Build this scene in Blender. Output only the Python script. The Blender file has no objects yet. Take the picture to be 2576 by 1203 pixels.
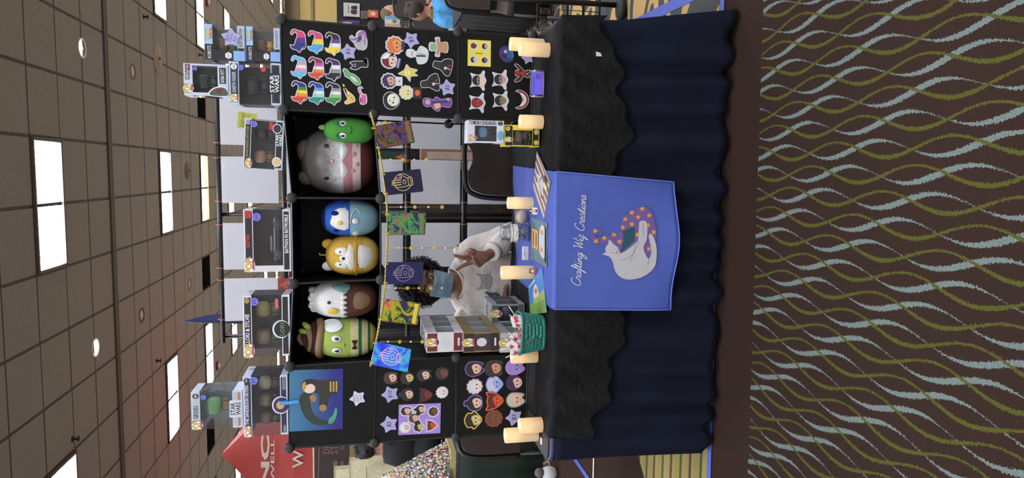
import bpy, bmesh, math, random
from mathutils import Vector, Matrix
from math import sin, cos, pi, radians as R
random.seed(7)
S = bpy.context.scene
COL = S.collection
# ---------------------------------------------------------------- camera (portrait photograph lying on its side: the camera is rolled 90 degrees)
CAM = Vector((.3091, -2.7236, 1.492)); YAW, PIT, ROLL, FPX = .098, .2092, -.0059, 1728.92
_fw = Vector((-sin(YAW), cos(YAW), 0)); _rt = Vector((cos(YAW), sin(YAW), 0)); _up = Vector((0, 0, 1))
FW = _fw*cos(PIT) - _up*sin(PIT); _u2 = _up*cos(PIT) + _fw*sin(PIT)
RT = _rt*cos(ROLL) + _u2*sin(ROLL); UP = _u2*cos(ROLL) - _rt*sin(ROLL)
cd = bpy.data.cameras.new('camera'); cam = bpy.data.objects.new('camera', cd); COL.objects.link(cam)
cd.sensor_fit = 'HORIZONTAL'; cd.sensor_width = 36; cd.lens = 36*FPX/2576; cd.clip_end = 200; cd.clip_start = .05
m3 = Matrix((-UP, RT, -FW)).transposed(); cam.matrix_world = Matrix.Translation(CAM) @ m3.to_4x4()
S.camera = cam
# ---------------------------------------------------------------- world, exposure
S.view_settings.view_transform = 'Standard'; S.view_settings.look = 'None'; S.view_settings.gamma = 1
S.view_settings.use_curve_mapping = False; S.view_settings.exposure = 0.0
w = bpy.data.worlds.new('hall_air'); S.world = w; w.use_nodes = True
w.node_tree.nodes['Background'].inputs[0].default_value = (1, .93, .84, 1); w.node_tree.nodes['Background'].inputs[1].default_value = .3
TROFFER = 34.0
CEIL = 4.32

# ---------------------------------------------------------------- pixel -> place
def ray(x, y): return FW + RT*(601.5 - y)/FPX - UP*(x - 1288)/FPX
def onZ(x, y, Z): d = ray(x, y); return CAM + d*((Z - CAM.z)/d.z)
def onY(x, y, Y): d = ray(x, y); return CAM + d*((Y - CAM.y)/d.y)
def onX(x, y, X): d = ray(x, y); return CAM + d*((X - CAM.x)/d.x)
def topx(P):
    d = Vector(P) - CAM; z = d.dot(FW); return (1288 - FPX*d.dot(UP)/z, 601.5 - FPX*d.dot(RT)/z, z)

# ---------------------------------------------------------------- materials
def lin(c): return tuple(((v/255)/12.92 if v/255 <= .04045 else ((v/255 + .055)/1.055)**2.4) for v in c[:3]) + (1,)
MATS = {}
def mat(name, rgb, rough=.6, metal=0., var=.12, scale=30., bump=0., bscale=None, emit=0., spec=.5, coat=0., sss=0., trans=0., alpha=1.):
    if name in MATS: return MATS[name]
    m = bpy.data.materials.new(name); m.use_nodes = True; MATS[name] = m
    nt = m.node_tree; b = nt.nodes['Principled BSDF']; N = nt.nodes.new; L = nt.links.new
    c = lin(rgb)
    b.inputs['Roughness'].default_value = rough; b.inputs['Metallic'].default_value = metal
    b.inputs['Specular IOR Level'].default_value = spec; b.inputs['Coat Weight'].default_value = coat
    b.inputs['Transmission Weight'].default_value = trans; b.inputs['Alpha'].default_value = alpha
    tc = N('ShaderNodeTexCoord')
    no = N('ShaderNodeTexNoise'); no.inputs['Scale'].default_value = scale; no.inputs['Detail'].default_value = 3
    L(tc.outputs['Object'], no.inputs['Vector'])
    r = N('ShaderNodeMapRange'); r.inputs[1].default_value = .3; r.inputs[2].default_value = .7
    r.inputs[3].default_value = 1 - var; r.inputs[4].default_value = 1 + var*.6
    L(no.outputs[0], r.inputs[0])
    mx = N('ShaderNodeMix'); mx.data_type = 'RGBA'; mx.blend_type = 'MULTIPLY'; mx.inputs[0].default_value = 1
    mx.inputs[6].default_value = c; L(r.outputs[0], mx.inputs[7]); L(mx.outputs[2], b.inputs['Base Color'])
    if emit: L(mx.outputs[2], b.inputs['Emission Color']); b.inputs['Emission Strength'].default_value = emit
    if bump:
        n2 = N('ShaderNodeTexNoise'); n2.inputs['Scale'].default_value = bscale or scale*4; n2.inputs['Detail'].default_value = 4
        L(tc.outputs['Object'], n2.inputs['Vector'])
        bp = N('ShaderNodeBump'); bp.inputs['Strength'].default_value = bump; bp.inputs['Distance'].default_value = .01
        L(n2.outputs[0], bp.inputs['Height']); L(bp.outputs[0], b.inputs['Normal'])
    return m
class NT:
    'tiny helper for node maths'
    def __init__(s, m): s.nt = m.node_tree
    def n(s, t, **k):
        o = s.nt.nodes.new(t)
        for a, v in k.items(): setattr(o, a, v)
        return o
    def l(s, a, b): s.nt.links.new(a, b)
    def m(s, op, *a):
        o = s.nt.nodes.new('ShaderNodeMath'); o.operation = op
        for i, v in enumerate(a):
            if isinstance(v, (int, float)): o.inputs[i].default_value = v
            else: s.l(v, o.inputs[i])
        return o.outputs[0]
    def mix(s, f, a, b):
        o = s.nt.nodes.new('ShaderNodeMix'); o.data_type = 'RGBA'
        for i, v in ((0, f), (6, a), (7, b)):
            if isinstance(v, (int, float, tuple)): o.inputs[i].default_value = v
            else: s.l(v, o.inputs[i])
        return o.outputs[2]

# ---------------------------------------------------------------- mesh builder (world coordinates)
ORG = {}
class MB:
    def __init__(s): s.v = []; s.f = []; s.m = []; s.s = []
    def add(s, vs, fs, mi=0, sm=False):
        o = len(s.v); s.v += [Vector(p) for p in vs]
        for f in fs: s.f.append([i + o for i in f]); s.m.append(mi); s.s.append(sm)
        return s
    def poly(s, pts, mi=0): return s.add(pts, [list(range(len(pts)))], mi)
    def box(s, c, d, mi=0, rot=None, bev=0):
        hx, hy, hz = [k/2 for k in d]; vs = [Vector((a*hx, b*hy, e*hz)) for a in (-1, 1) for b in (-1, 1) for e in (-1, 1)]
        if bev:
            bm = bmesh.new(); bmesh.ops.create_cube(bm, size=1)
            for v in bm.verts: v.co = Vector((v.co.x*d[0], v.co.y*d[1], v.co.z*d[2]))
            bmesh.ops.bevel(bm, geom=list(bm.edges), offset=bev, segments=2, affect='EDGES', profile=.6)
            bm.verts.index_update(); vs = [v.co.copy() for v in bm.verts]; fs = [[v.index for v in f.verts] for f in bm.faces]; bm.free()
        else: fs = [(0, 1, 3, 2), (4, 6, 7, 5), (0, 4, 5, 1), (2, 3, 7, 6), (0, 2, 6, 4), (1, 5, 7, 3)]
        if rot: vs = [rot @ v for v in vs]
        return s.add([v + Vector(c) for v in vs], fs, mi, False)
    def prism(s, pts, dv, mi=0, side=None):
        n = len(pts); dv = Vector(dv); a = [Vector(p) for p in pts]; b = [p + dv for p in a]
        s.add(a + b, [list(range(n))[::-1]], mi); s.f.append([len(s.v) - n + i for i in range(n)]); s.m.append(mi); s.s.append(False)
        o = len(s.v) - 2*n
        for i in range(n):
            j = (i + 1) % n; s.f.append([o + i, o + j, o + n + j, o + n + i]); s.m.append(mi if side is None else side); s.s.append(False)
        return s
    def tube(s, path, r, n=8, mi=0, caps=True, sm=True, closed=False):
        P = [Vector(p) for p in path]; k = len(P); rs = r if isinstance(r, (list, tuple)) else [r]*k
        vs = []; prev = None
        for i, p in enumerate(P):
            if closed: t = P[(i + 1) % k] - P[i - 1]
            else: t = P[min(i + 1, k - 1)] - P[max(i - 1, 0)]
            t = t.normalized() if t.length > 1e-9 else Vector((0, 0, 1))
            if prev is None:
                a = Vector((0, 0, 1)) if abs(t.z) < .9 else Vector((1, 0, 0)); u = t.cross(a).normalized()
            else: u = (prev - t*prev.dot(t)); u = u.normalized() if u.length > 1e-6 else t.orthogonal().normalized()
            prev = u; w_ = t.cross(u)
            vs += [p + (u*cos(2*pi*j/n) + w_*sin(2*pi*j/n))*rs[i] for j in range(n)]
        fs = []
        for i in range(k if closed else k - 1):
            for j in range(n):
                a, b = i*n + j, i*n + (j + 1) % n; i2 = (i + 1) % k
                fs.append((a, b, i2*n + (j + 1) % n, i2*n + j))
        s.add(vs, fs, mi, sm)
        if caps and not closed:
            o = len(s.v) - len(vs)
            s.f.append([o + j for j in range(n)][::-1]); s.f.append([o + (k - 1)*n + j for j in range(n)]); s.m += [mi, mi]; s.s += [False, False]
        return s
    def lathe(s, prof, o, n=24, mi=0, ax=None, sm=True, ex=1.):
        'profile (r, z) turned about the axis through o'
        M = ax or Matrix.Identity(3); vs = []; o = Vector(o)
        for r, z in prof:
            vs += [o + M @ Vector((r*cos(2*pi*j/n), r*ex*sin(2*pi*j/n), z)) for j in range(n)]
        fs = [(i*n + j, i*n + (j + 1) % n, (i + 1)*n + (j + 1) % n, (i + 1)*n + j) for i in range(len(prof) - 1) for j in range(n)]
        k = len(prof) - 1
        if prof[0][0] > 1e-6: fs.append(list(range(n))[::-1])
        if prof[k][0] > 1e-6: fs.append([k*n + j for j in range(n)])
        return s.add(vs, fs, mi, sm)
    def ell(s, c, r, nu=16, nv=10, mi=0, rot=None, p=1., q=1.):
        'super-ellipsoid'
        def sp(a, e): return math.copysign(abs(a)**e, a)
        vs = []; fs = []
        for i in range(nv + 1):
            th = -pi/2 + pi*i/nv
            for j in range(nu):
                ph = 2*pi*j/nu
                v = Vector((r[0]*sp(cos(th), q)*sp(cos(ph), p), r[1]*sp(cos(th), q)*sp(sin(ph), p), r[2]*sp(sin(th), q)))
                vs.append((rot @ v if rot else v) + Vector(c))
        for i in range(nv):
            for j in range(nu): fs.append((i*nu + j, i*nu + (j + 1) % nu, (i + 1)*nu + (j + 1) % nu, (i + 1)*nu + j))
        return s.add(vs, fs, mi, True)
    def grid(s, rows, mi=0, sm=True, cyc=False):
        k = len(rows[0]); vs = [p for r in rows for p in r]
        fs = [(i*k + j, i*k + (j + 1) % k, (i + 1)*k + (j + 1) % k, (i + 1)*k + j) for i in range(len(rows) - 1) for j in range(k if cyc else k - 1)]
        return s.add(vs, fs, mi, sm)
    def build(s, name, mats, parent=None, org=None):
        if not isinstance(mats, (list, tuple)): mats = [mats]
        if parent: o = ORG[parent.name]
        elif org: o = Vector(org)
        else:
            n = len(s.v); o = Vector((sum(p.x for p in s.v)/n, sum(p.y for p in s.v)/n, min(p.z for p in s.v)))
        me = bpy.data.meshes.new(name); me.from_pydata([tuple(p - o) for p in s.v], [], s.f)
        for m in mats: me.materials.append(m)
        me.polygons.foreach_set('material_index', s.m); me.polygons.foreach_set('use_smooth', s.s)
        me.validate(); me.update()
        ob = bpy.data.objects.new(name, me); COL.objects.link(ob)
        if parent: ob.parent = parent
        else: ob.location = o
        ORG[ob.name] = o.copy(); return ob
def tag(o, label=None, cat=None, group=None, kind=None):
    if label: o['label'] = label
    if cat: o['category'] = cat
    if group: o['group'] = group
    if kind: o['kind'] = kind
    return o
def thing(name, label, cat, loc, group=None):
    o = bpy.data.objects.new(name, None); COL.objects.link(o); o.location = loc; o.empty_display_size = .05
    ORG[o.name] = Vector(loc); return tag(o, label, cat, group)
def mod(o, t, **k):
    m = o.modifiers.new(t.lower(), t)
    for a, v in k.items(): setattr(m, a, v)
    return o

# ---------------------------------------------------------------- flat print: 2-D shapes mapped on a real surface
def catmull(pts, n=4, closed=True):
    out = []; k = len(pts)
    for i in range(k if closed else k - 1):
        if closed: p0, p1, p2, p3 = [pts[(i + j - 1) % k] for j in range(4)]
        else: p0, p1, p2, p3 = [pts[min(max(i + j - 1, 0), k - 1)] for j in range(4)]
        for j in range(n):
            t = j/n
            out.append(tuple(.5*((2*p1[a]) + (-p0[a] + p2[a])*t + (2*p0[a] - 5*p1[a] + 4*p2[a] - p3[a])*t*t + (-p0[a] + 3*p1[a] - 3*p2[a] + p3[a])*t**3) for a in (0, 1)))
    if not closed: out.append(tuple(pts[-1]))
    return out
def area2(p): return sum(p[i][0]*p[(i + 1) % len(p)][1] - p[(i + 1) % len(p)][0]*p[i][1] for i in range(len(p)))/2
def offset(p, d):
    if area2(p) < 0: p = p[::-1]
    out = []; n = len(p)
    for i in range(n):
        a, b, c = p[i - 1], p[i], p[(i + 1) % n]
        e1 = Vector((b[0] - a[0], b[1] - a[1])); e2 = Vector((c[0] - b[0], c[1] - b[1]))
        if e1.length < 1e-9 or e2.length < 1e-9: continue
        n1 = Vector((e1.y, -e1.x)).normalized(); n2 = Vector((e2.y, -e2.x)).normalized()
        m_ = n1 + n2; m_ = m_.normalized() if m_.length > 1e-6 else n1
        k = d/max(.55, m_.dot(n1)); out.append((b[0] + m_.x*k, b[1] + m_.y*k))
    return out
def circ(x, y, r, n=14, ry=None, a=0):
    ry = ry or r
    return [(x + r*cos(t)*cos(a) - ry*sin(t)*sin(a), y + r*cos(t)*sin(a) + ry*sin(t)*cos(a)) for t in [2*pi*i/n for i in range(n)]]
def rect(x0, y0, x1, y1): return [(x0, y0), (x1, y0), (x1, y1), (x0, y1)]
def rrect(x0, y0, x1, y1, r, n=4):
    out = []
    for cx, cy, a0 in ((x1 - r, y0 + r, -pi/2), (x1 - r, y1 - r, 0), (x0 + r, y1 - r, pi/2), (x0 + r, y0 + r, pi)):
        out += [(cx + r*cos(a0 + pi/2*i/n), cy + r*sin(a0 + pi/2*i/n)) for i in range(n + 1)]
    return out
def starp(x, y, r, ri=.55, rot=0, n=5):
    pts = []
    for i in range(2*n):
        a = rot + pi/2 + pi*i/n; k = r if i % 2 == 0 else r*ri
        pts.append((x + k*cos(a), y + k*sin(a)))
    return pts
def clip(p, ax, lo, hi):
    def cut(q, f, inter):
        out = []
        for i in range(len(q)):
            a, b = q[i - 1], q[i]
            if f(b):
                if not f(a): out.append(inter(a, b))
                out.append(b)
            elif f(a): out.append(inter(a, b))
        return out
    def it(v):
        def g(a, b):
            t = (v - a[ax])/(b[ax] - a[ax]); return (a[0] + t*(b[0] - a[0]), a[1] + t*(b[1] - a[1]))
        return g
    p = cut(p, lambda q: q[ax] >= lo, it(lo)) if p else p
    return cut(p, lambda q: q[ax] <= hi, it(hi)) if p else p
class Flat:
    'a flat surface: (u right, v up, d out) -> world'
    def __init__(s, o, r, u): s.o = Vector(o); s.r = Vector(r); s.u = Vector(u); s.n = s.r.cross(s.u).normalized()
    def __call__(s, u, v, d=0): return s.o + s.r*u + s.u*v + s.n*d
    def sub(s, u, v, sc=1., a=0.):
        return Flat(s(u, v), (s.r*cos(a) + s.u*sin(a))*sc, (s.u*cos(a) - s.r*sin(a))*sc)
def pflat(px, py, Y, a=0, per=1.):
    'surface facing the aisle at depth Y, origin under pixel (px, py), one unit = per pixels there'
    o = onY(px, py, Y); s = (onY(px, py - 1, Y) - o).length*per
    f = Flat(o, Vector((s, 0, 0)), Vector((0, 0, s)))
    return f.sub(0, 0, 1, a) if a else f
def ink(mb, F, p, mi, d): mb.poly([F(q[0], q[1], d) for q in (p if area2(p) > 0 else p[::-1])], mi)
def ribbon(mb, F, pts, wd, mi, d):
    k = len(pts); L_, R_ = [], []
    for i in range(k):
        a, b = pts[max(i - 1, 0)], pts[min(i + 1, k - 1)]; t = Vector((b[0] - a[0], b[1] - a[1]))
        t = t.normalized() if t.length > 1e-9 else Vector((1, 0)); h = wd/2
        L_.append(F(pts[i][0] - t.y*h, pts[i][1] + t.x*h, d)); R_.append(F(pts[i][0] + t.y*h, pts[i][1] - t.x*h, d))
    mb.grid([R_, L_], mi, False)
_TX = {}
def glyphs(s, bold, res=2):
    k = (s, bold)
    if k not in _TX:
        c = bpy.data.curves.new('lettering', 'FONT'); c.body = s; c.resolution_u = res; c.fill_mode = 'FRONT'; c.offset = bold
        o = bpy.data.objects.new('lettering', c); COL.objects.link(o)
        dg = bpy.context.evaluated_depsgraph_get(); me = o.evaluated_get(dg).to_mesh()
        vs = [(v.co.x, v.co.y) for v in me.vertices]; fs = [list(p.vertices) for p in me.polygons]
        o.evaluated_get(dg).to_mesh_clear(); bpy.data.objects.remove(o); bpy.data.curves.remove(c)
        _TX[k] = (vs, fs)
    return _TX[k]
def text(mb, F, s, u0, v0, u1, v1, mi, d, bold=.0, shear=0.):
    vs, fs = glyphs(s, bold)
    if not vs: return
    x0 = min(p[0] for p in vs); x1 = max(p[0] for p in vs); y0 = min(p[1] for p in vs); y1 = max(p[1] for p in vs)
    q = []
    for x, y in vs:
        a, b = (x - x0)/(x1 - x0), (y - y0)/(y1 - y0); q.append(F(u0 + (u1 - u0)*a + shear*b*(v1 - v0), v0 + (v1 - v0)*b, d))
    mb.add(q, fs, mi)
# ================================================================ the hall
def carpet():
    m = bpy.data.materials.new('wave_carpet'); m.use_nodes = True; T = NT(m); b = m.node_tree.nodes['Principled BSDF']
    b.inputs['Roughness'].default_value = .95; b.inputs['Specular IOR Level'].default_value = .1
    g = T.n('ShaderNodeNewGeometry'); nz = T.n('ShaderNodeTexNoise'); nz.inputs['Scale'].default_value = 170; nz.inputs['Detail'].default_value = 2
    T.l(g.outputs['Position'], nz.inputs['Vector'])
    sp = T.n('ShaderNodeSeparateXYZ'); T.l(g.outputs['Position'], sp.inputs[0])
    sn = T.n('ShaderNodeSeparateColor'); T.l(nz.outputs['Color'], sn.inputs[0])
    x = T.m('ADD', sp.outputs[0], T.m('MULTIPLY', T.m('SUBTRACT', sn.outputs[0], .5), .017)); y = T.m('ADD', sp.outputs[1], T.m('MULTIPLY', T.m('SUBTRACT', sn.outputs[1], .5), .017))
    s, L = .0757, .454
    k = T.m('ROUND', T.m('DIVIDE', T.m('SUBTRACT', x, .775), s)); xl = T.m('SUBTRACT', T.m('SUBTRACT', x, .775), T.m('MULTIPLY', k, s))
    yl = T.m('ADD', T.m('ADD', y, .59), T.m('MULTIPLY', k, .1135)); ph = T.m('MULTIPLY', yl, 2*pi/L)
    dw = T.m('ABSOLUTE', T.m('SUBTRACT', xl, T.m('MULTIPLY', T.m('COSINE', ph), .0245)))
    ww = T.m('ADD', .0052, T.m('MULTIPLY', T.m('SINE', ph), .0042)); iw = T.m('LESS_THAN', dw, ww)
    p2 = T.m('ADD', ph, .5)
    do = T.m('ABSOLUTE', T.m('ADD', xl, T.m('MULTIPLY', T.m('COSINE', p2), .026))); wo = T.m('ADD', .0047, T.m('MULTIPLY', T.m('COSINE', p2), .0014))
    io = T.m('LESS_THAN', do, wo)
    zone = T.m('LESS_THAN', T.m('ADD', y, T.m('MULTIPLY', x, -.028)), -.303)
    base = T.mix(sn.outputs[2], lin((40, 28, 22)), lin((54, 38, 31)))
    c = T.mix(T.m('MULTIPLY', iw, zone), base, T.mix(sn.outputs[2], lin((78, 88, 84)), lin((118, 128, 122))))
    c = T.mix(T.m('MULTIPLY', io, zone), c, T.mix(sn.outputs[2], lin((60, 60, 20)), lin((88, 86, 36))))
    T.l(c, b.inputs['Base Color'])
    bp = T.n('ShaderNodeBump'); bp.inputs['Strength'].default_value = .6; bp.inputs['Distance'].default_value = .004
    n2 = T.n('ShaderNodeTexNoise'); n2.inputs['Scale'].default_value = 420; T.l(g.outputs['Position'], n2.inputs['Vector']); T.l(n2.outputs[0], bp.inputs['Height']); T.l(bp.outputs[0], b.inputs['Normal'])
    return m
def swoosh():
    m = bpy.data.materials.new('swoosh_carpet'); m.use_nodes = True; T = NT(m); b = m.node_tree.nodes['Principled BSDF']; b.inputs['Roughness'].default_value = .95
    g = T.n('ShaderNodeNewGeometry'); mp = T.n('ShaderNodeMapping'); mp.inputs['Scale'].default_value = (.9, 1.5, 1); mp.inputs['Rotation'].default_value = (0, 0, .25)
    T.l(g.outputs['Position'], mp.inputs[0]); wv = T.n('ShaderNodeTexNoise'); wv.inputs['Scale'].default_value = 1.9; wv.inputs['Detail'].default_value = 0; wv.inputs['Distortion'].default_value = .8
    T.l(mp.outputs[0], wv.inputs['Vector']); f = T.m('GREATER_THAN', T.m('SINE', T.m('MULTIPLY', wv.outputs[0], 26.)), .25)
    nz = T.n('ShaderNodeTexNoise'); nz.inputs['Scale'].default_value = 260; T.l(g.outputs['Position'], nz.inputs['Vector'])
    T.l(T.mix(f, T.mix(nz.outputs[0], lin((45, 46, 44)), lin((74, 76, 70))), T.mix(nz.outputs[0], lin((150, 118, 66)), lin((196, 160, 98)))), b.inputs['Base Color'])
    return m
def stripes():
    m = bpy.data.materials.new('stripe_carpet'); m.use_nodes = True; T = NT(m); b = m.node_tree.nodes['Principled BSDF']; b.inputs['Roughness'].default_value = .95
    g = T.n('ShaderNodeNewGeometry'); sp = T.n('ShaderNodeSeparateXYZ'); T.l(g.outputs['Position'], sp.inputs[0])
    cr = T.n('ShaderNodeValToRGB'); cr.color_ramp.interpolation = 'CONSTANT'
    cols = [(0, (150, 140, 70)), (.2, (60, 66, 34)), (.32, (140, 135, 62)), (.5, (166, 120, 70)), (.6, (150, 142, 74)), (.72, (50, 58, 32)), (.84, (168, 124, 74))]
    cr.color_ramp.elements[0].color = lin(cols[0][1]); cr.color_ramp.elements[1].position = cols[1][0]; cr.color_ramp.elements[1].color = lin(cols[1][1])
    for p, c in cols[2:]: e = cr.color_ramp.elements.new(p); e.color = lin(c)
    T.l(T.m('FRACT', T.m('DIVIDE', sp.outputs[1], .2)), cr.inputs[0])
    nz = T.n('ShaderNodeTexNoise'); nz.inputs['Scale'].default_value = 300; T.l(g.outputs['Position'], nz.inputs['Vector'])
    T.l(T.mix(T.m('MULTIPLY', nz.outputs[0], .5), cr.outputs[0], lin((70, 62, 36))), b.inputs['Base Color']); return m
def cells():
    m = bpy.data.materials.new('scroll_carpet'); m.use_nodes = True; T = NT(m); b = m.node_tree.nodes['Principled BSDF']; b.inputs['Roughness'].default_value = .95
    g = T.n('ShaderNodeNewGeometry'); sp = T.n('ShaderNodeSeparateXYZ'); T.l(g.outputs['Position'], sp.inputs[0])
    a = T.m('ADD', T.m('MULTIPLY', sp.outputs[0], 38.), T.m('MULTIPLY', T.m('SINE', T.m('MULTIPLY', sp.outputs[1], 16.)), 1.6))
    f = T.m('LESS_THAN', T.m('ABSOLUTE', T.m('SINE', a)), .3)
    T.l(T.mix(f, lin((62, 42, 32)), lin((140, 128, 88))), b.inputs['Base Color']); return m

X0, X1, Y0, Y1 = -13., 13., -6.8, 24.
MB().box(((X0 + X1)/2, (Y0 + Y1)/2, -.05), (X1 - X0, Y1 - Y0, .1)).build('floor', carpet()).update_tag()
fl = bpy.data.objects['floor']; tag(fl, 'dark brown carpet with woven pale and olive wavy strands', kind='structure')
MB().poly([(.2, .06, .003), (9, .06, .003), (9, 2.6, .003), (.2, 2.6, .003)]).build('floor_inlay', swoosh(), fl)
MB().poly([(-6, -.02, .003), (-.5, -.02, .003), (-.5, .95, .003), (-1.1, .95, .003), (-1.75, .25, .003), (-6, .25, .003)]).build('floor_inlay', stripes(), fl)
MB().poly([(-9, 2.6, .003), (9, 2.6, .003), (9, 5, .003), (-9, 5, .003)]).build('floor_inlay', cells(), fl)
M_sand = mat('sand_bounce_carpet', (206, 194, 174), .95, var=.1, scale=200, spec=.1)
MB().poly([(X0, 5, .003), (X1, 5, .003), (X1, Y1, .003), (X0, Y1, .003)]).build('floor_inlay', mat('buff_bounce_carpet', (150, 140, 124), .95, var=.1, scale=200, spec=.1), fl)  # pale far carpet, added to throw light up onto the ceiling
MB().poly([(X0, Y0, .003), (X1, Y0, .003), (X1, -3.2, .003), (X0, -3.2, .003)]).build('floor_inlay', M_sand, fl)  # unseen light carpet added behind the camera as a bounce surface
M_tape = mat('blue_tape', (62, 76, 160), .5, var=.06)
tag(MB().prism([(-6, -.185, .004), (9, .245, .004), (9, .282, .004), (-6, -.148, .004)], (0, 0, .0006)).build('floor_tape', M_tape), 'long straight strip of blue floor tape in front of the skirted table', 'tape')
a, b_ = onZ(1594, 62, .005), onZ(1738, -10, .005); d_ = (b_ - a).normalized(); n_ = Vector((-d_.y, d_.x, 0))*.028
tag(MB().prism([a - d_*.6 - n_, b_ + d_*.5 - n_, b_ + d_*.5 + n_, a - d_*.6 + n_], (0, 0, .0006)).build('floor_tape', M_tape), 'short slanting strip of blue tape on the grey and tan carpet', 'tape')
a, b_ = onZ(1450, 1162, .005), onZ(1483, 1210, .005); d_ = (b_ - a).normalized(); n_ = Vector((-d_.y, d_.x, 0))*.02
tag(MB().prism([a - d_*.8 - n_, b_ + d_*.5 - n_, b_ + d_*.5 + n_, a - d_*.8 + n_], (0, 0, .0006)).build('floor_tape', M_tape), 'slanting strip of blue tape on the floor left of the skirted table', 'tape')
a, b_ = onZ(1493, 1150, .005), onZ(1493, 1215, .005)
tag(MB().prism([a + Vector((.2, -.012, 0)), b_ + Vector((-.6, -.012, 0)), b_ + Vector((-.6, .012, 0)), a + Vector((.2, .012, 0))], (0, 0, .0006)).build('floor_tape', mat('white_tape', (200, 196, 185), .6)), 'thin white strip of tape on the floor left of the skirted table', 'tape')

M_wall = mat('tan_wall', (172, 148, 88), .85, var=.06, scale=3, bump=.05); M_wall2 = mat('cream_wall', (240, 236, 230), .85, var=.05, scale=3); M_trim = mat('tan_trim', (120, 104, 72), .7, var=.05)
for nm, c, d in (('wall_back', ((X0 + X1)/2, Y1 + .1, CEIL/2), (X1 - X0, .2, CEIL)), ('wall_left', (X0 - .1, (Y0 + Y1)/2, CEIL/2), (.2, Y1 - Y0, CEIL)),
                 ('wall_right', (X1 + .1, (Y0 + Y1)/2, CEIL/2), (.2, Y1 - Y0, CEIL)), ('wall_front_bounce', ((X0 + X1)/2, Y0 - .1, CEIL/2), (X1 - X0, .2, CEIL))):  # front wall is unseen, set close behind the camera as pale bounce fill
    tag(MB().box(c, d).build(nm, M_wall if nm == 'wall_back' else M_wall2), 'hall wall, tan where seen, pale to bounce light where unseen', kind='structure')
tag(MB().box((0, Y1 - .03, CEIL - .25), (X1 - X0, .06, .5)).box((0, Y1 - .06, CEIL - .95), (X1 - X0, .05, .09)).build('trim_1', M_trim), 'tan crown moulding at the top of the far wall', kind='structure')

# ceiling: each tile in view its own slab between metal tees
G, GX, GY = .607, -.04, 5.84
M_tile = mat('ceiling_tile', (156, 148, 142), .95, var=.1, scale=55, bump=.25, bscale=240); M_tee = mat('ceiling_tee', (70, 64, 58), .6, var=.05)
M_dark = mat('vent_black', (26, 24, 22), .7)
ceil = tag(MB().box(((X0 + X1)/2, (Y0 + Y1)/2, CEIL + .09), (X1 - X0, Y1 - Y0, .1)).build('ceiling', mat('ceiling_deck', (60, 54, 48), .9)), 'brown grey suspended ceiling of square tiles in a metal grid', kind='structure')
YL = [GY + .05 + G*k for k in range(0, 40)]; YN = [GY - .05 - G*k for k in range(0, 40)]
ys = sorted(set(round(y, 4) for y in YL + YN)); xs = [GX + G*k for k in range(-30, 31)]
xs = [x for x in xs if X0 < x < X1]; ys = [y for y in ys if Y0 < y < Y1]
lights = []
rows = [YN[3]] + [YN[3] - 4*G*k for k in range(1, 7)] + [YL[4 - 1] + 4*G*k for k in range(0, 7)]   # near edge of each lamp row
rows = [y for y in rows if Y0 < y < Y1 - 1]
def cellx(c): return GX - G + 5*G*c                                        # lamps stand five tiles apart
skip = set()
for c in (-3, -2, -1, 0, 1, 2, 3, 4):
    for y in rows:
        x = cellx(c)
        if X0 + .5 < x < X1 - 1.5:
            lights.append((x + G, y + G/2)); skip.add((round(x, 2), round(y, 2))); skip.add((round(x + G, 2), round(y, 2)))
vents = []
for px in ((503, 275), (514, 686), (527, 1124)):
    p = onZ(*px, CEIL); x = min(xs, key=lambda q: abs(q + G/2 - p.x)); y = min(ys, key=lambda q: abs(q + G/2 - p.y))
    if (round(x, 2), round(y, 2)) in skip: continue
    vents.append((x, y)); skip.add((round(x, 2), round(y, 2)))
tiles = []
for i, x in enumerate(xs[:-1]):
    for y, y2 in zip(ys[:-1], ys[1:]):
        if y2 - y < .5 or (round(x, 2), round(y, 2)) in skip: continue
        c = Vector((x + G/2, y + G/2, CEIL)); u, v, z = topx(c)
        tiles.append((0 if z > 0 and -60 < u < 735 and -60 < v < 1263 else 1, z, c))
tiles.sort(key=lambda t: (t[0], t[1]))
tm = None
rest = MB()
for k, (o_, z, c) in enumerate(tiles):
    if k < 290 and o_ == 0:
        if tm is None:
            ob = MB().box(c + Vector((0, 0, .004)), (G - .03, G - .03, .016)).build('ceiling_tile', M_tile, ceil); tm = ob.data
            oc = c
        else:
            ob = bpy.data.objects.new('ceiling_tile', tm); COL.objects.link(ob); ob.parent = ceil; ob.location = c - oc + Vector((0, 0, random.uniform(-.002, .002)))
    else: rest.box(c + Vector((0, 0, .004)), (G - .03, G - .03, .016))
tag(rest.build('far_ceiling_tiles', M_tile, ceil), kind='stuff')
tee = MB()
for x in xs: tee.box((x, (Y0 + Y1)/2, CEIL + .0075), (.03, Y1 - Y0, .014))
for y in ys: tee.box(((X0 + X1)/2, y, CEIL + .0075), (X1 - X0, .026, .013))
tag(tee.build('tee_grid', M_tee, ceil), kind='stuff')
tag(MB().box((0, GY - .03, CEIL + .0), (X1 - X0, .045, .05)).box((0, GY + .03, CEIL + .0), (X1 - X0, .045, .05)).box((0, GY, CEIL + .012), (X1 - X0, .03, .03)).build('trim_2', mat('partition_track', (92, 84, 76), .5, metal=.2)), 'wide grey metal track crossing the ceiling', kind='structure')

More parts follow.
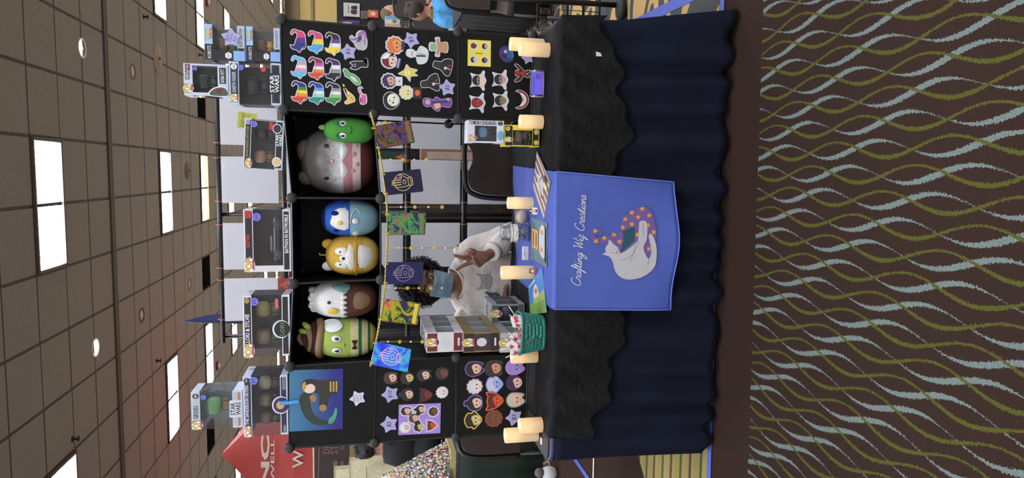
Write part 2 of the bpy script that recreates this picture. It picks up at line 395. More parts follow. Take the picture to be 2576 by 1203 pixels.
# lamps
def lampm(n, rgb, k): 
    m = bpy.data.materials.new(n); m.use_nodes = True; T = NT(m); b = m.node_tree.nodes['Principled BSDF']
    b.inputs['Base Color'].default_value = (.8, .8, .8, 1); b.inputs['Emission Color'].default_value = lin(rgb); b.inputs['Emission Strength'].default_value = TROFFER*k; m.cycles.emission_sampling = 'FRONT'; return m
ML = [lampm('lamp_white', (236, 242, 255), 1), lampm('lamp_cool', (196, 222, 255), 1), lampm('lamp_warm', (255, 232, 190), 1)]
M_louv = mat('louvre_white', (214, 212, 204), .4); M_lf = mat('lamp_frame', (84, 74, 62), .5)
proto = {}
vis = []
for x, y in sorted(lights, key=lambda p: (p[1], p[0])):
    u, v, z = topx((x, y, CEIL)); seen = z > 0 and -40 < u < 760 and -120 < v < 1320
    k = 1 if (abs(x) < 1 and 7 < y < 9) else 2 if (abs(x) < 1 and 9.5 < y < 11.5) else 0
    if k not in proto:
        t = thing('ceiling_lamp', 'lamp', 'ceiling lamp', (x, y, CEIL), 'recessed fluorescent lamps in the ceiling grid')
        hx, hy_ = G - .03, G/2 - .03; MB().poly([(x - hx, y + hy_, CEIL + .034), (x + hx, y + hy_, CEIL + .034), (x + hx, y - hy_, CEIL + .034), (x - hx, y - hy_, CEIL + .034)]).build('diffuser', ML[k], t)
        f = MB()
        for sx in (-1, 1): f.box((x + sx*(G - .02), y, CEIL + .01), (.03, G - .02, .07))
        for sy in (-1, 1): f.box((x, y + sy*(G/2 - .02), CEIL + .01), (2*G - .02, .03, .07))
        f.build('lamp_frame', M_lf, t)
        lv = MB()
        for i in range(1, 8): lv.box((x - G + 2*G*i/8, y, CEIL + .02), (.004, G - .06, .03))
        for i in (1, 2): lv.box((x, y - G/2 + G*i/3, CEIL + .02), (2*G - .06, .004, .03))
        lv.build('louvre', M_louv, t); proto[k] = t
    else:
        p0 = proto[k]; t = p0.copy(); COL.objects.link(t); t.location = (x, y, CEIL)
        for ch in p0.children:
            if ch.name.startswith('louvre') and (not seen or y > 11): continue
            c2 = ch.copy(); COL.objects.link(c2); c2.parent = t
    vis.append((t, x, y, k, seen))
ORD = ['nearest', 'second', 'third', 'fourth', 'fifth', 'sixth', 'seventh', 'eighth', 'ninth']
cn = {}
COLN = {0: 'the middle row', -3: 'the row just left of the middle', 3: 'the row just right of the middle', -6: 'the second row left of the middle', 6: 'the second row right of the middle', -9: 'the third row left of the middle', 9: 'the third row right of the middle', -12: 'the leftmost row', 12: 'the rightmost row'}
for t, x, y, k, seen in vis:
    if not seen: t['label'] = 'recessed fluorescent ceiling lamp outside the picture'; continue
    c = min(COLN, key=lambda q: abs(q - x)); cn[c] = cn.get(c, 0) + 1; n = ORD[min(cn[c] - 1, 8)]
    t['label'] = f"{('bright white', 'cool bluish', 'warm yellowish')[k]} recessed fluorescent lamp, {n} in view of {COLN[c]}"
# ceiling fittings
M_can = mat('can_light', (255, 240, 214), .4, emit=20., var=.02); M_ring = mat('white_ring', (226, 214, 198), .5); M_grill = mat('speaker_grey', (120, 106, 92), .6, var=.05)
def disc(mb, c, r, h, mi=0, n=24): mb.lathe([(r, 0), (r, -h*.6), (r*.93, -h)], c, n, mi)
for px, lb in (((205, 121), 'round lit downlight right of the nearest ceiling lamp'), ((239, 875), 'round lit downlight left of the nearest ceiling lamp')):
    p = onZ(*px, CEIL); t = thing('downlight', lb, 'downlight', p, 'round ceiling downlights')
    MB().lathe([(.105, -.001), (.105, -.012), (.085, -.008), (.085, -.001)], p, 28).build('trim_ring', M_ring, t)
    MB().lathe([(.085, -.004), (.0, -.006)], p, 28).build('lens', M_can, t)
for px, lb in (((333, 180), 'unlit round downlight beside the large ceiling speaker'), ((356, 793), 'unlit round downlight left of the cool bluish lamp'), ((476, 716), 'unlit round downlight in front of the long black vent')):
    p = onZ(*px, CEIL); t = thing('downlight', lb, 'downlight', p, 'round ceiling downlights')
    MB().lathe([(.1, -.001), (.1, -.012), (.08, -.008), (.08, -.001)], p, 28).build('trim_ring', M_grill, t)
    MB().lathe([(.08, -.003), (.05, -.004), (.03, -.014), (0, -.016)], p, 24).build('lens', mat('can_off', (190, 176, 158), .25, metal=.6), t)
for px, r, lb in (((395, 147), .2, 'large round flat ceiling speaker with raised centre'), ((470, 430), .14, 'small round grille speaker in front of the warm lamp')):
    p = onZ(*px, CEIL); t = thing('ceiling_speaker', lb, 'speaker', p)
    MB().lathe([(r, -.001), (r, -.012), (r*.95, -.022), (r*.5, -.022), (r*.48, -.03), (0, -.032)], p, 32).build('cover', M_grill if r < .2 else mat('speaker_tan', (168, 150, 132), .7), t)
    MB().lathe([(r*.1, -.031), (r*.08, -.045), (0, -.046)], p, 16).build('hub', M_dark, t)
for px, lb in (((360, 42), 'dark sprinkler head near the right ceiling edge'), ((393, 908), 'dark sprinkler head beside the left row of lamps'), ((181, 1105), 'dark sprinkler head in the near left ceiling'), ((500, 138), 'dark sprinkler head beyond the large ceiling speaker')):
    p = onZ(*px, CEIL); t = thing('sprinkler', lb, 'sprinkler', p, 'ceiling sprinkler heads')
    MB().lathe([(.035, 0), (.033, -.008), (.012, -.012), (.011, -.05), (.0, -.052)], p, 14).build('body', M_dark, t)
    MB().lathe([(.03, -.055), (.03, -.06), (0, -.061)], p, 12).build('deflector', M_dark, t)
M_red = mat('alarm_red', (150, 38, 34), .4)
for px, lb in (((518, 5), 'red fire alarm strobe on the ceiling, right side'), ((544, 920), 'red fire alarm strobe on the ceiling, left side')):
    p = onZ(*px, CEIL); t = thing('fire_alarm', lb, 'alarm', p, 'ceiling fire alarms')
    MB().box(p + Vector((0, 0, -.02)), (.16, .12, .04), bev=.012).build('housing', M_red, t)
    MB().ell(p + Vector((0, 0, -.045)), (.05, .035, .03), 12, 6).build('strobe_lens', mat('strobe', (235, 230, 225), .2), t)
for i, (x, y) in enumerate(vents):
    t = thing('air_vent', ['black slotted air vent behind the top right boxes', 'long black slotted air vent above the middle of the display rack', 'black slotted air vent left of the topmost boxed figure'][i], 'vent', (x + G/2, y + G/2, CEIL), 'black ceiling vents')
    wd = G
    MB().box((x + G/2, y + G/2, CEIL + .02), (wd - .02, G - .02, .02)).build('plate', M_dark, t)
    for k in range(8):
        MB().box((x + G/2, y + .06 + k*.07, CEIL + .0), (wd - .06, .05, .004), rot=Matrix.Rotation(R(32), 3, 'X')).build('slat', M_dark, t)

# ================================================================ table
TZ = .742; TW = .915; TD = .762
M_plast = mat('table_grey', (34, 34, 36), .55, bump=.1, bscale=300); M_edge = mat('table_edge', (44, 50, 78), .45); M_leg = mat('leg_metal', (60, 60, 64), .4, metal=.7)
tb = thing('folding_table', 'long folding table under the dark skirt and black cover', 'table', (0, TD/2, 0))
MB().prism([(p[0], p[1], TZ - .04) for p in rrect(-TW, 0, TW, TD, .05)], (0, 0, .04)).build('tabletop', [M_plast], tb)
MB().tube([(p[0], p[1], TZ - .02) for p in rrect(-TW, 0, TW, TD, .05)], .014, 8, closed=True).build('edge_band', M_edge, tb)
for sx in (-1, 1):
    for sy in (.08, TD - .08): MB().tube([(sx*(TW - .14), sy, TZ - .045), (sx*(TW - .1), sy, 0)], .014, 10).build('leg', M_leg, tb)
MB().box((-TW + .055, .1, TZ + .003), (.03, .02, .006), bev=.002).build('edge_clip', mat('clip_white', (225, 225, 220), .4), tb)
M_navy = mat('navy_skirt', (17, 21, 37), .8, var=.2, scale=6, bump=.15, bscale=900, spec=.15); M_blk = mat('black_sheet', (11, 11, 11), .65, var=.2, scale=9, bump=.5, bscale=40, spec=.18)
def pleat(s): return .55*sin(2*pi*s/.127 + 1.7*sin(2*pi*s/.71)) + .3*sin(2*pi*s/.21 + 1)
rows = []
path = [(-TW - .012, .5), (-TW - .012, .25), (-TW - .012, .04), (-TW + .02, -.014)] + [(-TW + .02 + (2*TW - .04)*i/190, -.014) for i in range(1, 191)] + [(TW + .012, .04)] + [(TW + .012, .04 + .6*i/24) for i in range(1, 25)]
for i in range(22):
    t = i/21; z = .715 - t*(.715 - .012); row = []
    for j, (x, y) in enumerate(path):
        s = x*1. + (y if x > TW else 0); k = pleat(s)*min(1, t*1.6 + .12)
        if x > TW or x < -TW: row.append((x + (.004 + .05*t*(x > 0) + .03*k*t)*(1 if x > 0 else -1)*(1 if x > 0 else .2), y, z + .008*sin(s*40)*t))
        else:
            fl = .04*t + .034*k*t**.4 + (.03*t*math.exp(-((x - .83)/.1)**2)) + .012*t; fl *= 1 - .8*max(0, (-x - .7)/.22)
            row.append((x + .02*t*(x/TW) + .09*t*max(0, (x - .72)/.2)**2, y - fl, z + (.012*sin(s*47) + .01)*t*(1 - .5*k)))
    rows.append(row)
sk = MB().grid(rows).build('table_skirt', M_navy); mod(sk, 'SOLIDIFY', thickness=.002); tag(sk, 'navy blue pleated skirt hanging to the carpet around the table', 'table skirt')
# black sheet over the table, ragged hem at the front
def ynz(x, z): return .006*sin(x*23 + z*11 + 2*sin(x*9)) + .003*sin(x*61 - z*17 + 2*sin(z*14))
rows = []
for i in range(34):
    row = []
    for j in range(121):
        x = -.80 + 1.735*j/120
        if i < 12: y = TD + .02 - (TD + .038)*i/11; row.append((x, y, TZ + .0035 + .0022*sin(x*31 + y*17) + .0015*sin(x*70 - y*55) - max(0, x - .915)*2.2))
        else:
            t = (i - 11)/22; hem = .5 + .05*sin(x*7.3 + 1) + .025*sin(x*23) + .015*sin(x*51)
            z = TZ - (TZ - hem)*t - .004; row.append((x, -.028 - .012*t + ynz(x, z)*.9 - .012*max(0, pleat(x))*t - .02*t, z))
    rows.append(row)
cv = MB().grid(rows).build('table_cover', M_blk); mod(cv, 'SOLIDIFY', thickness=.0015); tag(cv, 'thin crumpled black sheet laid over the table with a ragged hem', 'tablecloth')

# ---------------------------------------------------------------- blue banner cloth
M_blue = mat('banner_blue', (68, 86, 164), .6, var=.08, scale=4, bump=.3, bscale=10); M_hem = mat('banner_hem', (96, 114, 190), .6)
def by(x, z):
    t = max(0, (TZ - z)/.56); e = max(0, abs(x + .01) - .2)/.1
    return -.062 - .055*t - .004*min(1, t*3)*sin(4.5*x + 5*z + 1) - .02*e*t*sin(9*x + 9*z) - .012*max(0, t - .75)*4*sin(12*x + 1)
BL0, BR0, BR1, BL1 = onY(1388, 777, -.05), onY(1388, 431, -.05), onY(1697, 458, -.09), onY(1682, 777, -.09)
rows = []
for i in range(31):
    t = i/30; row = []
    for j in range(41):
        s = j/40; a = BL0.lerp(BL1, t); b = BR0.lerp(BR1, t); p = a.lerp(b, s); z = p.z - .012*sin(pi*s)*t*t + .006*sin(s*9)*t
        if t == 0: z = TZ + .004
        row.append((p.x, by(p.x, z), z))
    rows.append(row)
cl, cr_ = onZ(1301, 702, TZ + .008), onZ(1289, 417, TZ + .008); cr_.y = min(cr_.y, TD - .01)
top = []
for i in range(11):
    t = i/10; row = []
    for j in range(41):
        s = j/40; f = Vector(rows[0][j]); f.y = -.04; bk = cl.lerp(cr_, s); p = bk.lerp(f, t); row.append((p.x, p.y, TZ + .0095 + .0015*sin(p.x*40 + p.y*22)))
    top.append(row)
bn = thing('banner_cloth', 'blue cloth banner with lettering and a white cat draped over the table front', 'banner', (BL0.x/2 + BR0.x/2, 0, TZ))
c_ = MB().grid(top + rows).build('cloth', M_blue, bn); mod(c_, 'SOLIDIFY', thickness=.0015)
hem = [rows[i][0] for i in range(31)] + rows[30][1:] + [rows[i][40] for i in range(29, -1, -1)]
MB().tube([(p[0], p[1] - .002, p[2]) for p in hem], .0028, 6).build('hem', M_hem, bn)
def FB(u, v, d=0):
    'banner print: u, v in photo pixels (x, y)'
    p = onY(u, v, -.09); y = by(p.x, p.z); p = onY(u, v, y); return Vector((p.x, by(p.x, p.z) - .0042 - d, p.z))
GL = {'C': ([[(1.5, 1.9), (1.15, 2.3), (.55, 1.9), (.2, 1.0), (.4, .2), (1.0, 0), (1.7, .5)]], 1.55), 'r': ([[(0, .1), (.22, .85), (.3, 1.15), (.45, .95), (.78, .95), (.7, .4), (.85, .05), (1.1, .2)]], 1.0),
 'a': ([[(.95, .9), (.5, 1.0), (.1, .5), (.3, .02), (.7, .3), (1., 1.0), (.9, .3), (1.05, 0), (1.3, .25)]], 1.2), 'f': ([[(0, .2), (.5, 1.2), (.72, 2.2), (.45, 2.4), (.35, 1.2), (.25, -.6), (.02, -1.1), (.08, -.5), (.5, .1), (.8, .25)]], .72),
 't': ([[(0, .2), (.4, 2.), (.3, .5), (.45, 0), (.8, .25)], [(.0, 1.3), (.8, 1.36)]], .75), 'i': ([[(0, .2), (.3, 1.0), (.25, .3), (.4, 0), (.7, .25)], [(.4, 1.5), (.46, 1.66)]], .65),
 'n': ([[(0, .1), (.2, 1.0), (.17, 0), (.4, .8), (.7, 1.0), (.75, .5), (.83, .05), (1.1, .25)]], 1.05), 'g': ([[(.95, .9), (.5, 1.0), (.1, .5), (.3, .05), (.7, .3), (1., 1.0), (.85, -.4), (.4, -1.1), (.12, -.8), (.6, -.15), (1.3, .25)]], 1.2),
 'W': ([[(.05, 1.9), (.35, 2.3), (.48, 1.2), (.5, .05), (1.1, 1.6), (1.22, 2.0), (1.2, 1.0), (1.3, .05), (1.9, 1.5), (2.1, 2.4)]], 2.0), 'z': ([[(.05, .85), (.35, 1.05), (.7, .9), (.2, .3), (.0, .05), (.4, .1), (.5, -.4), (.2, -1.0), (.08, -.6), (.6, -.05), (.95, .2)]], .9),
 'e': ([[(0, .3), (.6, .7), (.55, 1.05), (.25, .9), (.1, .4), (.35, .0), (.8, .25)]], .8), 'o': ([[(.6, .95), (.2, .9), (.05, .4), (.35, 0), (.7, .4), (.62, .95), (.75, .8), (1.0, .85)]], .95), 's': ([[(0, .2), (.4, 1.1), (.58, .5), (.4, .05), (.05, .1), (.5, .1), (.8, .3)]], .8), ' ': ([], .75)}
def cursive(mb, F, s, wd, mi, d):
    adv = sum(GL[c][1] for c in s); x = 0
    for c in s:
        for st in GL[c][0]: ribbon(mb, F, catmull([((px_ + x + py_*.28)/adv, py_/adv) for px_, py_ in st], 5, False), wd/adv, mi, d)
        x += GL[c][1]
M_ink = mat('print_white', (198, 198, 204), .6, var=.03); mb = MB()
p0, p1 = (1459, 722), (1474, 492)
def FC(u, v, d=0): return FB(p0[0] + (p1[0] - p0[0])*u - 236*v*.995, p0[1] + (p1[1] - p0[1])*u - 15*v, d)
cursive(mb, FC, 'Crafting Wiz Creations', .17, 0, .0008); mb.build('lettering', M_ink, bn)
HAT = [(692, 482), (720, 430), (780, 390), (850, 362), (900, 375), (935, 420), (955, 500), (962, 570), (955, 650), (930, 740), (905, 758), (850, 720), (760, 690), (690, 705), (640, 690), (580, 652), (510, 637), (478, 610), (468, 565), (482, 540), (530, 530), (550, 545), (545, 575), (525, 572), (535, 555), (505, 550), (492, 570), (510, 590), (560, 590), (640, 568), (700, 545), (688, 510)]
BANDH = [(708, 545), (797, 512), (805, 560), (795, 620), (700, 703), (695, 690), (712, 620)]
CATW = [(575, 690), (580, 660), (598, 640), (605, 608), (640, 645), (672, 668), (692, 712), (760, 672), (820, 622), (832, 640), (800, 682), (785, 718), (800, 690), (825, 600), (830, 490), (845, 468), (880, 470), (892, 500), (893, 570), (885, 620), (865, 660), (872, 705), (905, 757), (925, 690), (903, 590), (915, 565), (935, 580), (960, 650), (965, 720), (955, 800), (920, 850), (850, 895), (770, 912), (700, 900), (650, 850), (635, 790), (620, 755), (600, 735), (562, 724), (560, 712), (580, 705)]
STARS = [(855, 377), (775, 405), (908, 427), (726, 455), (825, 440), (775, 493), (708, 518), (898, 502), (942, 553), (640, 572), (567, 597), (505, 622), (683, 625), (907, 680), (818, 572), (500, 545)]
LINES = [[(610, 705), (650, 712), (690, 712)], [(690, 768), (740, 755), (775, 722)], [(765, 775), (775, 745), (790, 700)], [(893, 800), (905, 770), (905, 757)], [(800, 690), (800, 650)], [(655, 690), (668, 700), (660, 712)], [(862, 480), (862, 550), (868, 580)]]
M_hat = mat('print_purple', (104, 78, 140), .6, var=.06); M_teal = mat('print_teal', (24, 70, 84), .6); M_gold = mat('print_gold', (206, 146, 58), .6); M_catw = mat('print_cat', (178, 176, 178), .6, var=.05); M_line = mat('print_line', (150, 96, 100), .6)
def wizcat(mb, FZ, d0, ls=4, k0=0):
    'purple hat, band, stars and sleeping white cat; FZ maps the drawing on the surface; materials 0 purple 1 teal 2 gold 3 white 4 line'
    def put(p, mi, d): mb.poly([FZ(*q, d) for q in p], mi + k0)
    put(catmull(HAT, 3)[::-1] if area2(HAT) < 0 else catmull(HAT, 3), 0, d0); put(BANDH, 1, d0*1.3)
    for s_ in STARS: put(starp(*s_, 22, .5, s_[0]), 2, d0*1.5)
    put(catmull(CATW, 2), 3, d0*2)
    for l in LINES: ribbon(mb, lambda u, v, d: FZ(u, v, d), catmull(l, 4, False), ls, 4 + k0, d0*2.4)
mb = MB(); wizcat(mb, lambda u, v, d=0: FB(1330 + u/3.008, 400 + v/3.008, d), .0012, 3)
mb.build('cat_print', [M_hat, M_teal, M_gold, M_catw, M_line], bn)

# ================================================================ cube shelf
YT = .266; CD = .352
KN = {(0, 3): (728, 1127), (1, 3): (729, 922), (2, 3): (738, 714), (3, 3): (734, 498), (4, 3): (714, 276), (5, 3): (708, 48), (0, 2): (942, 1114), (1, 2): (947, 908), (2, 2): (958, 704), (3, 2): (957, 500), (4, 2): (940, 288), (5, 2): (938, 67), (0, 1): (1147, 1099), (1, 1): (1148, 900), (4, 1): (1153, 298), (5, 1): (1152, 80)}
ND = {k: onY(*v, YT) for k, v in KN.items()}
for c in (0, 1, 4, 5): ND[(c, 0)] = Vector((ND[(c, 1)].x, YT, TZ + .032))
M_pan = mat('cube_panel', (14, 14, 13), .55, var=.15, scale=12, bump=.25, bscale=16, spec=.2); M_knob = mat('cube_knob', (34, 35, 36), .5); M_rail = mat('cube_rail', (16, 16, 16), .3)
sh = thing('cube_shelf', 'black modular cube shelf, two sticker covered towers bridged by three open cubes', 'shelf', (0, YT + CD/2, TZ))
BK = Vector((0, CD, 0))
def inset(a, b, c, d, k=.0035):
    m_ = (a + b + c + d)/4; return [p + (m_ - p).normalized()*k*1.4 for p in (a, b, c, d)]
def panel(a, b, c, d, th=.006, nm='panel'):
    q = inset(a, b, c, d); n = (q[1] - q[0]).cross(q[3] - q[0]).normalized(); pts = []
    for i in range(4):
        p, l, r_ = q[i], q[i - 1], q[(i + 1) % 4]; e1 = (l - p).normalized()*.02; e2 = (r_ - p).normalized()*.02
        pts += [p + e1, p + e1*.3 + e2*.3, p + e2]
    return MB().prism([p - n*th/2 for p in pts], n*th).build(nm, M_pan, sh)
def front(c, r, back=False):
    o = BK if back else Vector()
    return panel(ND[(c, r)] + o, ND[(c + 1, r)] + o, ND[(c + 1, r + 1)] + o, ND[(c, r + 1)] + o)
def side(c, r): return panel(ND[(c, r)], ND[(c, r)] + BK, ND[(c, r + 1)] + BK, ND[(c, r + 1)])
def floor_(c, r): return panel(ND[(c, r)], ND[(c + 1, r)], ND[(c + 1, r)] + BK, ND[(c, r)] + BK)
for r in range(3):
    front(0, r); front(4, r); side(0, r); side(1, r); side(5, r)
side(4, 2)
for c in (1, 2, 3): front(c, 2, True)
for c in (2, 3): side(c, 2)
for c in range(5): floor_(c, 3)
for c in (1, 2, 3): floor_(c, 2)
def rail(a, b, r=.0045):
    MB().tube([a, b], r, 6, sm=False).build('rail', M_rail, sh)
for (c, r), p in ND.items():
    if (c + 1, r) in ND: rail(p, ND[(c + 1, r)]); rail(p + BK, ND[(c + 1, r)] + BK)
    if (c, r + 1) in ND: rail(p, ND[(c, r + 1)]); rail(p + BK, ND[(c, r + 1)] + BK)
    rail(p, p + BK)
km = None
AX = Matrix.Rotation(R(90), 3, 'X')
for (c, r), p in ND.items():
    for o in (Vector(), BK):
        if km is None:
            k0 = MB().lathe([(.0, .016), (.012, .0155), (.02, .012), (.0225, .005), (.0225, -.01), (.018, -.018), (0, -.02)], p + o, 20, 0, AX).build('connector', M_knob, sh); km = k0.data; kp = p + o
        else:
            k = bpy.data.objects.new('connector', km); COL.objects.link(k); k.parent = sh; k.location = p + o - kp
# ================================================================ flat art helpers
class Art(MB):
    'mesh with a palette of printed colours'
    def __init__(s): super().__init__(); s.pal = []
    def ci(s, rgb):
        if isinstance(rgb, bpy.types.Material): m = rgb
        else: m = mat('ink_%d_%d_%d' % tuple(rgb), rgb, .45, var=.05, scale=40)
        if m not in s.pal: s.pal.append(m)
        return s.pal.index(m)
    def done(s, name, parent=None): return s.build(name, s.pal, parent)
def art(a, F, layers, d=.0011, st=.00016):
    'layers: (outline, colour) or (path, colour, width) or (string, colour, box)'
    for L_ in layers:
        p, c = L_[0], a.ci(L_[1])
        if isinstance(p, str): text(a, F, p, *L_[2][:4], c, d, *(L_[2][4:]))
        elif len(L_) > 2: ribbon(a, F, p, L_[2], c, d)
        else: ink(a, F, p, c, d)
        d += st
WHITE = (198, 198, 203); BLACK = (24, 22, 24); LAV = (164, 160, 204)
def plate(a, F, outline, c, th=.0009):
    p = outline if area2(outline) > 0 else outline[::-1]
    a.prism([F(q[0], q[1], 0) for q in p[::-1]], F.n*th, a.ci(c))
def sticker(label, group, px, py, outline, layers, border=1.6, bc=WHITE, rot=0, Y=None, name='sticker', per=1.):
    F = pflat(px, py, (YT if Y is None else Y) - .0034, rot, per); a = Art()
    plate(a, F, offset(outline, border) if border else outline, bc); art(a, F, layers)
    o = a.done(name); return tag(o, label, 'sticker', group)
def z3(zx, zy): return (440 + zx/4.456, 30 + zy/4.456)
def z4(zx, zy): return (900 + zx/4.456, 50 + zy/4.456)
def z1(zx, zy): return (900 + zx/3.725, 880 + zy/3.725)
def z8(zx, zy): return (460 + zx/3.844, 890 + zy/3.844)
# ---------------------------------------------------------------- nine flag coloured cats
CATF = [(1303, 248), (1316, 214), (1345, 202), (1376, 214), (1425, 224), (1452, 252), (1458, 300), (1462, 350), (1455, 402), (1430, 418), (1408, 430), (1398, 452), (1384, 446), (1362, 428), (1330, 422), (1308, 408), (1298, 380), (1325, 386), (1345, 368), (1358, 320), (1376, 270), (1364, 238), (1342, 228), (1326, 246), (1314, 258)]
CATL = [(-(y - 325)/4.456, -(x - 1385)/4.456) for x, y in CATF]
PK, PU, NV, YE, BL, BK_, WH, GR = (206, 66, 112), (98, 62, 146), (40, 42, 120), (232, 206, 60), (76, 160, 216), (30, 28, 32), (222, 222, 226), (140, 144, 150)
FLAGS = [((1385, 322), 'pink, purple and navy', [PK, (72, 50, 130), NV]), ((1580, 338), 'pink, yellow and sky blue', [PK, YE, BL]), ((1775, 356), 'black, purple, white and yellow', [BK_, PU, WH, YE]),
 ((1393, 618), 'pale blue, pink and white', [(96, 178, 220), (216, 140, 160), WH, (216, 140, 160), (96, 178, 220)]), ((1588, 632), 'maroon, pink, white and orange', [(140, 34, 80), (196, 80, 160), WH, (228, 124, 66), (204, 76, 44)]), ((1776, 646), 'plum, white, grey and black', [(64, 34, 90), WH, GR, BK_]),
 ((1398, 900), 'full rainbow', [(52, 36, 104), (58, 130, 62), YE, (226, 138, 50), (204, 62, 44)]), ((1588, 908), 'navy, blue, white and teal', [(58, 56, 150), (84, 150, 214), WH, (140, 208, 190), (30, 140, 124)]), ((1778, 914), 'black, grey, white and green', [BK_, GR, WH, (128, 190, 116), (58, 140, 74)])]
y0c, y1c = min(p[0] for p in CATL), max(p[0] for p in CATL)
for c, nm, cols in FLAGS:
    O = catmull(CATL, 3); L_ = []; n = len(cols); lo, hi = -19, 21
    for i, k in enumerate(cols):      # first colour at the tail (right)
        b = hi - (hi - lo)*i/n; a_ = hi - (hi - lo)*(i + 1)/n
        q = clip(O, 0, a_ if i < n - 1 else -99, b if i else 99)
        if len(q) > 2: L_.append((q, k))
    L_ += [([(-22, -8), (-18, -6), (-14, -9)], (60, 56, 60), .7), (catmull([(-15, -13), (-19, -11), (-23, -5), (-19, -8)], 3), WHITE if cols[-1] != WH else GR), ([(-8, 5), (0, 3), (8, 4)], (60, 56, 60), .5)]
    sticker(f'die cut cat sticker striped {nm} on the top right shelf panel', 'stickers on the right tower', *z3(*c), O, L_, 2.0)
# wizard cat sticker
WZO = [(1955, 285), (1985, 262), (2020, 285), (2035, 235), (2075, 205), (2120, 215), (2150, 270), (2160, 340), (2150, 400), (2110, 430), (2060, 420), (2020, 392), (2003, 352), (1985, 338), (1960, 312)]
def zwz(u, v, d=0): p = onY(*z3(1962 + (u - 470)*.385, 208 + (v - 362)*.4), YT - .0034); p.y -= d; return p
a = Art(); F = pflat(*z3(2060, 315), YT - .0034)
plate(a, F, catmull([(-(y - 315)/4.456, -(x - 2060)/4.456) for x, y in WZO], 3), WHITE)
for m_ in (mat('ink_lilac', (140, 96, 178), .5), M_teal, M_gold, M_catw, M_line): a.ci(m_)
wizcat(a, lambda u, v, d=0: zwz(u, v, d + .0009), .0003, 6, 1)
tag(a.done('sticker'), 'white cat with starry purple wizard hat sticker on the top right shelf panel', 'sticker', 'stickers on the right tower')
def blob(n, rx, ry, k=.1, ph=0, m=36): return [(rx*(1 + k*sin(n*t + ph))*cos(t), ry*(1 + k*sin(n*t + ph))*sin(t)) for t in [2*pi*i/m for i in range(m)]]
g1 = 'stickers on the right tower'
sticker('small black standing cat sticker with purple patch on the top right shelf panel', g1, *z3(2060, 575), catmull([(-16, 8), (-14, 20), (-9, 15), (-4, 15), (0, 21), (4, 10), (4, 2), (6, -14), (8, -22), (14, -22), (15, -14), (11, -8), (12, -20), (4, -22), (-8, -21), (-9, -6), (-14, 2)], 3),
        [(catmull([(-16, 8), (-14, 20), (-9, 15), (-4, 15), (0, 21), (4, 10), (4, 2), (6, -14), (8, -22), (14, -22), (15, -14), (11, -8), (12, -20), (4, -22), (-8, -21), (-9, -6), (-14, 2)], 3), BLACK), (circ(-6, 10, 4), (86, 60, 140)), (circ(-9, 9, 1.4), (230, 210, 90)), (circ(-3, 9, 1.4), (230, 210, 90)), (circ(12, -20, 3.5), (60, 40, 110))], 1.8)
LZ = catmull([(17, 25), (22, 22), (18, 14), (12, 10), (8, -2), (-2, -14), (-14, -17), (-17, -8), (-9, 2), (-2, 9), (4, 20), (12, 22)], 3)
sticker('green curled animal sticker with pale belly on the top right shelf panel', g1, *z3(2000, 740), LZ, [(LZ, (104, 164, 104)), (catmull([(2, -2), (-8, -10), (-12, -12), (-8, -2), (0, 6), (4, 8)], 3), (196, 214, 196)), (circ(15, 20, 1.2), BLACK), ([(-12, -14), (2, -10), (8, 4)], (70, 130, 76), .8)], 1.8)
GI = catmull([(22, 12), (26, 16), (22, 18), (16, 12), (8, 6), (2, -2), (-6, -10), (-16, -12), (-20, -4), (-24, 8), (-20, 12), (-12, 4), (-4, 8), (6, 12), (14, 14)], 3)
sticker('spotted yellow long necked animal sticker on the top right shelf panel', g1, *z3(1960, 925), GI, [(GI, (222, 184, 84)), (circ(2, 4, 3), (232, 220, 190)), (circ(-8, -4, 2), (170, 120, 50)), (circ(-14, -7, 1.8), (170, 120, 50)), (circ(14, 12, 1.5), (170, 120, 50)), (circ(-2, 2, 1.5), (170, 120, 50)), (circ(24, 15, 1.3), (120, 180, 170))], 1.8)
sticker('bright pink bin sticker with a curling pink tail on the top right shelf panel', g1, *z3(2100, 945), catmull([(-18, -9), (-20, 3), (-8, 6), (4, 5), (10, 8), (20, 10), (24, 3), (20, -1), (19, 4), (12, 3), (5, -2), (4, -9), (-8, -11)], 3), [(rect(-19, -9, 3, 1), (228, 84, 152)), ([(-17, -6), (-17, 1)], (196, 54, 122), .8), ([(-10, -8), (-10, 1)], (196, 54, 122), .8), ([(-4, -8), (-4, 1)], (196, 54, 122), .8), ([(-20, 2), (4, 2)], (240, 120, 176), 2.2), ([(-16, 4), (-4, 4)], (90, 30, 44), 3.), (catmull([(4, 4), (14, 8), (21, 6), (20, 1)], 4, False), (228, 120, 160), 3.2)], 1.4)
def price(px, py, lines, label, r=22, rot=0, Y=None, name='price_star', c=LAV, sc=1.):
    F = pflat(px, py, (YT if Y is None else Y) - .0034, rot); a = Art(); plate(a, F, catmull(starp(0, 0, r, .64), 3), c, .0012)
    n = len(lines); hh = r*.62 if n == 1 else r*.34
    for i, s_ in enumerate(lines):
        v = (n/2 - i)*hh*1.15 - hh; wd = min(r*.85, len(s_)*hh*.5)
        text(a, F, s_, -wd/2, v, wd/2, v + hh*.85, a.ci((44, 44, 60)), .0014, -.008 if n > 1 else 0., .12)
    return tag(a.done(name), label, 'price tag', 'star shaped price tags')
price(*z3(1945, 450), ['$3'], 'lavender star tag reading three dollars below the flag cat stickers', rot=R(-8))
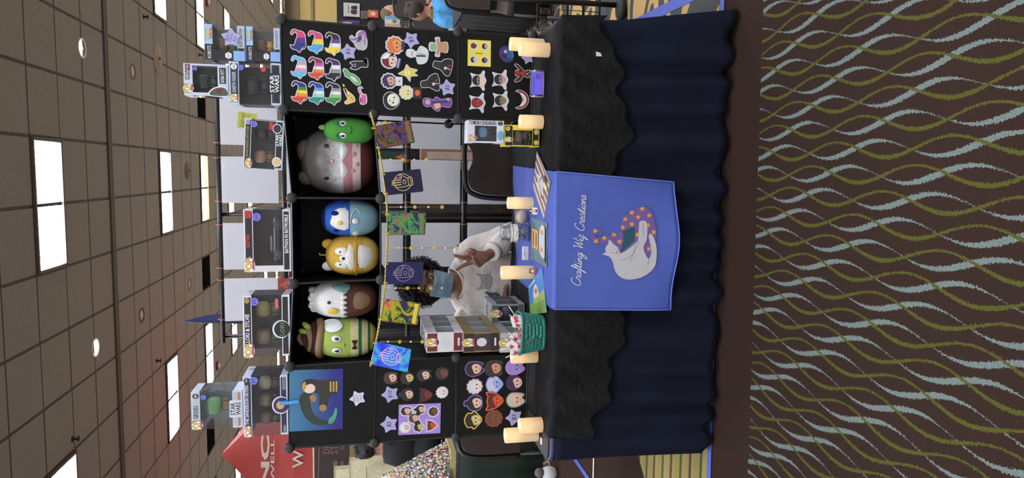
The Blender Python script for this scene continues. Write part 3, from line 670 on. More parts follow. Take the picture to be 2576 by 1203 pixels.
# ---------------------------------------------------------------- simple bust stickers: face, hair and shoulders in plain colours
def headart(hair, skin, kind='short', eye=BLACK, extra=None):
    'upright unit art, about one unit tall'
    H = catmull(circ(0, .08, .42, 12, .42), 2); L_ = []
    if kind == 'long': H = catmull([(-.36, -.45), (-.44, 0), (-.34, .36), (0, .5), (.34, .36), (.44, 0), (.36, -.45), (.18, -.42), (0, -.45), (-.18, -.42)], 3)
    if kind == 'curly': H = blob(11, .44, .45, .07)
    if kind == 'horn': H = catmull([(-.3, -.2), (-.44, .1), (-.5, .48), (-.3, .38), (0, .44), (.3, .38), (.5, .48), (.44, .1), (.3, -.2), (0, -.46)], 3)
    if kind == 'bun': H = catmull([(-.36, -.3), (-.44, .05), (-.3, .32), (-.13, .42), (-.12, .58), (.12, .58), (.13, .42), (.3, .32), (.44, .05), (.36, -.3), (0, -.42)], 3)
    if kind == 'tent': H = catmull([(-.2, -.5), (-.4, -.1), (-.36, .3), (0, .5), (.36, .3), (.4, -.1), (.3, -.5), (.1, -.36), (-.05, -.54)], 3)
    if kind == 'ears': H = catmull([(-.5, -.02), (-.38, .1), (-.38, .34), (0, .5), (.38, .34), (.38, .1), (.5, -.02), (.34, -.2), (0, -.46), (-.34, -.2)], 3)
    L_.append((H, hair)); L_.append((circ(0, -.1, .3, 16, .32), skin))
    L_.append((catmull([(-.32, -.02), (-.3, .2), (0, .34), (.3, .2), (.32, -.02), (.16, .14), (-.1, .06)], 3), hair))
    for sx in (-1, 1): L_.append((circ(sx*.12, -.12, .045, 8, .055), eye))
    L_.append(([(-.07, -.29), (0, -.31), (.07, -.29)], (90, 50, 48), .025))
    for e in extra or []: L_.append(e)
    return H, L_
def head(label, group, px, py, s, hair, skin, kind='short', bc=WHITE, border=.09, rot=0, extra=None, eye=BLACK):
    H, L_ = headart(hair, skin, kind, eye, extra); return sticker(label, group, px, py, H, L_, border, bc, rot, per=s)
SK = [(222, 178, 156), (196, 146, 112), (150, 96, 70), (112, 70, 54), (198, 184, 120), (150, 136, 206), (150, 166, 220), (200, 78, 44)]
g2 = 'stickers on the right tower middle panel'
head('orange and navy bust sticker at the top of the middle right panel', g2, *z4(415, 285), 44, (214, 110, 50), (222, 150, 90), 'curly', extra=[(rect(-.25, -.55, .25, -.38), (44, 44, 90))])
SU = catmull([(-16, -24), (-22, -6), (-6, 2), (-10, 14), (-6, 26), (6, 26), (10, 14), (6, 2), (22, -6), (16, -24), (0, -28)], 3)
sticker('pale haired bust sticker in a white suit on the middle right panel', g2, *z4(665, 388), SU, [(SU, (206, 210, 208)), (circ(0, 14, 8, 14, 10), (214, 214, 206)), ([(-4, 2), (0, -22)], (52, 70, 130), 5.), ([(4, 2), (1, -22)], (190, 160, 60), 1.2), (circ(-3, 13, 1.6), BLACK), (circ(3, 13, 1.6), BLACK), ([(-18, -8), (-4, 0), (-2, -24)], (90, 90, 92), .6), ([(18, -8), (4, 0), (3, -24)], (90, 90, 92), .6)], 1.6, rot=R(-8))
GB = catmull([(-9, 22), (9, 22), (10, 6), (22, 8), (23, -2), (11, -4), (12, -22), (-12, -22), (-11, -4), (-23, -2), (-22, 8), (-10, 6)], 3)
sticker('green and tan doll shaped sticker on the middle right panel', g2, *z4(905, 305), GB, [(circ(0, 13, 10, 16, 9), (120, 176, 130)), (catmull([(-10, 4), (10, 4), (12, -21), (-12, -21)], 3), (178, 142, 106)), ([(-20, 3), (-10, 2)], (178, 142, 106), 6.), ([(20, 3), (10, 2)], (178, 142, 106), 6.), ([(-8, 4), (8, 4)], (206, 178, 140), 3.)], 1.8)
head('half red half white haired bust sticker on the middle right panel', g2, *z4(365, 460), 42, (110, 36, 40), (222, 196, 176), 'short', rot=R(-14), extra=[(catmull([(0, .5), (.3, .36), (.4, .1), (.1, .2)], 3), (226, 226, 226)), (rect(-.3, -.62, .3, -.4), (60, 70, 140)), (rect(-.3, -.54, .3, -.48), WHITE)])
BA = catmull([(-3, 26), (6, 12), (20, 6), (12, -2), (8, -20), (0, -12), (-6, -21), (-8, -4), (-20, -2), (-8, 8)], 3)
sticker('yellow peeled banana sticker with a tiny face on the middle right panel', g2, *z4(575, 595), BA, [(BA, (214, 200, 84)), (circ(0, 4, 7), (232, 222, 170)), (circ(-2.5, 4, 1.1), BLACK), (circ(2.5, 4, 1.1), BLACK), ([(-4, 24), (-2, 12)], (170, 160, 60), 1.)], 1.6)
HD = catmull([(-7, 22), (7, 22), (9, 6), (18, -2), (20, -22), (-16, -22), (-20, -12), (-9, 4)], 3)
for c, nm, rt in (((950, 520), 'upper', R(-12)), ((812, 712), 'lower', R(10))):
    sticker(f'black cloaked figure sticker with raised arm, {nm} of the two on the middle right panel', g2, *z4(*c), HD, [(HD, BLACK), (circ(0, 13, 6, 12, 8), (44, 40, 42)), (circ(-3, -8, 4), (212, 196, 176)), ([(2, -12), (8, -20)], (150, 44, 48), 3.), ([(-2, -12), (-4, -21)], (200, 200, 204), 2.)], 1.6, rot=rt)
head('navy spiky haired bust sticker in a white apron on the middle right panel', g2, *z4(350, 685), 38, (44, 42, 90), (206, 160, 128), 'curly', extra=[(rect(-.3, -.9, .3, -.45), (204, 214, 222)), (circ(0, -.68, .08), (200, 130, 130))])
MK = blob(3, 21, 20, .04)
sticker('white spotted egg mask sticker with dark hair on the middle right panel', g2, *z4(375, 905), MK, [(MK, BLACK), (catmull(circ(1, -5, 16, 12, 15), 2), (220, 222, 200)), (circ(-6, -4, 2.4), (90, 40, 36)), (circ(7, -8, 2), (90, 40, 36)), (circ(0, 4, 1.6), (90, 40, 36)), ([(-14, 4), (12, -14)], (120, 120, 110), .5)], 1.6, rot=R(8))
head('pale blond bust sticker with a red brown jar on the middle right panel', g2, *z4(545, 815), 34, (220, 214, 150), (226, 206, 170), 'curly', extra=[(rect(-.42, -1.15, .42, -.5), (56, 24, 22)), (circ(0, -.82, .22, 12, .2), (204, 100, 60))])
PF = catmull([(-4, 34), (8, 34), (10, 22), (6, 10), (14, 2), (8, -10), (12, -34), (-2, -36), (-10, -30), (-8, -10), (-20, -4), (-16, 8), (-8, 14), (-10, 26)], 3)
sticker('purple and gold striding figure sticker on the middle right panel', g2, *z4(890, 930), PF, [(PF, (96, 70, 150)), (circ(1, 24, 7), (190, 150, 160)), (catmull([(-16, 4), (-4, 8), (0, -6), (-10, -8)], 3), (214, 170, 110)), (circ(9, -28, 4), (220, 150, 80)), ([(0, 14), (4, -28)], (50, 50, 110), 5.)], 1.8, bc=(196, 130, 180))
price(*z4(600, 225), ['$3'], 'lavender star tag reading three dollars on the middle right panel', rot=R(14)); price(*z4(1005, 762), ['$5'], 'lavender star tag reading five dollars on the middle right panel', rot=R(-10))
g3 = 'stickers on the right tower bottom panel'
def masked(label, c, hair, skin, mask):
    O = catmull([(-15, 16), (-17, 22), (-8, 18), (8, 18), (17, 22), (15, 14), (14, -2), (24, -10), (22, -14), (12, -13), (0, -18), (-12, -13), (-22, -14), (-24, -10), (-14, -2)], 3)
    return sticker(label, g3, *z4(*c), O, [(circ(0, 5, 13, 18, 13), hair), (catmull([(-9, 4), (9, 4), (9, -6), (0, -13), (-9, -6)], 3), skin), ([(-9, 1), (9, 1)], mask, 5.), (circ(-4, 1, 1.8, 8, 1.1), WHITE), (circ(4, 1, 1.8, 8, 1.1), WHITE)], 1.2)
masked('white eared black haired masked head sticker on the bottom right panel', (1360, 680), BLACK, (224, 196, 160), BLACK)
masked('white eared head sticker with dark blue eye mask on the bottom right panel', (1605, 670), (28, 26, 30), (190, 140, 110), (40, 60, 150))
masked('white eared plain red head sticker on the bottom right panel', (1350, 930), (130, 36, 34), (146, 40, 36), (120, 30, 30))
masked('white eared head sticker with green eye mask on the bottom right panel', (1612, 905), (26, 24, 26), (150, 110, 84), (30, 100, 50))
RF = catmull([(-6, 14), (6, 14), (8, 4), (20, 16), (22, 10), (12, -2), (6, -8), (9, -22), (2, -20), (0, -12), (-6, -22), (-10, -18), (-6, -6), (-16, 0), (-22, 12), (-18, 16), (-8, 4)], 3)
sticker('small red acrobat figure sticker with arms up on the bottom right panel', g3, *z4(1830, 600), RF, [(RF, (60, 24, 26)), (circ(0, 10, 7), (150, 40, 38)), (circ(0, -4, 5, 10, 7), (160, 60, 44)), ([(-4, -10), (-7, -19)], (150, 40, 38), 3.), ([(3, -10), (5, -18)], (150, 40, 38), 3.)], 1.4)
GRN = catmull([(-21, 15), (-16, 4), (0, -3), (16, 4), (21, 15), (23, 6), (16, -10), (0, -17), (-16, -10), (-23, 6)], 3)
sticker('wide red grinning mouth sticker with white teeth on the bottom right panel', g3, *z4(1840, 895), GRN, [(GRN, (140, 34, 32)), (catmull([(-17, 5), (0, -5), (17, 5), (12, -7), (0, -12), (-12, -7)], 3), (226, 224, 220))] + [([(x, -2 - 8*(1 - abs(x)/22)), (x*.9, 2 - 7*(1 - abs(x)/22))], (150, 140, 140), .6) for x in (-12, -8, -4, 0, 4, 8, 12)], 1.6)
CRS = blob(2, 20, 19, .05)
sticker('round blue swirl sticker with gold flecks half hidden by the right candles', g3, *z4(1670, 385), CRS, [(CRS, (40, 44, 120)), (circ(3, -4, 12, 14), (24, 90, 150)), (circ(-4, 6, 7), (30, 28, 60)), (circ(6, 4, 4), (206, 170, 110)), ([(-12, -12), (-2, -16), (10, -12)], (60, 140, 170), 2.5)], .4, bc=(70, 60, 140))
price(*z4(1905, 425), [], 'lavender star tag half hidden behind the two right candles', r=17)
a = Art(); F = pflat(*z4(1362, 375), YT - .0034); plate(a, F, rect(-33, -30, 33, 30), (222, 208, 62))
for cx_, cy_, hc, sc_ in ((18, 14, (110, 40, 34), (120, 44, 38)), (-17, 14, BLACK, (222, 190, 160)), (18, -15, (30, 28, 36), (200, 160, 130)), (-17, -15, (34, 30, 30), (140, 100, 76))):
    H, L_ = headart(hc, sc_, 'short'); Fs = F.sub(cx_, cy_, 17); ink(a, Fs, blob(7, .7, .62, .08), a.ci(WHITE), .0010); art(a, Fs, L_, .00115, .00008)
ink(a, F, rect(-1.2, -8, 1.2, 10), a.ci((160, 90, 40)), .0011)
tag(a.done('sticker_sheet'), 'yellow sticker sheet with four masked heads on the bottom right panel', 'sticker sheet')
# ---------------------------------------------------------------- left tower: heads
g4 = 'small head stickers on the left tower middle panel'
P4 = [((310, 265), (74, 50, 40), SK[0], 'long', 'brown long haired head sticker, first of the top row'), ((468, 265), (40, 34, 30), SK[4], 'ears', 'yellow skinned dark haired head sticker with big ears'), ((620, 240), (36, 30, 40), SK[0], 'tent', 'dark haired bearded pale head sticker'), ((792, 222), (60, 36, 34), SK[3], 'curly', 'very dark brown curly head sticker'),
      ((465, 420), (26, 24, 30), SK[0], 'bun', 'black haired pale head sticker with a top bun'), ((640, 425), (70, 24, 24), (120, 40, 34), 'horn', 'dark red horned head sticker'), ((790, 400), (210, 212, 216), (224, 206, 204), 'curly', 'white curly haired pale head sticker')]
for c, h, s_, k, lb in P4: head(lb + ' on the middle left panel', g4, *z1(*c), 33, h, s_, k, bc=(40, 36, 40), border=.05)
price(*z1(305, 418), ['$10'], 'lavender star tag reading ten dollars on the middle left panel', rot=R(3)); price(*z1(295, 700), ['$5'], 'lavender star tag reading five dollars on the middle left panel', rot=R(-4))
a = Art(); F = pflat(*z1(580, 650), YT - .0034, R(-1)); plate(a, F, rect(-38, -51, 38, 51), mat('sheet_lilac', (160, 130, 206), .5, var=.15, scale=60))
for (x, y), (h, s_, k) in zip([(455, 570), (583, 560), (702, 585), (528, 640), (450, 722), (575, 725), (690, 715)], [((60, 40, 34), SK[0], 'tent'), (BLACK, SK[0], 'bun'), ((70, 36, 30), SK[3], 'curly'), ((90, 60, 46), SK[0], 'long'), ((220, 220, 222), SK[0], 'curly'), ((40, 34, 30), SK[4], 'ears'), ((110, 30, 26), SK[7], 'horn')]):
    H, L_ = headart(h, s_, k); Fs = F.sub(-(y - 650)/3.725, -(x - 580)/3.725, 25); ink(a, Fs, offset(H, .12), a.ci(WHITE), .0010); art(a, Fs, L_, .00115, .00008)
tag(a.done('sticker_sheet'), 'lilac sticker sheet with seven white edged heads on the middle left panel', 'sticker sheet')
g5 = 'large head stickers on the left tower bottom panel'
P5 = [((1090, 180), (40, 30, 36), SK[0], 'tent', (110, 90, 170), 'dark haired bearded head sticker with purple edge'), ((1275, 175), (60, 40, 34), SK[1], 'long', (30, 60, 40), 'brown haired head sticker with green edge'), ((1470, 165), (150, 130, 200), SK[5], 'tent', (196, 130, 200), 'lilac head sticker with flowing pink edge'),
      ((1095, 345), (196, 206, 212), (230, 206, 200), 'curly', (90, 30, 34), 'white wavy haired head sticker with dark red edge'), ((1285, 325), (186, 190, 206), SK[6], 'ears', (110, 120, 200), 'blue skinned head sticker with pale hood'), ((1475, 310), (60, 36, 70), SK[0], 'short', (70, 40, 90), 'pink and purple split face head sticker'),
      ((1095, 500), (28, 26, 34), SK[0], 'bun', (120, 100, 180), 'black haired head sticker with a silver top bun'), ((1285, 480), (90, 28, 22), (206, 76, 46), 'horn', (226, 100, 50), 'bright orange horned head sticker'), ((1475, 470), (190, 186, 170), SK[0], 'tent', (120, 116, 100), 'silver haired pale head sticker'),
      ((1085, 660), (34, 28, 24), SK[4], 'ears', (214, 180, 60), 'yellow edged dark haired head sticker'), ((1275, 645), (100, 56, 42), SK[3], 'curly', (150, 70, 50), 'brown head sticker with a bear like muzzle')]
for c, h, s_, k, bc, lb in P5: head(lb + ' on the bottom left panel', g5, *z1(*c), 42, h, s_, k, bc=bc, border=.06)
price(*z1(1465, 635), ['$3'], 'lavender star tag reading three dollars behind the left candles', rot=R(2))
price(*z8(1690, 430), ['PRINTS', '$10 EACH', '2 FOR $15'], 'small white star tag with handwriting under the framed blue print', r=20, rot=R(6), c=(206, 204, 222))
# ---------------------------------------------------------------- blue art print and its clip
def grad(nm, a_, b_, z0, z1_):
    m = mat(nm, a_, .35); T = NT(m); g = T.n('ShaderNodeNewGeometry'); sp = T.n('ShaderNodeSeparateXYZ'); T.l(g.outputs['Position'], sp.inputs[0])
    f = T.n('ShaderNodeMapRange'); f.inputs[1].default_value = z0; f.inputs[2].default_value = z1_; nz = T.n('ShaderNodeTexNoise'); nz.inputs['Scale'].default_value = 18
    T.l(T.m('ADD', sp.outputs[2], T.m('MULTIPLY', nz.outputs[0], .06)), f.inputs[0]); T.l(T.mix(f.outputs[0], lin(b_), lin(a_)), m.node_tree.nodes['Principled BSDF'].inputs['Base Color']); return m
zt, zb = onY(733, 1006, YT).z, onY(859, 1006, YT).z
a = Art(); F = pflat(795.5, 1007, YT - .0034, R(-.8)); plate(a, F, rect(-76, -63.5, 77, 63.5), grad('print_sky', (58, 118, 150), (26, 32, 120), zb + .06, zt + .04))
art(a, F, [(catmull([(20, 30), (10, 38), (-20, 36), (-50, 20), (-64, -6), (-60, -38), (-54, -40), (-48, -10), (-30, 8), (0, 14), (14, 8), (22, 18)], 3), (34, 50, 40)), (catmull([(-62, -30), (-54, -44), (-30, -50), (-20, -46), (-38, -40), (-50, -30)], 3), (70, 150, 110)), (catmull([(-4, 10), (10, 16), (14, 4), (0, 0)], 3), (150, 120, 60)),
          (catmull([(24, 22), (34, 34), (48, 30), (54, 12), (50, -6), (48, -48), (20, -52), (8, -32), (-24, -24), (-26, -8), (14, -6), (20, 8)], 3), (40, 36, 34)), (circ(30, 16, 12, 16, 14), (222, 196, 176)), (catmull([(24, 30), (40, 36), (52, 26), (52, 6), (42, 14), (36, 28)], 3), (28, 26, 30)), (rect(20, -50, 46, -46), (190, 150, 60)), (rect(20, -43, 46, -39), (190, 150, 60)), (rect(20, -36, 46, -32), (190, 150, 60)), (circ(-20, -16, 9), (150, 120, 56)), (catmull([(24, 30), (40, 34), (48, 26), (36, 24)], 3), (176, 146, 60))], .0011, .00012)
tag(a.done('art_print'), 'blue art print of a figure hugging a dark green curl, top left shelf panel', 'print')
p = onY(728, 1012, YT - .006); t = thing('peg_clip', 'light blue spring clip holding the blue art print', 'clip', p)
for s_ in (-1, 1): MB().box(p + Vector((0, s_*.006 - .002, .0)), (.014, .005, .08), bev=.0015, rot=Matrix.Rotation(R(-4), 3, 'Y')).build('jaw', mat('clip_blue', (70, 150, 214), .35), t)
MB().tube([p + Vector((-.008, -.002, .005)), p + Vector((.008, -.002, .005))], .004, 8).build('spring', M_leg, t)
# ================================================================ window boxes with vinyl figures
def clearm(name, fac=.1, tint=(247, 249, 251)):
    if name in MATS: return MATS[name]
    m = bpy.data.materials.new(name); m.use_nodes = True; MATS[name] = m; T = NT(m); nt = m.node_tree; nt.nodes.remove(nt.nodes['Principled BSDF'])
    tr = T.n('ShaderNodeBsdfTransparent'); tr.inputs[0].default_value = lin(tint); gl = T.n('ShaderNodeBsdfGlossy'); gl.inputs['Roughness'].default_value = .12
    nz = T.n('ShaderNodeTexNoise'); nz.inputs['Scale'].default_value = 24; tc = T.n('ShaderNodeTexCoord'); T.l(tc.outputs['Object'], nz.inputs['Vector'])
    bp = T.n('ShaderNodeBump'); bp.inputs['Strength'].default_value = .25; bp.inputs['Distance'].default_value = .01; T.l(nz.outputs[0], bp.inputs['Height']); T.l(bp.outputs[0], gl.inputs['Normal'])
    lw = T.n('ShaderNodeLayerWeight'); lw.inputs[0].default_value = .35
    mx = T.n('ShaderNodeMixShader'); T.l(T.m('ADD', T.m('MULTIPLY', lw.outputs['Fresnel'], .35), fac), mx.inputs[0]); T.l(tr.outputs[0], mx.inputs[1]); T.l(gl.outputs[0], mx.inputs[2])
    T.l(mx.outputs[0], nt.nodes['Material Output'].inputs[0]); return m
CLEAR = clearm('clear_window', .03); SLEEVE = clearm('clear_sleeve', .03, (253, 253, 254))
def vinyl(t, base, w_, cols, X, Yv):
    'plain big headed vinyl figure without features'
    hd, bd = cols; u = w_
    f = MB().ell(base + Vector((0, 0, u*.95)), (u*.36, u*.3, u*.33), 16, 10, 0, p=.75, q=.75).build('figure', mat('vinyl_%d_%d_%d' % hd, hd, .4), t)
    b = MB().ell(base + Vector((0, 0, u*.42)), (u*.2, u*.15, u*.26), 12, 8, p=.8)
    for s_ in (-1, 1): b.ell(base + Vector((s_*u*.11, -u*.03, u*.1)), (u*.09, u*.13, u*.11), 10, 6); b.ell(base + Vector((s_*u*.24, 0, u*.46)), (u*.07, u*.08, u*.18), 8, 6)
    b.build('body', mat('vinyl_%d_%d_%d' % bd, bd, .4), f)
def wbox(label, px, Yf, dp, border, inner, figs, prints, hb=.17, fb=.17, lm=.0, rm=.0, tilt=0., yaw=0., back=(60, 58, 60), sidewin=True, zb=None, group='boxed vinyl figures on the shelf', sidetext=None, figw=None, dot=None, car=False):
    'front rectangle px = (V0, V1, y0, y1) in photo pixels on the plane Y = Yf'
    V0, V1, y0, y1 = px; vm, ym = (V0 + V1)/2, (y0 + y1)/2
    xl, xr = onY(vm, y1, Yf).x, onY(vm, y0, Yf).x; z0, z1_ = onY(V1, ym, Yf).z, onY(V0, ym, Yf).z
    if zb is not None: z0 = zb
    W, H = xr - xl, z1_ - z0; o = Vector(((xl + xr)/2, Yf, z0))
    rt = Matrix.Rotation(yaw, 3, 'Z') @ Matrix.Rotation(tilt, 3, 'Y'); ex, ey, ez = rt @ Vector((1, 0, 0)), rt @ Vector((0, 1, 0)), rt @ Vector((0, 0, 1))
    t = thing('figure_box', label, 'toy box', o + ey*dp/2, group)
    F = Flat(o, ex, ez)                       # front
    def bx(mb, u0, v0, u1, v1, d0, d1, mi=0):
        c = [F(u, v, -d) for d in (d0, d1) for u, v in ((u0, v0), (u1, v0), (u1, v1), (u0, v1))]
        mb.add(c, [(0, 1, 2, 3), (7, 6, 5, 4), (0, 4, 5, 1), (3, 2, 6, 7), (0, 3, 7, 4), (1, 5, 6, 2)], mi)
    h, f_ = H*hb, H*fb; e = .0012; a = Art(); cb, ci_, ck = a.ci(border), a.ci(inner), a.ci(back)
    bx(a, -W/2, 0, W/2, H, dp - e, dp, ck); bx(a, -W/2, 0, W/2, e, 0, dp - e, cb); bx(a, -W/2, H - e, W/2, H, 0, dp - e, cb)
    bx(a, -W/2, e, W/2, f_, 0, e, cb); bx(a, -W/2, H - h, W/2, H - e, 0, e, cb)
    for s_ in (-1, 1):
        x = s_*W/2
        bx(a, min(x, x - s_*e), e, max(x, x - s_*e), f_*.9, e, dp - e, cb); bx(a, min(x, x - s_*e), H - h*.9, max(x, x - s_*e), H - e, e, dp - e, cb)
        k = lm if s_ < 0 else rm
        if k: bx(a, min(x, x - s_*W*k), f_, max(x, x - s_*W*k), H - h, 0, e, cb)
        if not sidewin: bx(a, min(x, x - s_*e), f_*.9, max(x, x - s_*e), H - h*.9, e, dp - e, ck)
    a.done('carton', t)
    wn = MB(); wn.poly([F(-W/2 + e, f_, -.0006), F(W/2 - e, f_, -.0006), F(W/2 - e, H - h, -.0006), F(-W/2 + e, H - h, -.0006)])
    if sidewin:
        for s_ in (-1, 1): x = s_*(W/2 - .0004); wn.poly([F(x, f_*.9, -e), F(x, f_*.9, -dp + e), F(x, H - h*.9, -dp + e), F(x, H - h*.9, -e)][::s_])
    wn.build('window', CLEAR, t)
    g = Art(); m_ = .0008
    bd_ = min(W, H)*.045
    g2 = Art()
    for u0, v0, u1, v1 in ((-W/2 + bd_, bd_*.8, W/2 - bd_, f_ - bd_*.4), (-W/2 + bd_, H - h + bd_*.4, W/2 - bd_, H - bd_*.8)): ink(g if v0 > H/2 else g2, F, rect(u0, v0, u1, v1), (g if v0 > H/2 else g2).ci(inner), .0004)
    U = Flat(o, ex*W, ez*H)                    # unit square, u in -.5 .. .5, v in 0 .. 1
    for hi, ga in ((True, g), (False, g2)):
        sel = []
        for L_ in prints:
            vv = (L_[2][1] + L_[2][3])/2 if isinstance(L_[0], str) else sum(q_[1] for q_ in L_[0])/len(L_[0])
            if (vv > .5) == hi: sel.append(L_)
        art(ga, U, sel, m_, .00015)
    if sidetext:
        Fr = Flat(o + ex*W/2 + ey*dp*.94, ez*H, -ey*dp); gs = Art(); text(gs, Fr, sidetext, .05, .12, .95, .3, gs.ci((50, 48, 54)), .0008); gs.done('side_print', t)
    if dot:
        du, dv, s_ = dot; asp = W/H; gd = Art(); ink(gd, U, circ(du, dv, .065, 16, .065*asp), gd.ci((110, 112, 210)), .0016); text(gd, U, s_, du - .04, dv - .03*asp, du + .04, dv + .03*asp, gd.ci((40, 40, 90)), .0018); gd.done('price_sticker', t)
    g.done('header_print', t); g2.done('footer_print', t)
    fw_ = figw or min(W/max(1, len(figs))*.95, (H - h - f_)*.8)
    if car:
        c = MB().box(F(0, f_ + H*.17, -dp*.5), (W*.74, dp*.5, H*.13), bev=.008, rot=rt).box(F(-W*.06, f_ + H*.26, -dp*.5), (W*.3, dp*.4, H*.12), bev=.01, rot=rt).build('figure', mat('car_black', (24, 24, 28), .2), t)
        for u in (-.24, .24):
            for d in (.22, .78): MB().lathe([(0, -.012), (H*.11, -.012), (H*.11, .012), (0, .012)], F(u*W, f_ + H*.11, -dp*d), 18, 0, rt @ AX).build('wheel', mat('car_wheel', (40, 40, 44), .4), c)
    else:
        for i, cc in enumerate(figs): vinyl(t, F((i + .5 - len(figs)/2)*W/len(figs)*.9, f_*.75, -dp*.5), fw_, cc, ex, ey)
    return t
def pop(u, v, k=1., sub=(170, 60, 60)):
    'speech bubble logo'
    return [(circ(u, v, .12*k, 16, .1*k), (230, 230, 232)), ('POP!', (36, 34, 40), (u - .115*k, v - .05*k, u + .115*k, v + .095*k, .05)), ('POP!', (226, 190, 60), (u - .105*k, v - .04*k, u + .105*k, v + .085*k, .015)), (rect(u - .07*k, v - .085*k, u + .09*k, v - .05*k), sub)]
LG = (188, 196, 212)
TOPZ = lambda c: (ND[(c, 3)].z + ND[(c + 1, 3)].z)/2 + .009
Yb = YT + .02
SWW = lambda c, u0, v0, u1, v1: [('STAR', c, (u0, (v0 + v1)/2 + .005, u1, v1, .02)), ('WARS', c, (u0, v0, u1, (v0 + v1)/2 - .005, .02))]
TOY = lambda nm: [(rect(-.06, .8, .49, .99), (150, 190, 226)), ('TOY', (50, 50, 60), (.05, .86, .39, .975, .05)), ('TOY', (232, 200, 50), (.06, .87, .38, .965, .02)), (rect(.1, .815, .4, .86), (190, 60, 40)), ('STORY', (230, 220, 200), (.13, .823, .37, .853)), (rect(-.5, .8, -.06, .99), (26, 26, 30)), ('ROBOTS', WHITE, (-.46, .84, -.1, .93, .02)),
    (rect(-.5, .02, -.22, .8), (26, 26, 30)), (circ(-.36, .42, .1, 6, .09), (226, 224, 222)), ('030', (190, 60, 50), (-.43, .39, -.3, .45)), (rect(-.5, .02, -.22, .3), (130, 170, 220)), (rect(-.14, .02, .48, .2), (176, 184, 196)), (nm, (40, 40, 44), (-.1, .075, .42, .15, .015))]
wbox('toy box with blue header, lower of two stacked at right corner', (619, 711, 68, 154), Yb, .1, (120, 140, 170), (30, 30, 34), [((110, 80, 58), (206, 160, 60))], TOY('WOODY'), .2, .19, lm=.2, back=(96, 94, 86), zb=TOPZ(4))
zz = onY(618, 110, Yb).z
wbox('toy box with blue header and handwritten star, upper of two stacked at right corner', (514, 617, 62, 152), Yb, .1, (120, 140, 170), (30, 30, 34), [((110, 80, 58), (90, 150, 90))], TOY('BUZZ LIGHTYEAR'), .2, .19, lm=.2, back=(110, 106, 96), zb=zz + .001)
price(*z3(630, 290), ['Buzz +', 'Woody', '$20'], 'lavender star tag with handwriting on the upper corner toy box', r=25, rot=R(-18), Y=Yb - .001)
wbox('large dark windowed toy box under the smaller grey toy box, top right', (576, 711, 157, 263), Yb, .15, LG, (44, 50, 66), [((22, 22, 24), (30, 30, 32))], pop(-.36, .9, .9) + [('DARTH VADER', (206, 214, 226), (-.22, .87, .26, .94, .01)), (circ(.38, .9, .07, 14, .06), (226, 226, 230)), ('442', (40, 40, 44), (.33, .875, .43, .925)), (rect(-.42, .05, .42, .15), BLACK), (rect(-.24, .02, .26, .24), BLACK)] + SWW((220, 226, 232), -.2, .04, .22, .22) + [(circ(.34, .34, .06, 14, .05), (190, 60, 50))], .19, .2, dot=(.36, .77, '$15'), back=(40, 40, 42), zb=TOPZ(4))
zz = onY(575, 205, Yb).z
wbox('grey toy box standing on top of the dark windowed box, highest on the right', (462, 573, 161, 241), Yb, .1, LG, (188, 196, 212), [((44, 48, 46), (40, 46, 42))], pop(-.28, .9, 1.2) + SWW((54, 54, 20), -.02, .86, .3, .97) + [(rect(.3, .86, .47, .96), (90, 30, 50)), ('480', (226, 210, 200), (.32, .885, .45, .935)), (rect(-.1, .05, .4, .2), (30, 30, 34)), ('BOBA FETT', (224, 224, 224), (-.06, .09, .36, .17, .01)), (catmull([(-.5, .02), (-.5, .42), (-.36, .44), (-.22, .3), (-.18, .12), (-.3, .02)], 3), (226, 228, 230)), (catmull([(-.48, .03), (-.48, .4), (-.37, .41), (-.25, .29), (-.22, .12), (-.32, .03)], 3), (70, 84, 70)), (catmull([(-.44, .18), (-.3, .3), (-.26, .14)], 3), (110, 36, 40))], .2, .24, lm=.1, rm=.06, dot=(.34, .74, '$5'), back=(30, 32, 34), zb=zz + .001)
wbox('tilted toy box with a gold lettered header leaning before the yellow note', (613, 722, 303, 428), Yb + .01, .12, LG, (26, 26, 30), [((150, 116, 90), (110, 84, 60)), ((28, 28, 30), (30, 30, 32))], pop(-.4, .86, .9) + [('OBI-WAN KENOBI & DARTH VADER', (190, 160, 80), (-.28, .88, .34, .94)), (circ(.42, .91, .05, 12, .06), (160, 168, 180)), ('2', BLACK, (.4, .88, .44, .94))] + SWW((226, 230, 234), -.02, .03, .22, .2) + [(circ(.33, .17, .1, 12, .12), (226, 228, 230)), (circ(.33, .17, .085, 12, .1), (40, 40, 44)), (circ(-.34, .15, .1, 12, .12), (226, 228, 230)), (circ(-.34, .15, .085, 12, .1), (206, 184, 130)), (rrect(.3, .28, .46, .37, .03), (186, 44, 50))], .18, .2, tilt=R(3.2), dot=(.39, .76, '$15'), back=(54, 52, 54), zb=TOPZ(3) + .012)
wbox('wide toy box with a black model car and red number badge on the middle cube', (613, 731, 527, 684), Yb, .16, (206, 206, 208), (26, 24, 26), [], pop(-.39, .88, 1.1) + [('BATMAN', (200, 60, 50), (-.1, .87, .1, .95, .02)), (rect(.36, .84, .48, .97), (190, 54, 46)), ('282', (60, 20, 20), (.37, .88, .47, .94)), ('BATMAN IN BATMOBILE', (226, 226, 228), (-.2, .055, .42, .135, .015))], .2, .17, lm=.1, car=True, dot=(.38, .72, '$40'), back=(60, 40, 44), zb=TOPZ(2))
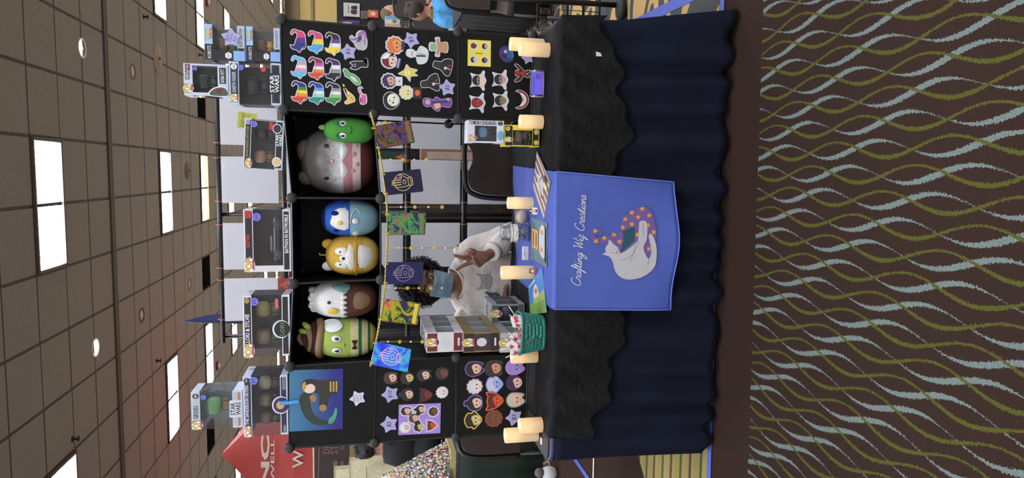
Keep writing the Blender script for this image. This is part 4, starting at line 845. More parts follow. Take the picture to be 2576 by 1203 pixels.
wbox('toy box with white name on a black header and round cut footer, left middle cube', (611, 727, 743, 897), Yb, .14, (206, 208, 216), (24, 24, 28), [((120, 100, 76), (60, 64, 40)), ((140, 130, 80), (80, 76, 50))], pop(-.4, .87, 1.1) + [('LOKI & SYLVIE', (230, 230, 232), (-.26, .86, .2, .95, .015)), (circ(.42, .91, .05, 12, .06), (150, 130, 70)), (circ(-.06, .19, .15, 18, .19), (206, 208, 216)), (circ(-.06, .17, .13, 18, .17), (20, 24, 22)), ('LOKI', (120, 150, 100), (-.16, .12, .04, .21, .01)), (rrect(.28, .24, .44, .31, .02), (200, 90, 90))], .19, .17, dot=(.4, .75, '$35'), back=(70, 56, 60), zb=TOPZ(1), sidetext='LOKI & SYLVIE')
wbox('toy box with a long white title, carrying the green figure box, top left', (612, 727, 946, 1096), Yb, .16, (196, 200, 220), (36, 34, 60), [((90, 74, 62), (60, 46, 44)), ((110, 90, 66), (50, 44, 60)), ((150, 140, 110), (60, 50, 46))], pop(-.42, .9, .9) + [('THE SANDERSON SISTERS', (226, 228, 236), (-.3, .88, .36, .96, .01)), (circ(.44, .92, .045, 12, .06), (40, 40, 44)), ('560', (220, 220, 220), (.41, .9, .47, .94)), (circ(0, .16, .15, 18, .2), (216, 216, 226)), (circ(0, .15, .13, 18, .18), (54, 40, 84)), (circ(0, .17, .07, 12, .09), (206, 160, 60)), ('FUNKO', (216, 216, 226), (-.46, .05, -.34, .11)), ('HOCUS POCUS', (216, 216, 226), (.26, .05, .46, .12))], .19, .17, dot=(.43, .76, '$45'), back=(40, 36, 44), zb=TOPZ(0), sidetext='THE SANDERSON SISTERS')
zz = onY(611, 1020, Yb).z
wbox('clear sided toy box with a green figure, highest box on the left', (481, 610, 985, 1079), Yb, .13, LG, (170, 176, 186), [((112, 160, 104), (120, 98, 66))], pop(-.38, .89, 1.1) + [('GROGU', (40, 42, 46), (-.2, .87, .14, .96, .015)), (circ(.4, .91, .07, 14, .06), (36, 36, 40)), ('485', (220, 220, 222), (.35, .885, .45, .935)), (rect(-.45, .05, .45, .09), (176, 110, 70)), (rect(-.22, .03, .24, .26), (196, 202, 210))] + SWW(BLACK, -.16, .04, .18, .24), .17, .2, dot=(.36, .76, '$15'), back=(120, 128, 130), zb=zz + .001)
# yellow note behind
p = pflat(622, 304, 1.33, R(-6)); a = Art(); pts = rect(-21, -22, 20, 23)
a.grid([[p(u, v, .002 + .003*abs(v)/23*.4) for u in (-20, -7, 7, 20)] for v in (-22, -8, 8, 23)], a.ci((206, 208, 70)), False)
text(a, p, 'Sold out!', -17, 6, 17, 17, a.ci((90, 96, 40)), .006, -.01, .1); text(a, p, 'my price for', -17, -6, 15, 2, a.ci((90, 96, 40)), .006, -.01, .1)
tag(a.done('sticky_note'), 'yellow sticky note with handwriting stuck on a white board', 'note')

# ================================================================ plush toys in the open cubes
def plushm(n, rgb, var=.1): return mat('plush_' + n, rgb, .95, var=var, scale=25, bump=.35, bscale=260, spec=.1)
def egg(c, rx, ry, rz, prof, pw=.8, nu=36, nv=26):
    'egg shaped plush body; prof(theta, phi) -> radius factor'
    rows = []
    for i in range(nv + 1):
        th = -pi/2 + pi*i/nv; row = []
        for j in range(nu):
            ph = 2*pi*j/nu; k = prof(th, ph); ct = abs(cos(th))**pw
            sx = math.copysign(abs(cos(ph))**.9, cos(ph)); sy = math.copysign(abs(sin(ph))**.9, sin(ph))
            row.append(Vector(c) + Vector((rx*ct*sx*k, ry*ct*sy*k, rz*math.copysign(abs(sin(th))**.9, sin(th)))))
        rows.append(row)
    return rows
def surf(c, rx, ry, rz, u, v, o=.003, pw=.8):
    'point on the aisle side of an egg body: u, v in -1..1'
    k = max(0., 1 - abs(v)**2.2); ex = rx*k**.5; uu = max(-.98, min(.98, u*rx/max(ex, 1e-4)))
    return Vector(c) + Vector((u*rx, -ry*(k**.5)*math.sqrt(max(0, 1 - uu*uu)) - o, v*rz))
class Plush:
    def __init__(s, label, px, Yc, ry, cols, bands, pw=.8, name='plush_toy', zb=None):
        V0, V1, y0, y1 = px; vm, ym = (V0 + V1)/2, (y0 + y1)/2
        x0, x1 = onY(vm, y1, Yc - ry*.7).x, onY(vm, y0, Yc - ry*.7).x; z0, z1_ = onY(V1, ym, Yc - ry*.5).z, onY(V0, ym, Yc - ry*.5).z
        if zb is not None: z0 = zb
        s.rx, s.ry, s.rz = (x1 - x0)/2, ry, (z1_ - z0)/2; s.c = Vector(((x0 + x1)/2, Yc, (z0 + z1_)/2))
        s.t = thing(name, label, 'plush toy', (s.c.x, s.c.y, z0), 'plush toys in the open cubes')
        rows = egg(s.c, s.rx, s.ry, s.rz, lambda th, ph: 1 + .012*sin(5*ph + th*3))
        mb = MB(); nu = 36
        vs = [p for r in rows for p in r]; mb.v = vs
        for i in range(len(rows) - 1):
            zf = sum(p.z for p in rows[i] + rows[i + 1])/(2*nu); v = (zf - s.c.z)/s.rz
            for j in range(nu):
                pm = (rows[i][j] + rows[i + 1][(j + 1) % nu])/2; mi = bands(v, (pm.x - s.c.x)/s.rx, pm.y < s.c.y)
                mb.f.append([i*nu + j, i*nu + (j + 1) % nu, (i + 1)*nu + (j + 1) % nu, (i + 1)*nu + j]); mb.m.append(mi); mb.s.append(True)
        s.b = mb.build('body', cols, s.t); mod(s.b, 'SUBSURF', levels=1, render_levels=1)
    def S(s, u, v, o=.003): return surf(s.c, s.rx, s.ry, s.rz, u, v, o)
    def patch(s, pts, m, name='patch', o=.003, rings=5):
        'sewn patch following the body'
        cx_ = sum(p[0] for p in pts)/len(pts); cy_ = sum(p[1] for p in pts)/len(pts); rows = []
        for i in range(rings + 1):
            k = max(.001, i/rings); rows.append([s.S(cx_ + (p[0] - cx_)*k, cy_ + (p[1] - cy_)*k, o + .004*(1 - k*k)) for p in pts])
        return MB().grid(rows[::-1], 0, True, True).build(name, m, s.t)
    def dot(s, u, v, r, m, name='eye', ry=None, o=.004): return s.patch(circ(u, v, r, 18, ry or r*s.rx/s.rz), m, name, o, 3)
    def lump(s, u, v, r, m, name, d=0, rot=None):
        return MB().ell(s.S(u, v, -r[1]*.4 + d), r, 14, 8, 0, rot).build(name, m, s.t)
    def line(s, pts, m, name='stitching', r=.0016): return MB().tube([s.S(*q, .005) for q in catmull(pts, 5, False)], r, 5).build(name, m, s.t)
PM = {k: plushm(k, v) for k, v in dict(grey=(104, 100, 96), pale=(208, 208, 212), rose=(186, 130, 140), blossom=(226, 206, 206), maroon=(98, 54, 54), mauve=(120, 92, 92), green=(74, 140, 60), dgreen=(48, 100, 70), navy=(30, 36, 84), blue=(46, 88, 170), sky=(124, 160, 176), white=(212, 210, 208), amber=(188, 150, 62), yolk=(206, 178, 96), brown=(88, 58, 52), tan=(134, 110, 84), lime=(150, 170, 84), cream=(196, 186, 140), choc=(62, 40, 36), mint=(110, 150, 146), pink=(200, 150, 160), lemon=(214, 180, 70)).items()}
E_B = mat('eye_black', (20, 16, 20), .3); E_W = mat('eye_white', (206, 210, 214), .6)
FZ = lambda c: (ND[(c, 2)].z + ND[(c + 1, 2)].z)/2 + .004
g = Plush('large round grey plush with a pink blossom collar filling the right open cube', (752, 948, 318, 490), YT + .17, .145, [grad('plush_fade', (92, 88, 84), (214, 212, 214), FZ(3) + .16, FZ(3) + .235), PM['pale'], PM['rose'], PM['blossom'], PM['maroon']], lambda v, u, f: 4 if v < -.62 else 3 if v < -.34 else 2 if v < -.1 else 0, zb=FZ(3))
for u in (-.32, .3): g.patch(catmull([(u - .3, -.09), (u - .2, -.2), (u, -.27), (u + .2, -.2), (u + .3, -.09)], 3), PM['pale'], 'collar_scallop')
for u, v in ((-.6, -.46), (-.3, -.42), (-.1, -.52), (.2, -.44), (.45, -.52), (.62, -.42)): g.patch([(u + .07*(1 + .35*cos(5*t_))*cos(t_), v + .06*(1 + .35*cos(5*t_))*sin(t_)) for t_ in [2*pi*i/30 for i in range(30)]], PM['pink'], 'blossom', .004, 2)
for u in (-.52, .42): g.dot(u, .28, .075, E_B, 'eye', .075)
g.dot(-.03, .12, .05, PM['pink'], 'nose', .045)
g.lump(.28, .86, (.05, .045, .035), PM['mauve'], 'ear', -.01); g.lump(-.5, .8, (.035, .03, .04), PM['grey'], 'ear')
p_ = Plush('small green round plush lying against the grey plush in the right open cube', (813, 938, 293, 362), YT + .075, .07, [PM['green']], lambda v, u, f: 0, zb=FZ(3) + .006)
for u, s_ in ((-.45, -1), (.45, 1)): p_.dot(u, .32, .24, PM['dgreen'], 'eyelid', .2, .003); p_.dot(u + .03, .24, .2, E_W, 'eye', .15, .005); p_.dot(u, .24, .09, E_B, 'pupil', .085, .008)
p_.line([(-.3, -.05), (0, -.12), (.25, -.04)], E_B); p_.lump(.2, .97, (.012, .012, .025), PM['lime'], 'tuft')
q_ = Plush('blue plush with a white face patch and hood, right of the corgi plush', (806, 955, 503, 598), YT + .1, .095, [PM['sky'], PM['blue'], PM['navy']], lambda v, u, f: (2 if v > .86 else 1) if v > .02 else 0, zb=FZ(2))
q_.patch(catmull([(-.7, .1), (-.75, .5), (-.3, .72), (.1, .62), (.5, .72), (.8, .4), (.75, .1), (.1, .04)], 3), PM['white'], 'face_patch')
for u in (-.66, .3): q_.dot(u, .5, .13, PM['navy'], 'eye', .14, .006)
q_.dot(-.2, .34, .12, PM['lemon'], 'beak', .09, .01)
for u in (-.8, -.1): q_.dot(u, -.18, .15, PM['white'], 'belly_spot', .11)
q_.line([(-.2, .0), (.2, -.05), (.55, -.2), (.3, -.35)], PM['white'])
k_ = Plush('orange and white corgi plush leaning on the blue plush', (818, 950, 594, 697), YT + .1, .095, [PM['amber'], PM['yolk']], lambda v, u, f: 1 if v < -.4 else 0, zb=FZ(2))
for u in (-.42, .32): k_.patch(catmull([(u - .17, .25), (u - .16, .62), (u, .72), (u + .16, .6), (u + .15, .25)], 3), PM['white'], 'eye_patch')
for u in (-.36, .26): k_.dot(u, .44, .075, E_B, 'eye')
k_.patch(catmull([(-.95, .02), (-.7, .14), (-.35, .2), (-.15, .44), (.05, .44), (.25, .2), (.8, .12), (.85, .02), (.1, -.06), (-.6, -.04)], 3), PM['white'], 'muzzle')
k_.dot(-.05, .33, .08, E_B, 'nose', .06, .008); k_.line([(-.16, .18), (-.05, .13), (.06, .18)], E_B)
k_.patch(catmull([(-.72, -.3), (-.55, -.2), (.6, -.2), (.85, -.4), (.6, -.8), (0, -.86), (-.55, -.75), (-.85, -.5)], 3), PM['white'], 'chest_patch')
k_.patch(catmull([(-.9, -.06), (-.85, -.18), (.85, -.18), (.9, -.06), (0, -.1)], 3), PM['amber'], 'collar', .005)
for s_ in (-1, 1): k_.lump(s_*.55, .9, (.022, .018, .028), PM['white'] if s_ < 0 else PM['amber'], 'ear')
k_.line([(0, .98), (.02, 1.2), (.1, 1.22)], PM['amber'], 'tag_loop', .003)
e_ = Plush('white headed brown eagle plush with a yellow beak in the left open cube', (778, 952, 710, 806), YT + .1, .095, [PM['white'], PM['brown'], PM['tan']], lambda v, u, f: 0 if v > .0 else 1, zb=FZ(1))
for i in range(7): u = -.82 + .27*i; e_.patch(catmull([(u - .14, .06), (u, -.12), (u + .14, .06)], 3), PM['white'], 'feather_edge', .004, 3)
for u in (-.9, .0): e_.dot(u, .42, .085, E_B)
e_.patch(catmull([(-.66, .34), (-.5, .48), (-.3, .34), (-.42, .16), (-.56, .16)], 3), PM['lemon'], 'beak', .008)
e_.patch(catmull([(-.3, -.95), (-.75, -.7), (-.6, -.4), (0, -.28), (.6, -.42), (.8, -.7), (.3, -.95)], 3), PM['tan'], 'belly_patch')
e_.patch(catmull([(.5, -.02), (.7, .3), (.86, .3), (.9, -.1), (.7, -.2)], 3), PM['mint'], 'swing_tag', .012)
for i in range(6): e_.lump(-.5 + .2*i, .88 + .05*(i % 2), (.016, .02, .018), PM['white'], 'feather_tuft')
f_ = Plush('lime green plush with a striped brown whipped hat and bow tie, leftmost open cube', (790, 950, 806, 908), YT + .09, .09, [PM['lime'], PM['cream'], PM['dgreen'], PM['choc'], PM['yolk']], lambda v, u, f: 0 if v > -.14 else 1 if v > -.38 else 2 if v > -.45 else 3 if v > -.52 else 1 if v > -.68 else 2 if v > -.74 else 3 if v > -.8 else 4, zb=FZ(1))
for u in (-.44, .18): f_.dot(u, .3, .15, E_W, 'eye', .15, .005); f_.dot(u, .28, .07, E_B, 'pupil', .07, .01)
f_.line([(-.22, .04), (-.13, .02), (-.04, .04)], E_B)
f_.patch(catmull([(-.34, -.18), (-.36, -.36), (-.14, -.3), (.06, -.38), (.08, -.18), (-.14, -.25)], 3), PM['choc'], 'bow_tie', .01)
hat = MB(); top = f_.c + Vector((0, 0, f_.rz*.9))
for k in range(5):
    r = .072 - .013*k; hat.tube([top + Vector((r*cos(t_) , r*sin(t_)*.85, -.012 + .021*k + .006*sin(t_*2 + k))) for t_ in [2*pi*i/26 for i in range(26)]], .019 - .002*k, 8, k % 2, closed=True)
hat.build('whipped_hat', [PM['tan'], PM['choc']], f_.t)
for dx in (.035, .06): MB().ell(top + Vector((dx, -.02, .075 - dx*.5)), (.013, .012, .024), 10, 7, 0, Matrix.Rotation(dx*12, 3, 'Y')).build('hat_ear', PM['lime'], f_.t)
f_.patch(catmull([(.52, .3), (.55, .62), (.95, .66), (1.0, .3), (.75, .1)], 3), mat('paper_tag', (206, 208, 210), .6), 'swing_tag', .016)
# ================================================================ rack with white boards behind the stall
YR = 1.36
M_pole = mat('rack_black', (18, 18, 18), .4); M_board = mat('board_white', (226, 226, 230), .6, var=.03, scale=5); M_ringo = mat('ring_copper', (196, 108, 70), .35, metal=.5)
rk = thing('display_rack', 'tall black pole rack holding rows of white boards behind the stall', 'rack', (0, YR, 0))
zp = [onY(552, 500, YR).z - .0 + k for k in (0, -.345, -.69, -1.035, -1.37, -1.7)]
xl, xr = onY(563, 862, YR).x, onY(545, 235, YR).x + .12
for z in zp: MB().tube([(xl, YR, z), (xr, YR, z)], .013, 10).build('pole', M_pole, rk)
xm = onY(600, 540, YR).x
for x in (xl + .03, xm, xr - .03): MB().tube([(x, YR + .02, 0), (x, YR + .02, zp[0] + .01)], .012, 10).build('upright', M_pole, rk)
for x in (xl + .03, xr - .03): MB().box((x, YR + .02, .01), (.05, .5, .02)).build('foot', M_pole, rk)
cols = [(240, 365, 'rightmost'), (392, 512, 'third'), (560, 680, 'second'), (700, 810, 'leftmost')]
rown = ['top', 'second', 'third', 'fourth', 'bottom']
for ya, yb, cn_ in cols:
    x1, x0 = onY(553, ya, YR - .03).x, onY(553, yb, YR - .03).x
    for r in range(5):
        zt, zb_ = zp[r] - .016, zp[r + 1] + .024
        t = thing('display_board', f'white board in a clear sleeve, {rown[r]} row, {cn_} column of the black rack', 'board', ((x0 + x1)/2, YR - .03, zb_), 'white boards hung on the rack')
        MB().box(((x0 + x1)/2, YR - .03, (zt + zb_)/2), (x1 - x0 - .006, .004, zt - zb_ - .006)).build('sheet', M_board, t)
        n = 7; rows = []
        for i in range(n):
            rows.append([(x0 + (x1 - x0)*j/(n - 1), YR - .0345 - random.uniform(0, .0025), zb_ + (zt - zb_)*i/(n - 1)) for j in range(n)])
        MB().grid(rows).build('sleeve', SLEEVE, t)
        for x in (x0 + .012, x1 - .012): MB().tube([(x, YR - .008 + .028*cos(a_), zp[r] - .006 + .026*sin(a_)) for a_ in [2*pi*i/16 for i in range(16)]], .0022, 6, closed=True).build('ring', M_ringo, t)
F = pflat(715, 716, YR - .037); a = Art(); plate(a, F, rect(-14, -15, 16, 15), (150, 52, 48)); art(a, F, [([(-8, -8), (0, 9), (8, -8)], (214, 120, 100), 2.), (circ(0, -3, 2.5), (214, 120, 100))]); tag(a.done('label_card'), 'small red card with a peak mark on a white board beside the rack pole', 'card')
# navy feather flag tip beyond the rack
Yf = 1.75; pts = [(455, 811), (490, 800), (530, 792), (570, 789), (640, 790), (700, 793), (700, 813), (600, 812), (520, 811)]
t = thing('feather_flag', 'pointed navy feather flag rising behind the rack', 'flag', (onY(700, 812, Yf).x, Yf, 0))
MB().prism([onY(*p, Yf) for p in pts], (0, .004, 0)).build('sail', mat('flag_navy', (40, 46, 96), .7), t)
pp = onY(455, 811, Yf); MB().tube([(onY(700, 813, Yf).x, Yf, 0), onY(700, 813, Yf), onY(560, 812, Yf), pp], [.01, .008, .006, .003], 8).build('pole', M_pole, t)

# ================================================================ gold rope, foil cards and bead chains
YG = YT - .034
M_rope = mat('gold_rope', (190, 174, 96), .5, var=.4, scale=300, metal=.2); M_pearl = mat('pearl', (206, 190, 184), .25, coat=.5); M_goldm = mat('gold_metal', (206, 176, 70), .3, metal=.8); M_silver = mat('silver_metal', (190, 190, 196), .3, metal=.8)
RP = [(932, 283), (945, 330), (957, 400), (966, 450), (972, 500), (975, 550), (974, 600), (972, 650), (969, 716), (962, 775), (952, 830), (942, 880), (931, 926)]
rp = [onY(*p, YG) for p in RP]
o = MB()
for ph in (0, pi):
    path = []
    for i in range(len(rp) - 1):
        for j in range(14):
            c = rp[i].lerp(rp[i + 1], j/14); a_ = (i*14 + j)*1.3 + ph; path.append(c + Vector((0, cos(a_), sin(a_)))*.0026)
    o.tube(path, .003, 5)
tag(o.build('gold_rope', M_rope), 'twisted gold rope strung below the open cubes', 'rope')
def holo(n, cols, sc=9., metal=.55):
    m = bpy.data.materials.new(n); m.use_nodes = True; T = NT(m); b = m.node_tree.nodes['Principled BSDF']; b.inputs['Roughness'].default_value = .25; b.inputs['Metallic'].default_value = metal
    tc = T.n('ShaderNodeTexCoord'); nz = T.n('ShaderNodeTexNoise'); nz.inputs['Scale'].default_value = sc*2.2; nz.inputs['Detail'].default_value = 1.5; nz.inputs['Distortion'].default_value = 1.4; T.l(tc.outputs['Object'], nz.inputs['Vector'])
    cr = T.n('ShaderNodeValToRGB'); e = cr.color_ramp.elements; e[0].position = .3; e[0].color = lin(cols[0]); e[1].position = .7; e[1].color = lin(cols[-1])
    for i, c in enumerate(cols[1:-1]): q = e.new(.3 + .4*(i + 1)/(len(cols) - 1)); q.color = lin(c)
    T.l(nz.outputs[0], cr.inputs[0]); T.l(cr.outputs[0], b.inputs['Base Color']); return m
def handart(c, wd=.022):
    H = [[(-.16, -.42), (-.16, -.26), (.16, -.26), (.16, -.42), (-.16, -.42)], [(-.13, -.26), (-.2, -.1), (-.2, .3), (-.15, .34), (-.11, .3), (-.1, .06)], [(-.09, .06), (-.09, .42), (-.05, .46), (-.01, .42), (0, .06)], [(.01, .06), (.02, .4), (.06, .44), (.1, .4), (.1, .04)], [(.11, .04), (.12, .28), (.16, .32), (.2, .28), (.19, 0), (.28, .1), (.33, .08), (.3, 0), (.16, -.2), (.14, -.26)]]
    L_ = [(catmull(h, 3, False), c, wd) for h in H]; L_.append((circ(0, 0, .37, 30) + [(.37, 0)], c, wd)); L_.append((catmull([(-.1, -.08), (0, -.01), (.1, -.08), (0, -.14)], 3) + [(-.1, -.08)], c, wd)); return L_
CARDS = [([(940, 319), (1030, 300), (1046, 360), (950, 375)], holo('foil_dark', [(30, 18, 40), (70, 44, 110), (110, 84, 30), (24, 20, 26), (60, 140, 70)]), None, 'dark purple and gold foil card, first from the right on the rope'),
 ([(963, 434), (1058, 425), (1065, 482), (972, 492)], holo('foil_navy', [(22, 20, 44), (30, 26, 60), (60, 26, 66)], 6), (190, 170, 110), 'navy foil card with a gold hand emblem, second from the right'),
 ([(974, 535), (1071, 536), (1071, 591), (973, 592)], holo('foil_green', [(60, 30, 80), (40, 60, 90), (50, 150, 80), (140, 110, 40), (110, 60, 150)], 14), None, 'green and purple foil card, third from the right on the rope'),
 ([(971, 659), (1066, 660), (1062, 714), (970, 716)], holo('foil_navy2', [(26, 26, 66), (36, 34, 84), (28, 26, 60)], 6), (130, 120, 140), 'dark blue foil card with a faint hand emblem above the seated person'),
 ([(965, 750), (1059, 764), (1049, 817), (956, 808)], holo('foil_rainbow', [(50, 30, 90), (40, 60, 40), (150, 170, 40), (220, 120, 50), (60, 50, 130)], 9), None, 'rainbow foil card with a yellow red edge, second from the left'),
 ([(944, 857), (1035, 880), (1025, 936), (934, 918)], holo('foil_blue', [(40, 50, 220), (50, 110, 240), (60, 180, 220), (70, 60, 200), (60, 170, 130)], 5, .35), (226, 170, 226), 'bright blue foil card with a pink hand emblem, leftmost on the rope')]
for i, (q, m_, hc, lb) in enumerate(CARDS):
    c4 = [onY(*p, YG - .006) for p in q]; ctr = sum(c4, Vector())/4
    rr = ((c4[1] - c4[2]) + (c4[0] - c4[3]))/2; uu = ((c4[0] - c4[1]) + (c4[3] - c4[2]))/2   # right, up
    rr = -rr if rr.x < 0 else rr
    F = Flat(ctr, rr, uu); t = thing('foil_card', lb, 'card', ctr - uu/2, 'foil cards pegged on the rope')
    a = Art(); plate(a, F, rrect(-.5, -.5, .5, .5, .05), m_, .0012); a.done('card', t)
    a = Art()
    if hc: art(a, Flat(ctr + uu*.02, rr*1.0, uu*rr.length/uu.length), handart(hc, .03), .0016, .00005); a.done('emblem', t)
    else:
        ec = [(120, 90, 50), 0, (90, 120, 60), 0, (214, 190, 60)][i]; art(a, F, [(rect(-.46, -.46, .46, -.34), ec)], .0016); ribbon(a, F, [(-.46, -.46), (.46, -.46), (.46, .47), (-.46, .47), (-.46, -.46)], .02, a.ci((40, 30, 30)), .0017); a.done('frame_print', t)
    for s_ in (-.42, .42): MB().box(F(s_, .5, .001), (.006, .006, .016)).build('peg', M_goldm, t)
CH = [(402, 953, 1072, 'first', 's'), (521, 974, 1112, 'second', 's'), (624, 974, 1150, 'third', 'm'), (725, 966, 1112, 'fourth', 's'), (860, 948, 1062, 'fifth', 'o'), (309, 942, 982, 'shortest', 'o')]
for y, v0, v1, nm, k in CH:
    a_, b_ = onY(v0, y, YG), onY(v1, y, YG); n = max(3, int((v1 - v0)/28))
    t = thing('bead_chain', f'thin gold chain with pearl beads, {nm} from the right below the rope' if nm != 'shortest' else 'short pearl bead chain behind the dark purple foil card', 'bead chain', b_, 'bead chains hanging from the rope')
    MB().tube([a_, b_], .0011, 5).build('wire', M_goldm, t)
    for i in range(1, n + 1):
        p = a_.lerp(b_, i/n)
        if i % 2: MB().ell(p, (.0052, .0052, .0052), 10, 7).build('bead', M_pearl, t)
        elif i == n or True:
            mb = MB(); F = Flat(p, Vector((1, 0, 0)), Vector((0, 0, 1))); mb.prism([F(*q, .002) for q in starp(0, 0, .0105, .5, 0, 8)], (0, .003, 0)); mb.build('sun_charm', M_goldm, t)
    if k == 'm':
        F = Flat(b_ + Vector((0, 0, -.012)), Vector((1, 0, 0)), Vector((0, 0, 1)))
        cres = [(.02*cos(q), .02*sin(q)) for q in [pi*.65 + 1.5*pi*i/18 for i in range(19)]] + [(.006 + .0155*cos(q), .004 + .0155*sin(q)) for q in [pi*.65 + 1.5*pi*i/18 for i in range(18, -1, -1)]]
        MB().prism([F(*q, .0015) for q in cres], (0, .003, 0)).build('moon_charm', M_silver, t)

# ================================================================ candles
def waxm():
    m = bpy.data.materials.new('led_wax'); m.use_nodes = True; T = NT(m); nt = m.node_tree; b = nt.nodes['Principled BSDF']; b.inputs['Base Color'].default_value = lin((240, 226, 190)); b.inputs['Roughness'].default_value = .5
    tr = T.n('ShaderNodeBsdfTranslucent'); tr.inputs[0].default_value = lin((255, 222, 160)); mx = T.n('ShaderNodeMixShader'); mx.inputs[0].default_value = .35
    T.l(b.outputs[0], mx.inputs[1]); T.l(tr.outputs[0], mx.inputs[2]); T.l(mx.outputs[0], nt.nodes['Material Output'].inputs[0])
    nz = T.n('ShaderNodeTexNoise'); nz.inputs['Scale'].default_value = 300; bp = T.n('ShaderNodeBump'); bp.inputs['Strength'].default_value = .1; T.l(nz.outputs[0], bp.inputs['Height']); T.l(bp.outputs[0], b.inputs['Normal']); return m
M_wax = waxm(); M_led = mat('led_flame', (255, 214, 150), .4, emit=3.)
CZ = TZ + .0085
CAND = [(1280, 1372, 98, 132, 'taller ivory candle at the right end, half behind the other'), (1304, 1386, 108, 145, 'front ivory candle at the right end of the table'), (1304, 1370, 290, 325, 'ivory candle before the yellow edged toy box'), (1274, 1346, 496, 526, 'ivory candle on the blue cloth beside the chair back'), (1258, 1347, 668, 702, 'tall ivory candle in front of the seated person'), (1283, 1356, 878, 912, 'ivory candle half hidden by the green basket'), (1267, 1357, 1073, 1109, 'taller ivory candle at the left end, behind the other'), (1303, 1368, 1050, 1087, 'front ivory candle at the left end of the table')]
for v0, v1, y0, y1, lb in CAND:
    p = onZ(v1 - 5, (y0 + y1)/2, CZ); sc = (onY(v1, y0, p.y) - onY(v1, y1, p.y)).length; r = sc/2; h = onY(v0 + 3, (y0 + y1)/2, p.y).z - CZ
    z0 = CZ
    p.z = z0; t = thing('led_candle', lb, 'candle', p, 'ivory flameless candles on the table')
    MB().lathe([(r*.97, 0), (r, .003), (r, h - .004), (r*.97, h), (r*.9, h - .001), (r*.86, h - .006), (r*.5, h - .013), (0, h - .015)], p, 28).build('wax', M_wax, t)
    MB().lathe([(.0, 0), (.004, .004), (.0045, .009), (.002, .017), (0, .02)], p + Vector((0, 0, h - .0145)), 10).build('flame_bulb', M_led, t)
    ld = bpy.data.lights.new('candle_glow', 'POINT'); ld.energy = .03; ld.color = (1, .8, .5); ld.shadow_soft_size = .008; lo = bpy.data.objects.new('candle_glow', ld); COL.objects.link(lo); lo.parent = t; lo.location = (0, 0, h - .03)

# ================================================================ chair behind the table
Yc = 1.0; cx_ = onY(1200, 398, Yc).x; zt = onY(1168, 398, Yc).z; hw = cx_ - onY(1210, 499, Yc).x
M_vin = mat('chair_vinyl', (58, 46, 40), .55, bump=.15, bscale=300); M_fr = mat('chair_frame', (22, 21, 21), .35)
def chair(label, cx_, Yc, zt, hw, rz=0., hb=.36, face=1, group=None):
    t = thing('banquet_chair', label, 'chair', (cx_, Yc, 0), group); Rz = Matrix.Rotation(rz, 3, 'Z'); O = Vector((cx_, Yc, 0))
    def W_(x, y, z): return O + Rz @ Vector((x, y, z))
    out = catmull([(-hw, zt - hb), (-hw*1.0, zt - hb*.5), (-hw*.93, zt - .07), (-hw*.7, zt - .012), (0, zt), (hw*.7, zt - .012), (hw*.93, zt - .07), (hw, zt - hb*.5), (hw, zt - hb)], 6, False)
    MB().tube([W_(x, .0, z) for x, z in out] , .014, 8).build('back_frame', M_fr, t)
    cu = [(x*.93, zt - (zt - z)*.965 - .016) for x, z in out]; mid = [(x, z) for x, z in cu]
    k = [i for i, q in enumerate(mid) if abs(q[0]) < hw*.36]
    mid = [(x, z - (.03*(1 - (x/(hw*.36))**2) if abs(x) < hw*.36 else 0)) for x, z in mid]
    MB().prism([W_(x, -.016, z) for x, z in mid], Rz @ Vector((0, .03, 0))).build('backrest', M_vin, t)
    MB().box(W_(0, -.22*face, .45), (hw*2, .42, .06), bev=.02, rot=Rz).build('seat', M_vin, t)
    for sx in (-1, 1):
        for sy in (0, 1): MB().tube([W_(sx*hw*.95, -.42*face if sy else 0, (zt - hb) if not sy else .42), W_(sx*hw*1.02, (-.46*face) if sy else .08*face, 0)], .012, 8).build('leg', M_fr, t)
    return t
chair('empty brown vinyl banquet chair right of the seated person', cx_, Yc, zt, hw)

# ================================================================ things on the table
def flatprint(q, layers, base, label, name='comic_print', z=None):
    z = z or CZ + .004; c4 = [onZ(*p, z) for p in q]   # corners: far-left, far-right, near-right, near-left
    a = Art(); n = Vector((0, 0, .0012)); ci = a.ci(base)
    a.prism(c4[::-1], n, ci)
    def F(u, v, d=0): return c4[3].lerp(c4[2], u).lerp(c4[0].lerp(c4[1], u), v) + Vector((0, 0, .0012 + d))
    d = .0003
    for L_ in layers:
        if len(L_) == 3: ribbon(a, F, L_[0], L_[2], a.ci(L_[1]), d)
        else: a.poly([F(*p_, d) for p_ in (L_[0] if area2(L_[0]) > 0 else L_[0][::-1])], a.ci(L_[1]))
        d += .0002
    return tag(a.done(name), label, 'print')
flatprint([(1341, 473), (1351, 380), (1386, 458), (1369, 552)], [([(.05 + .1*i, .02), (.12 + .1*i, .98)], (120, 84, 78) if i % 2 else (210, 200, 190), .05) for i in range(9)] + [(blob(5, .2, .28, .2), (200, 196, 192))][:0] + [([(x*.55 + .5, y*.6 + .5) for x, y in blob(6, .42, .4, .2)], (190, 184, 178)), ([(.3, .3), (.5, .6), (.7, .5)], (50, 44, 44), .03), (rect(.62, .1, .75, .3), (216, 200, 150)), (rect(.8, .15, .9, .34), (60, 50, 44))], (150, 128, 116), 'brown and white comic print lying at the right edge of the blue cloth')
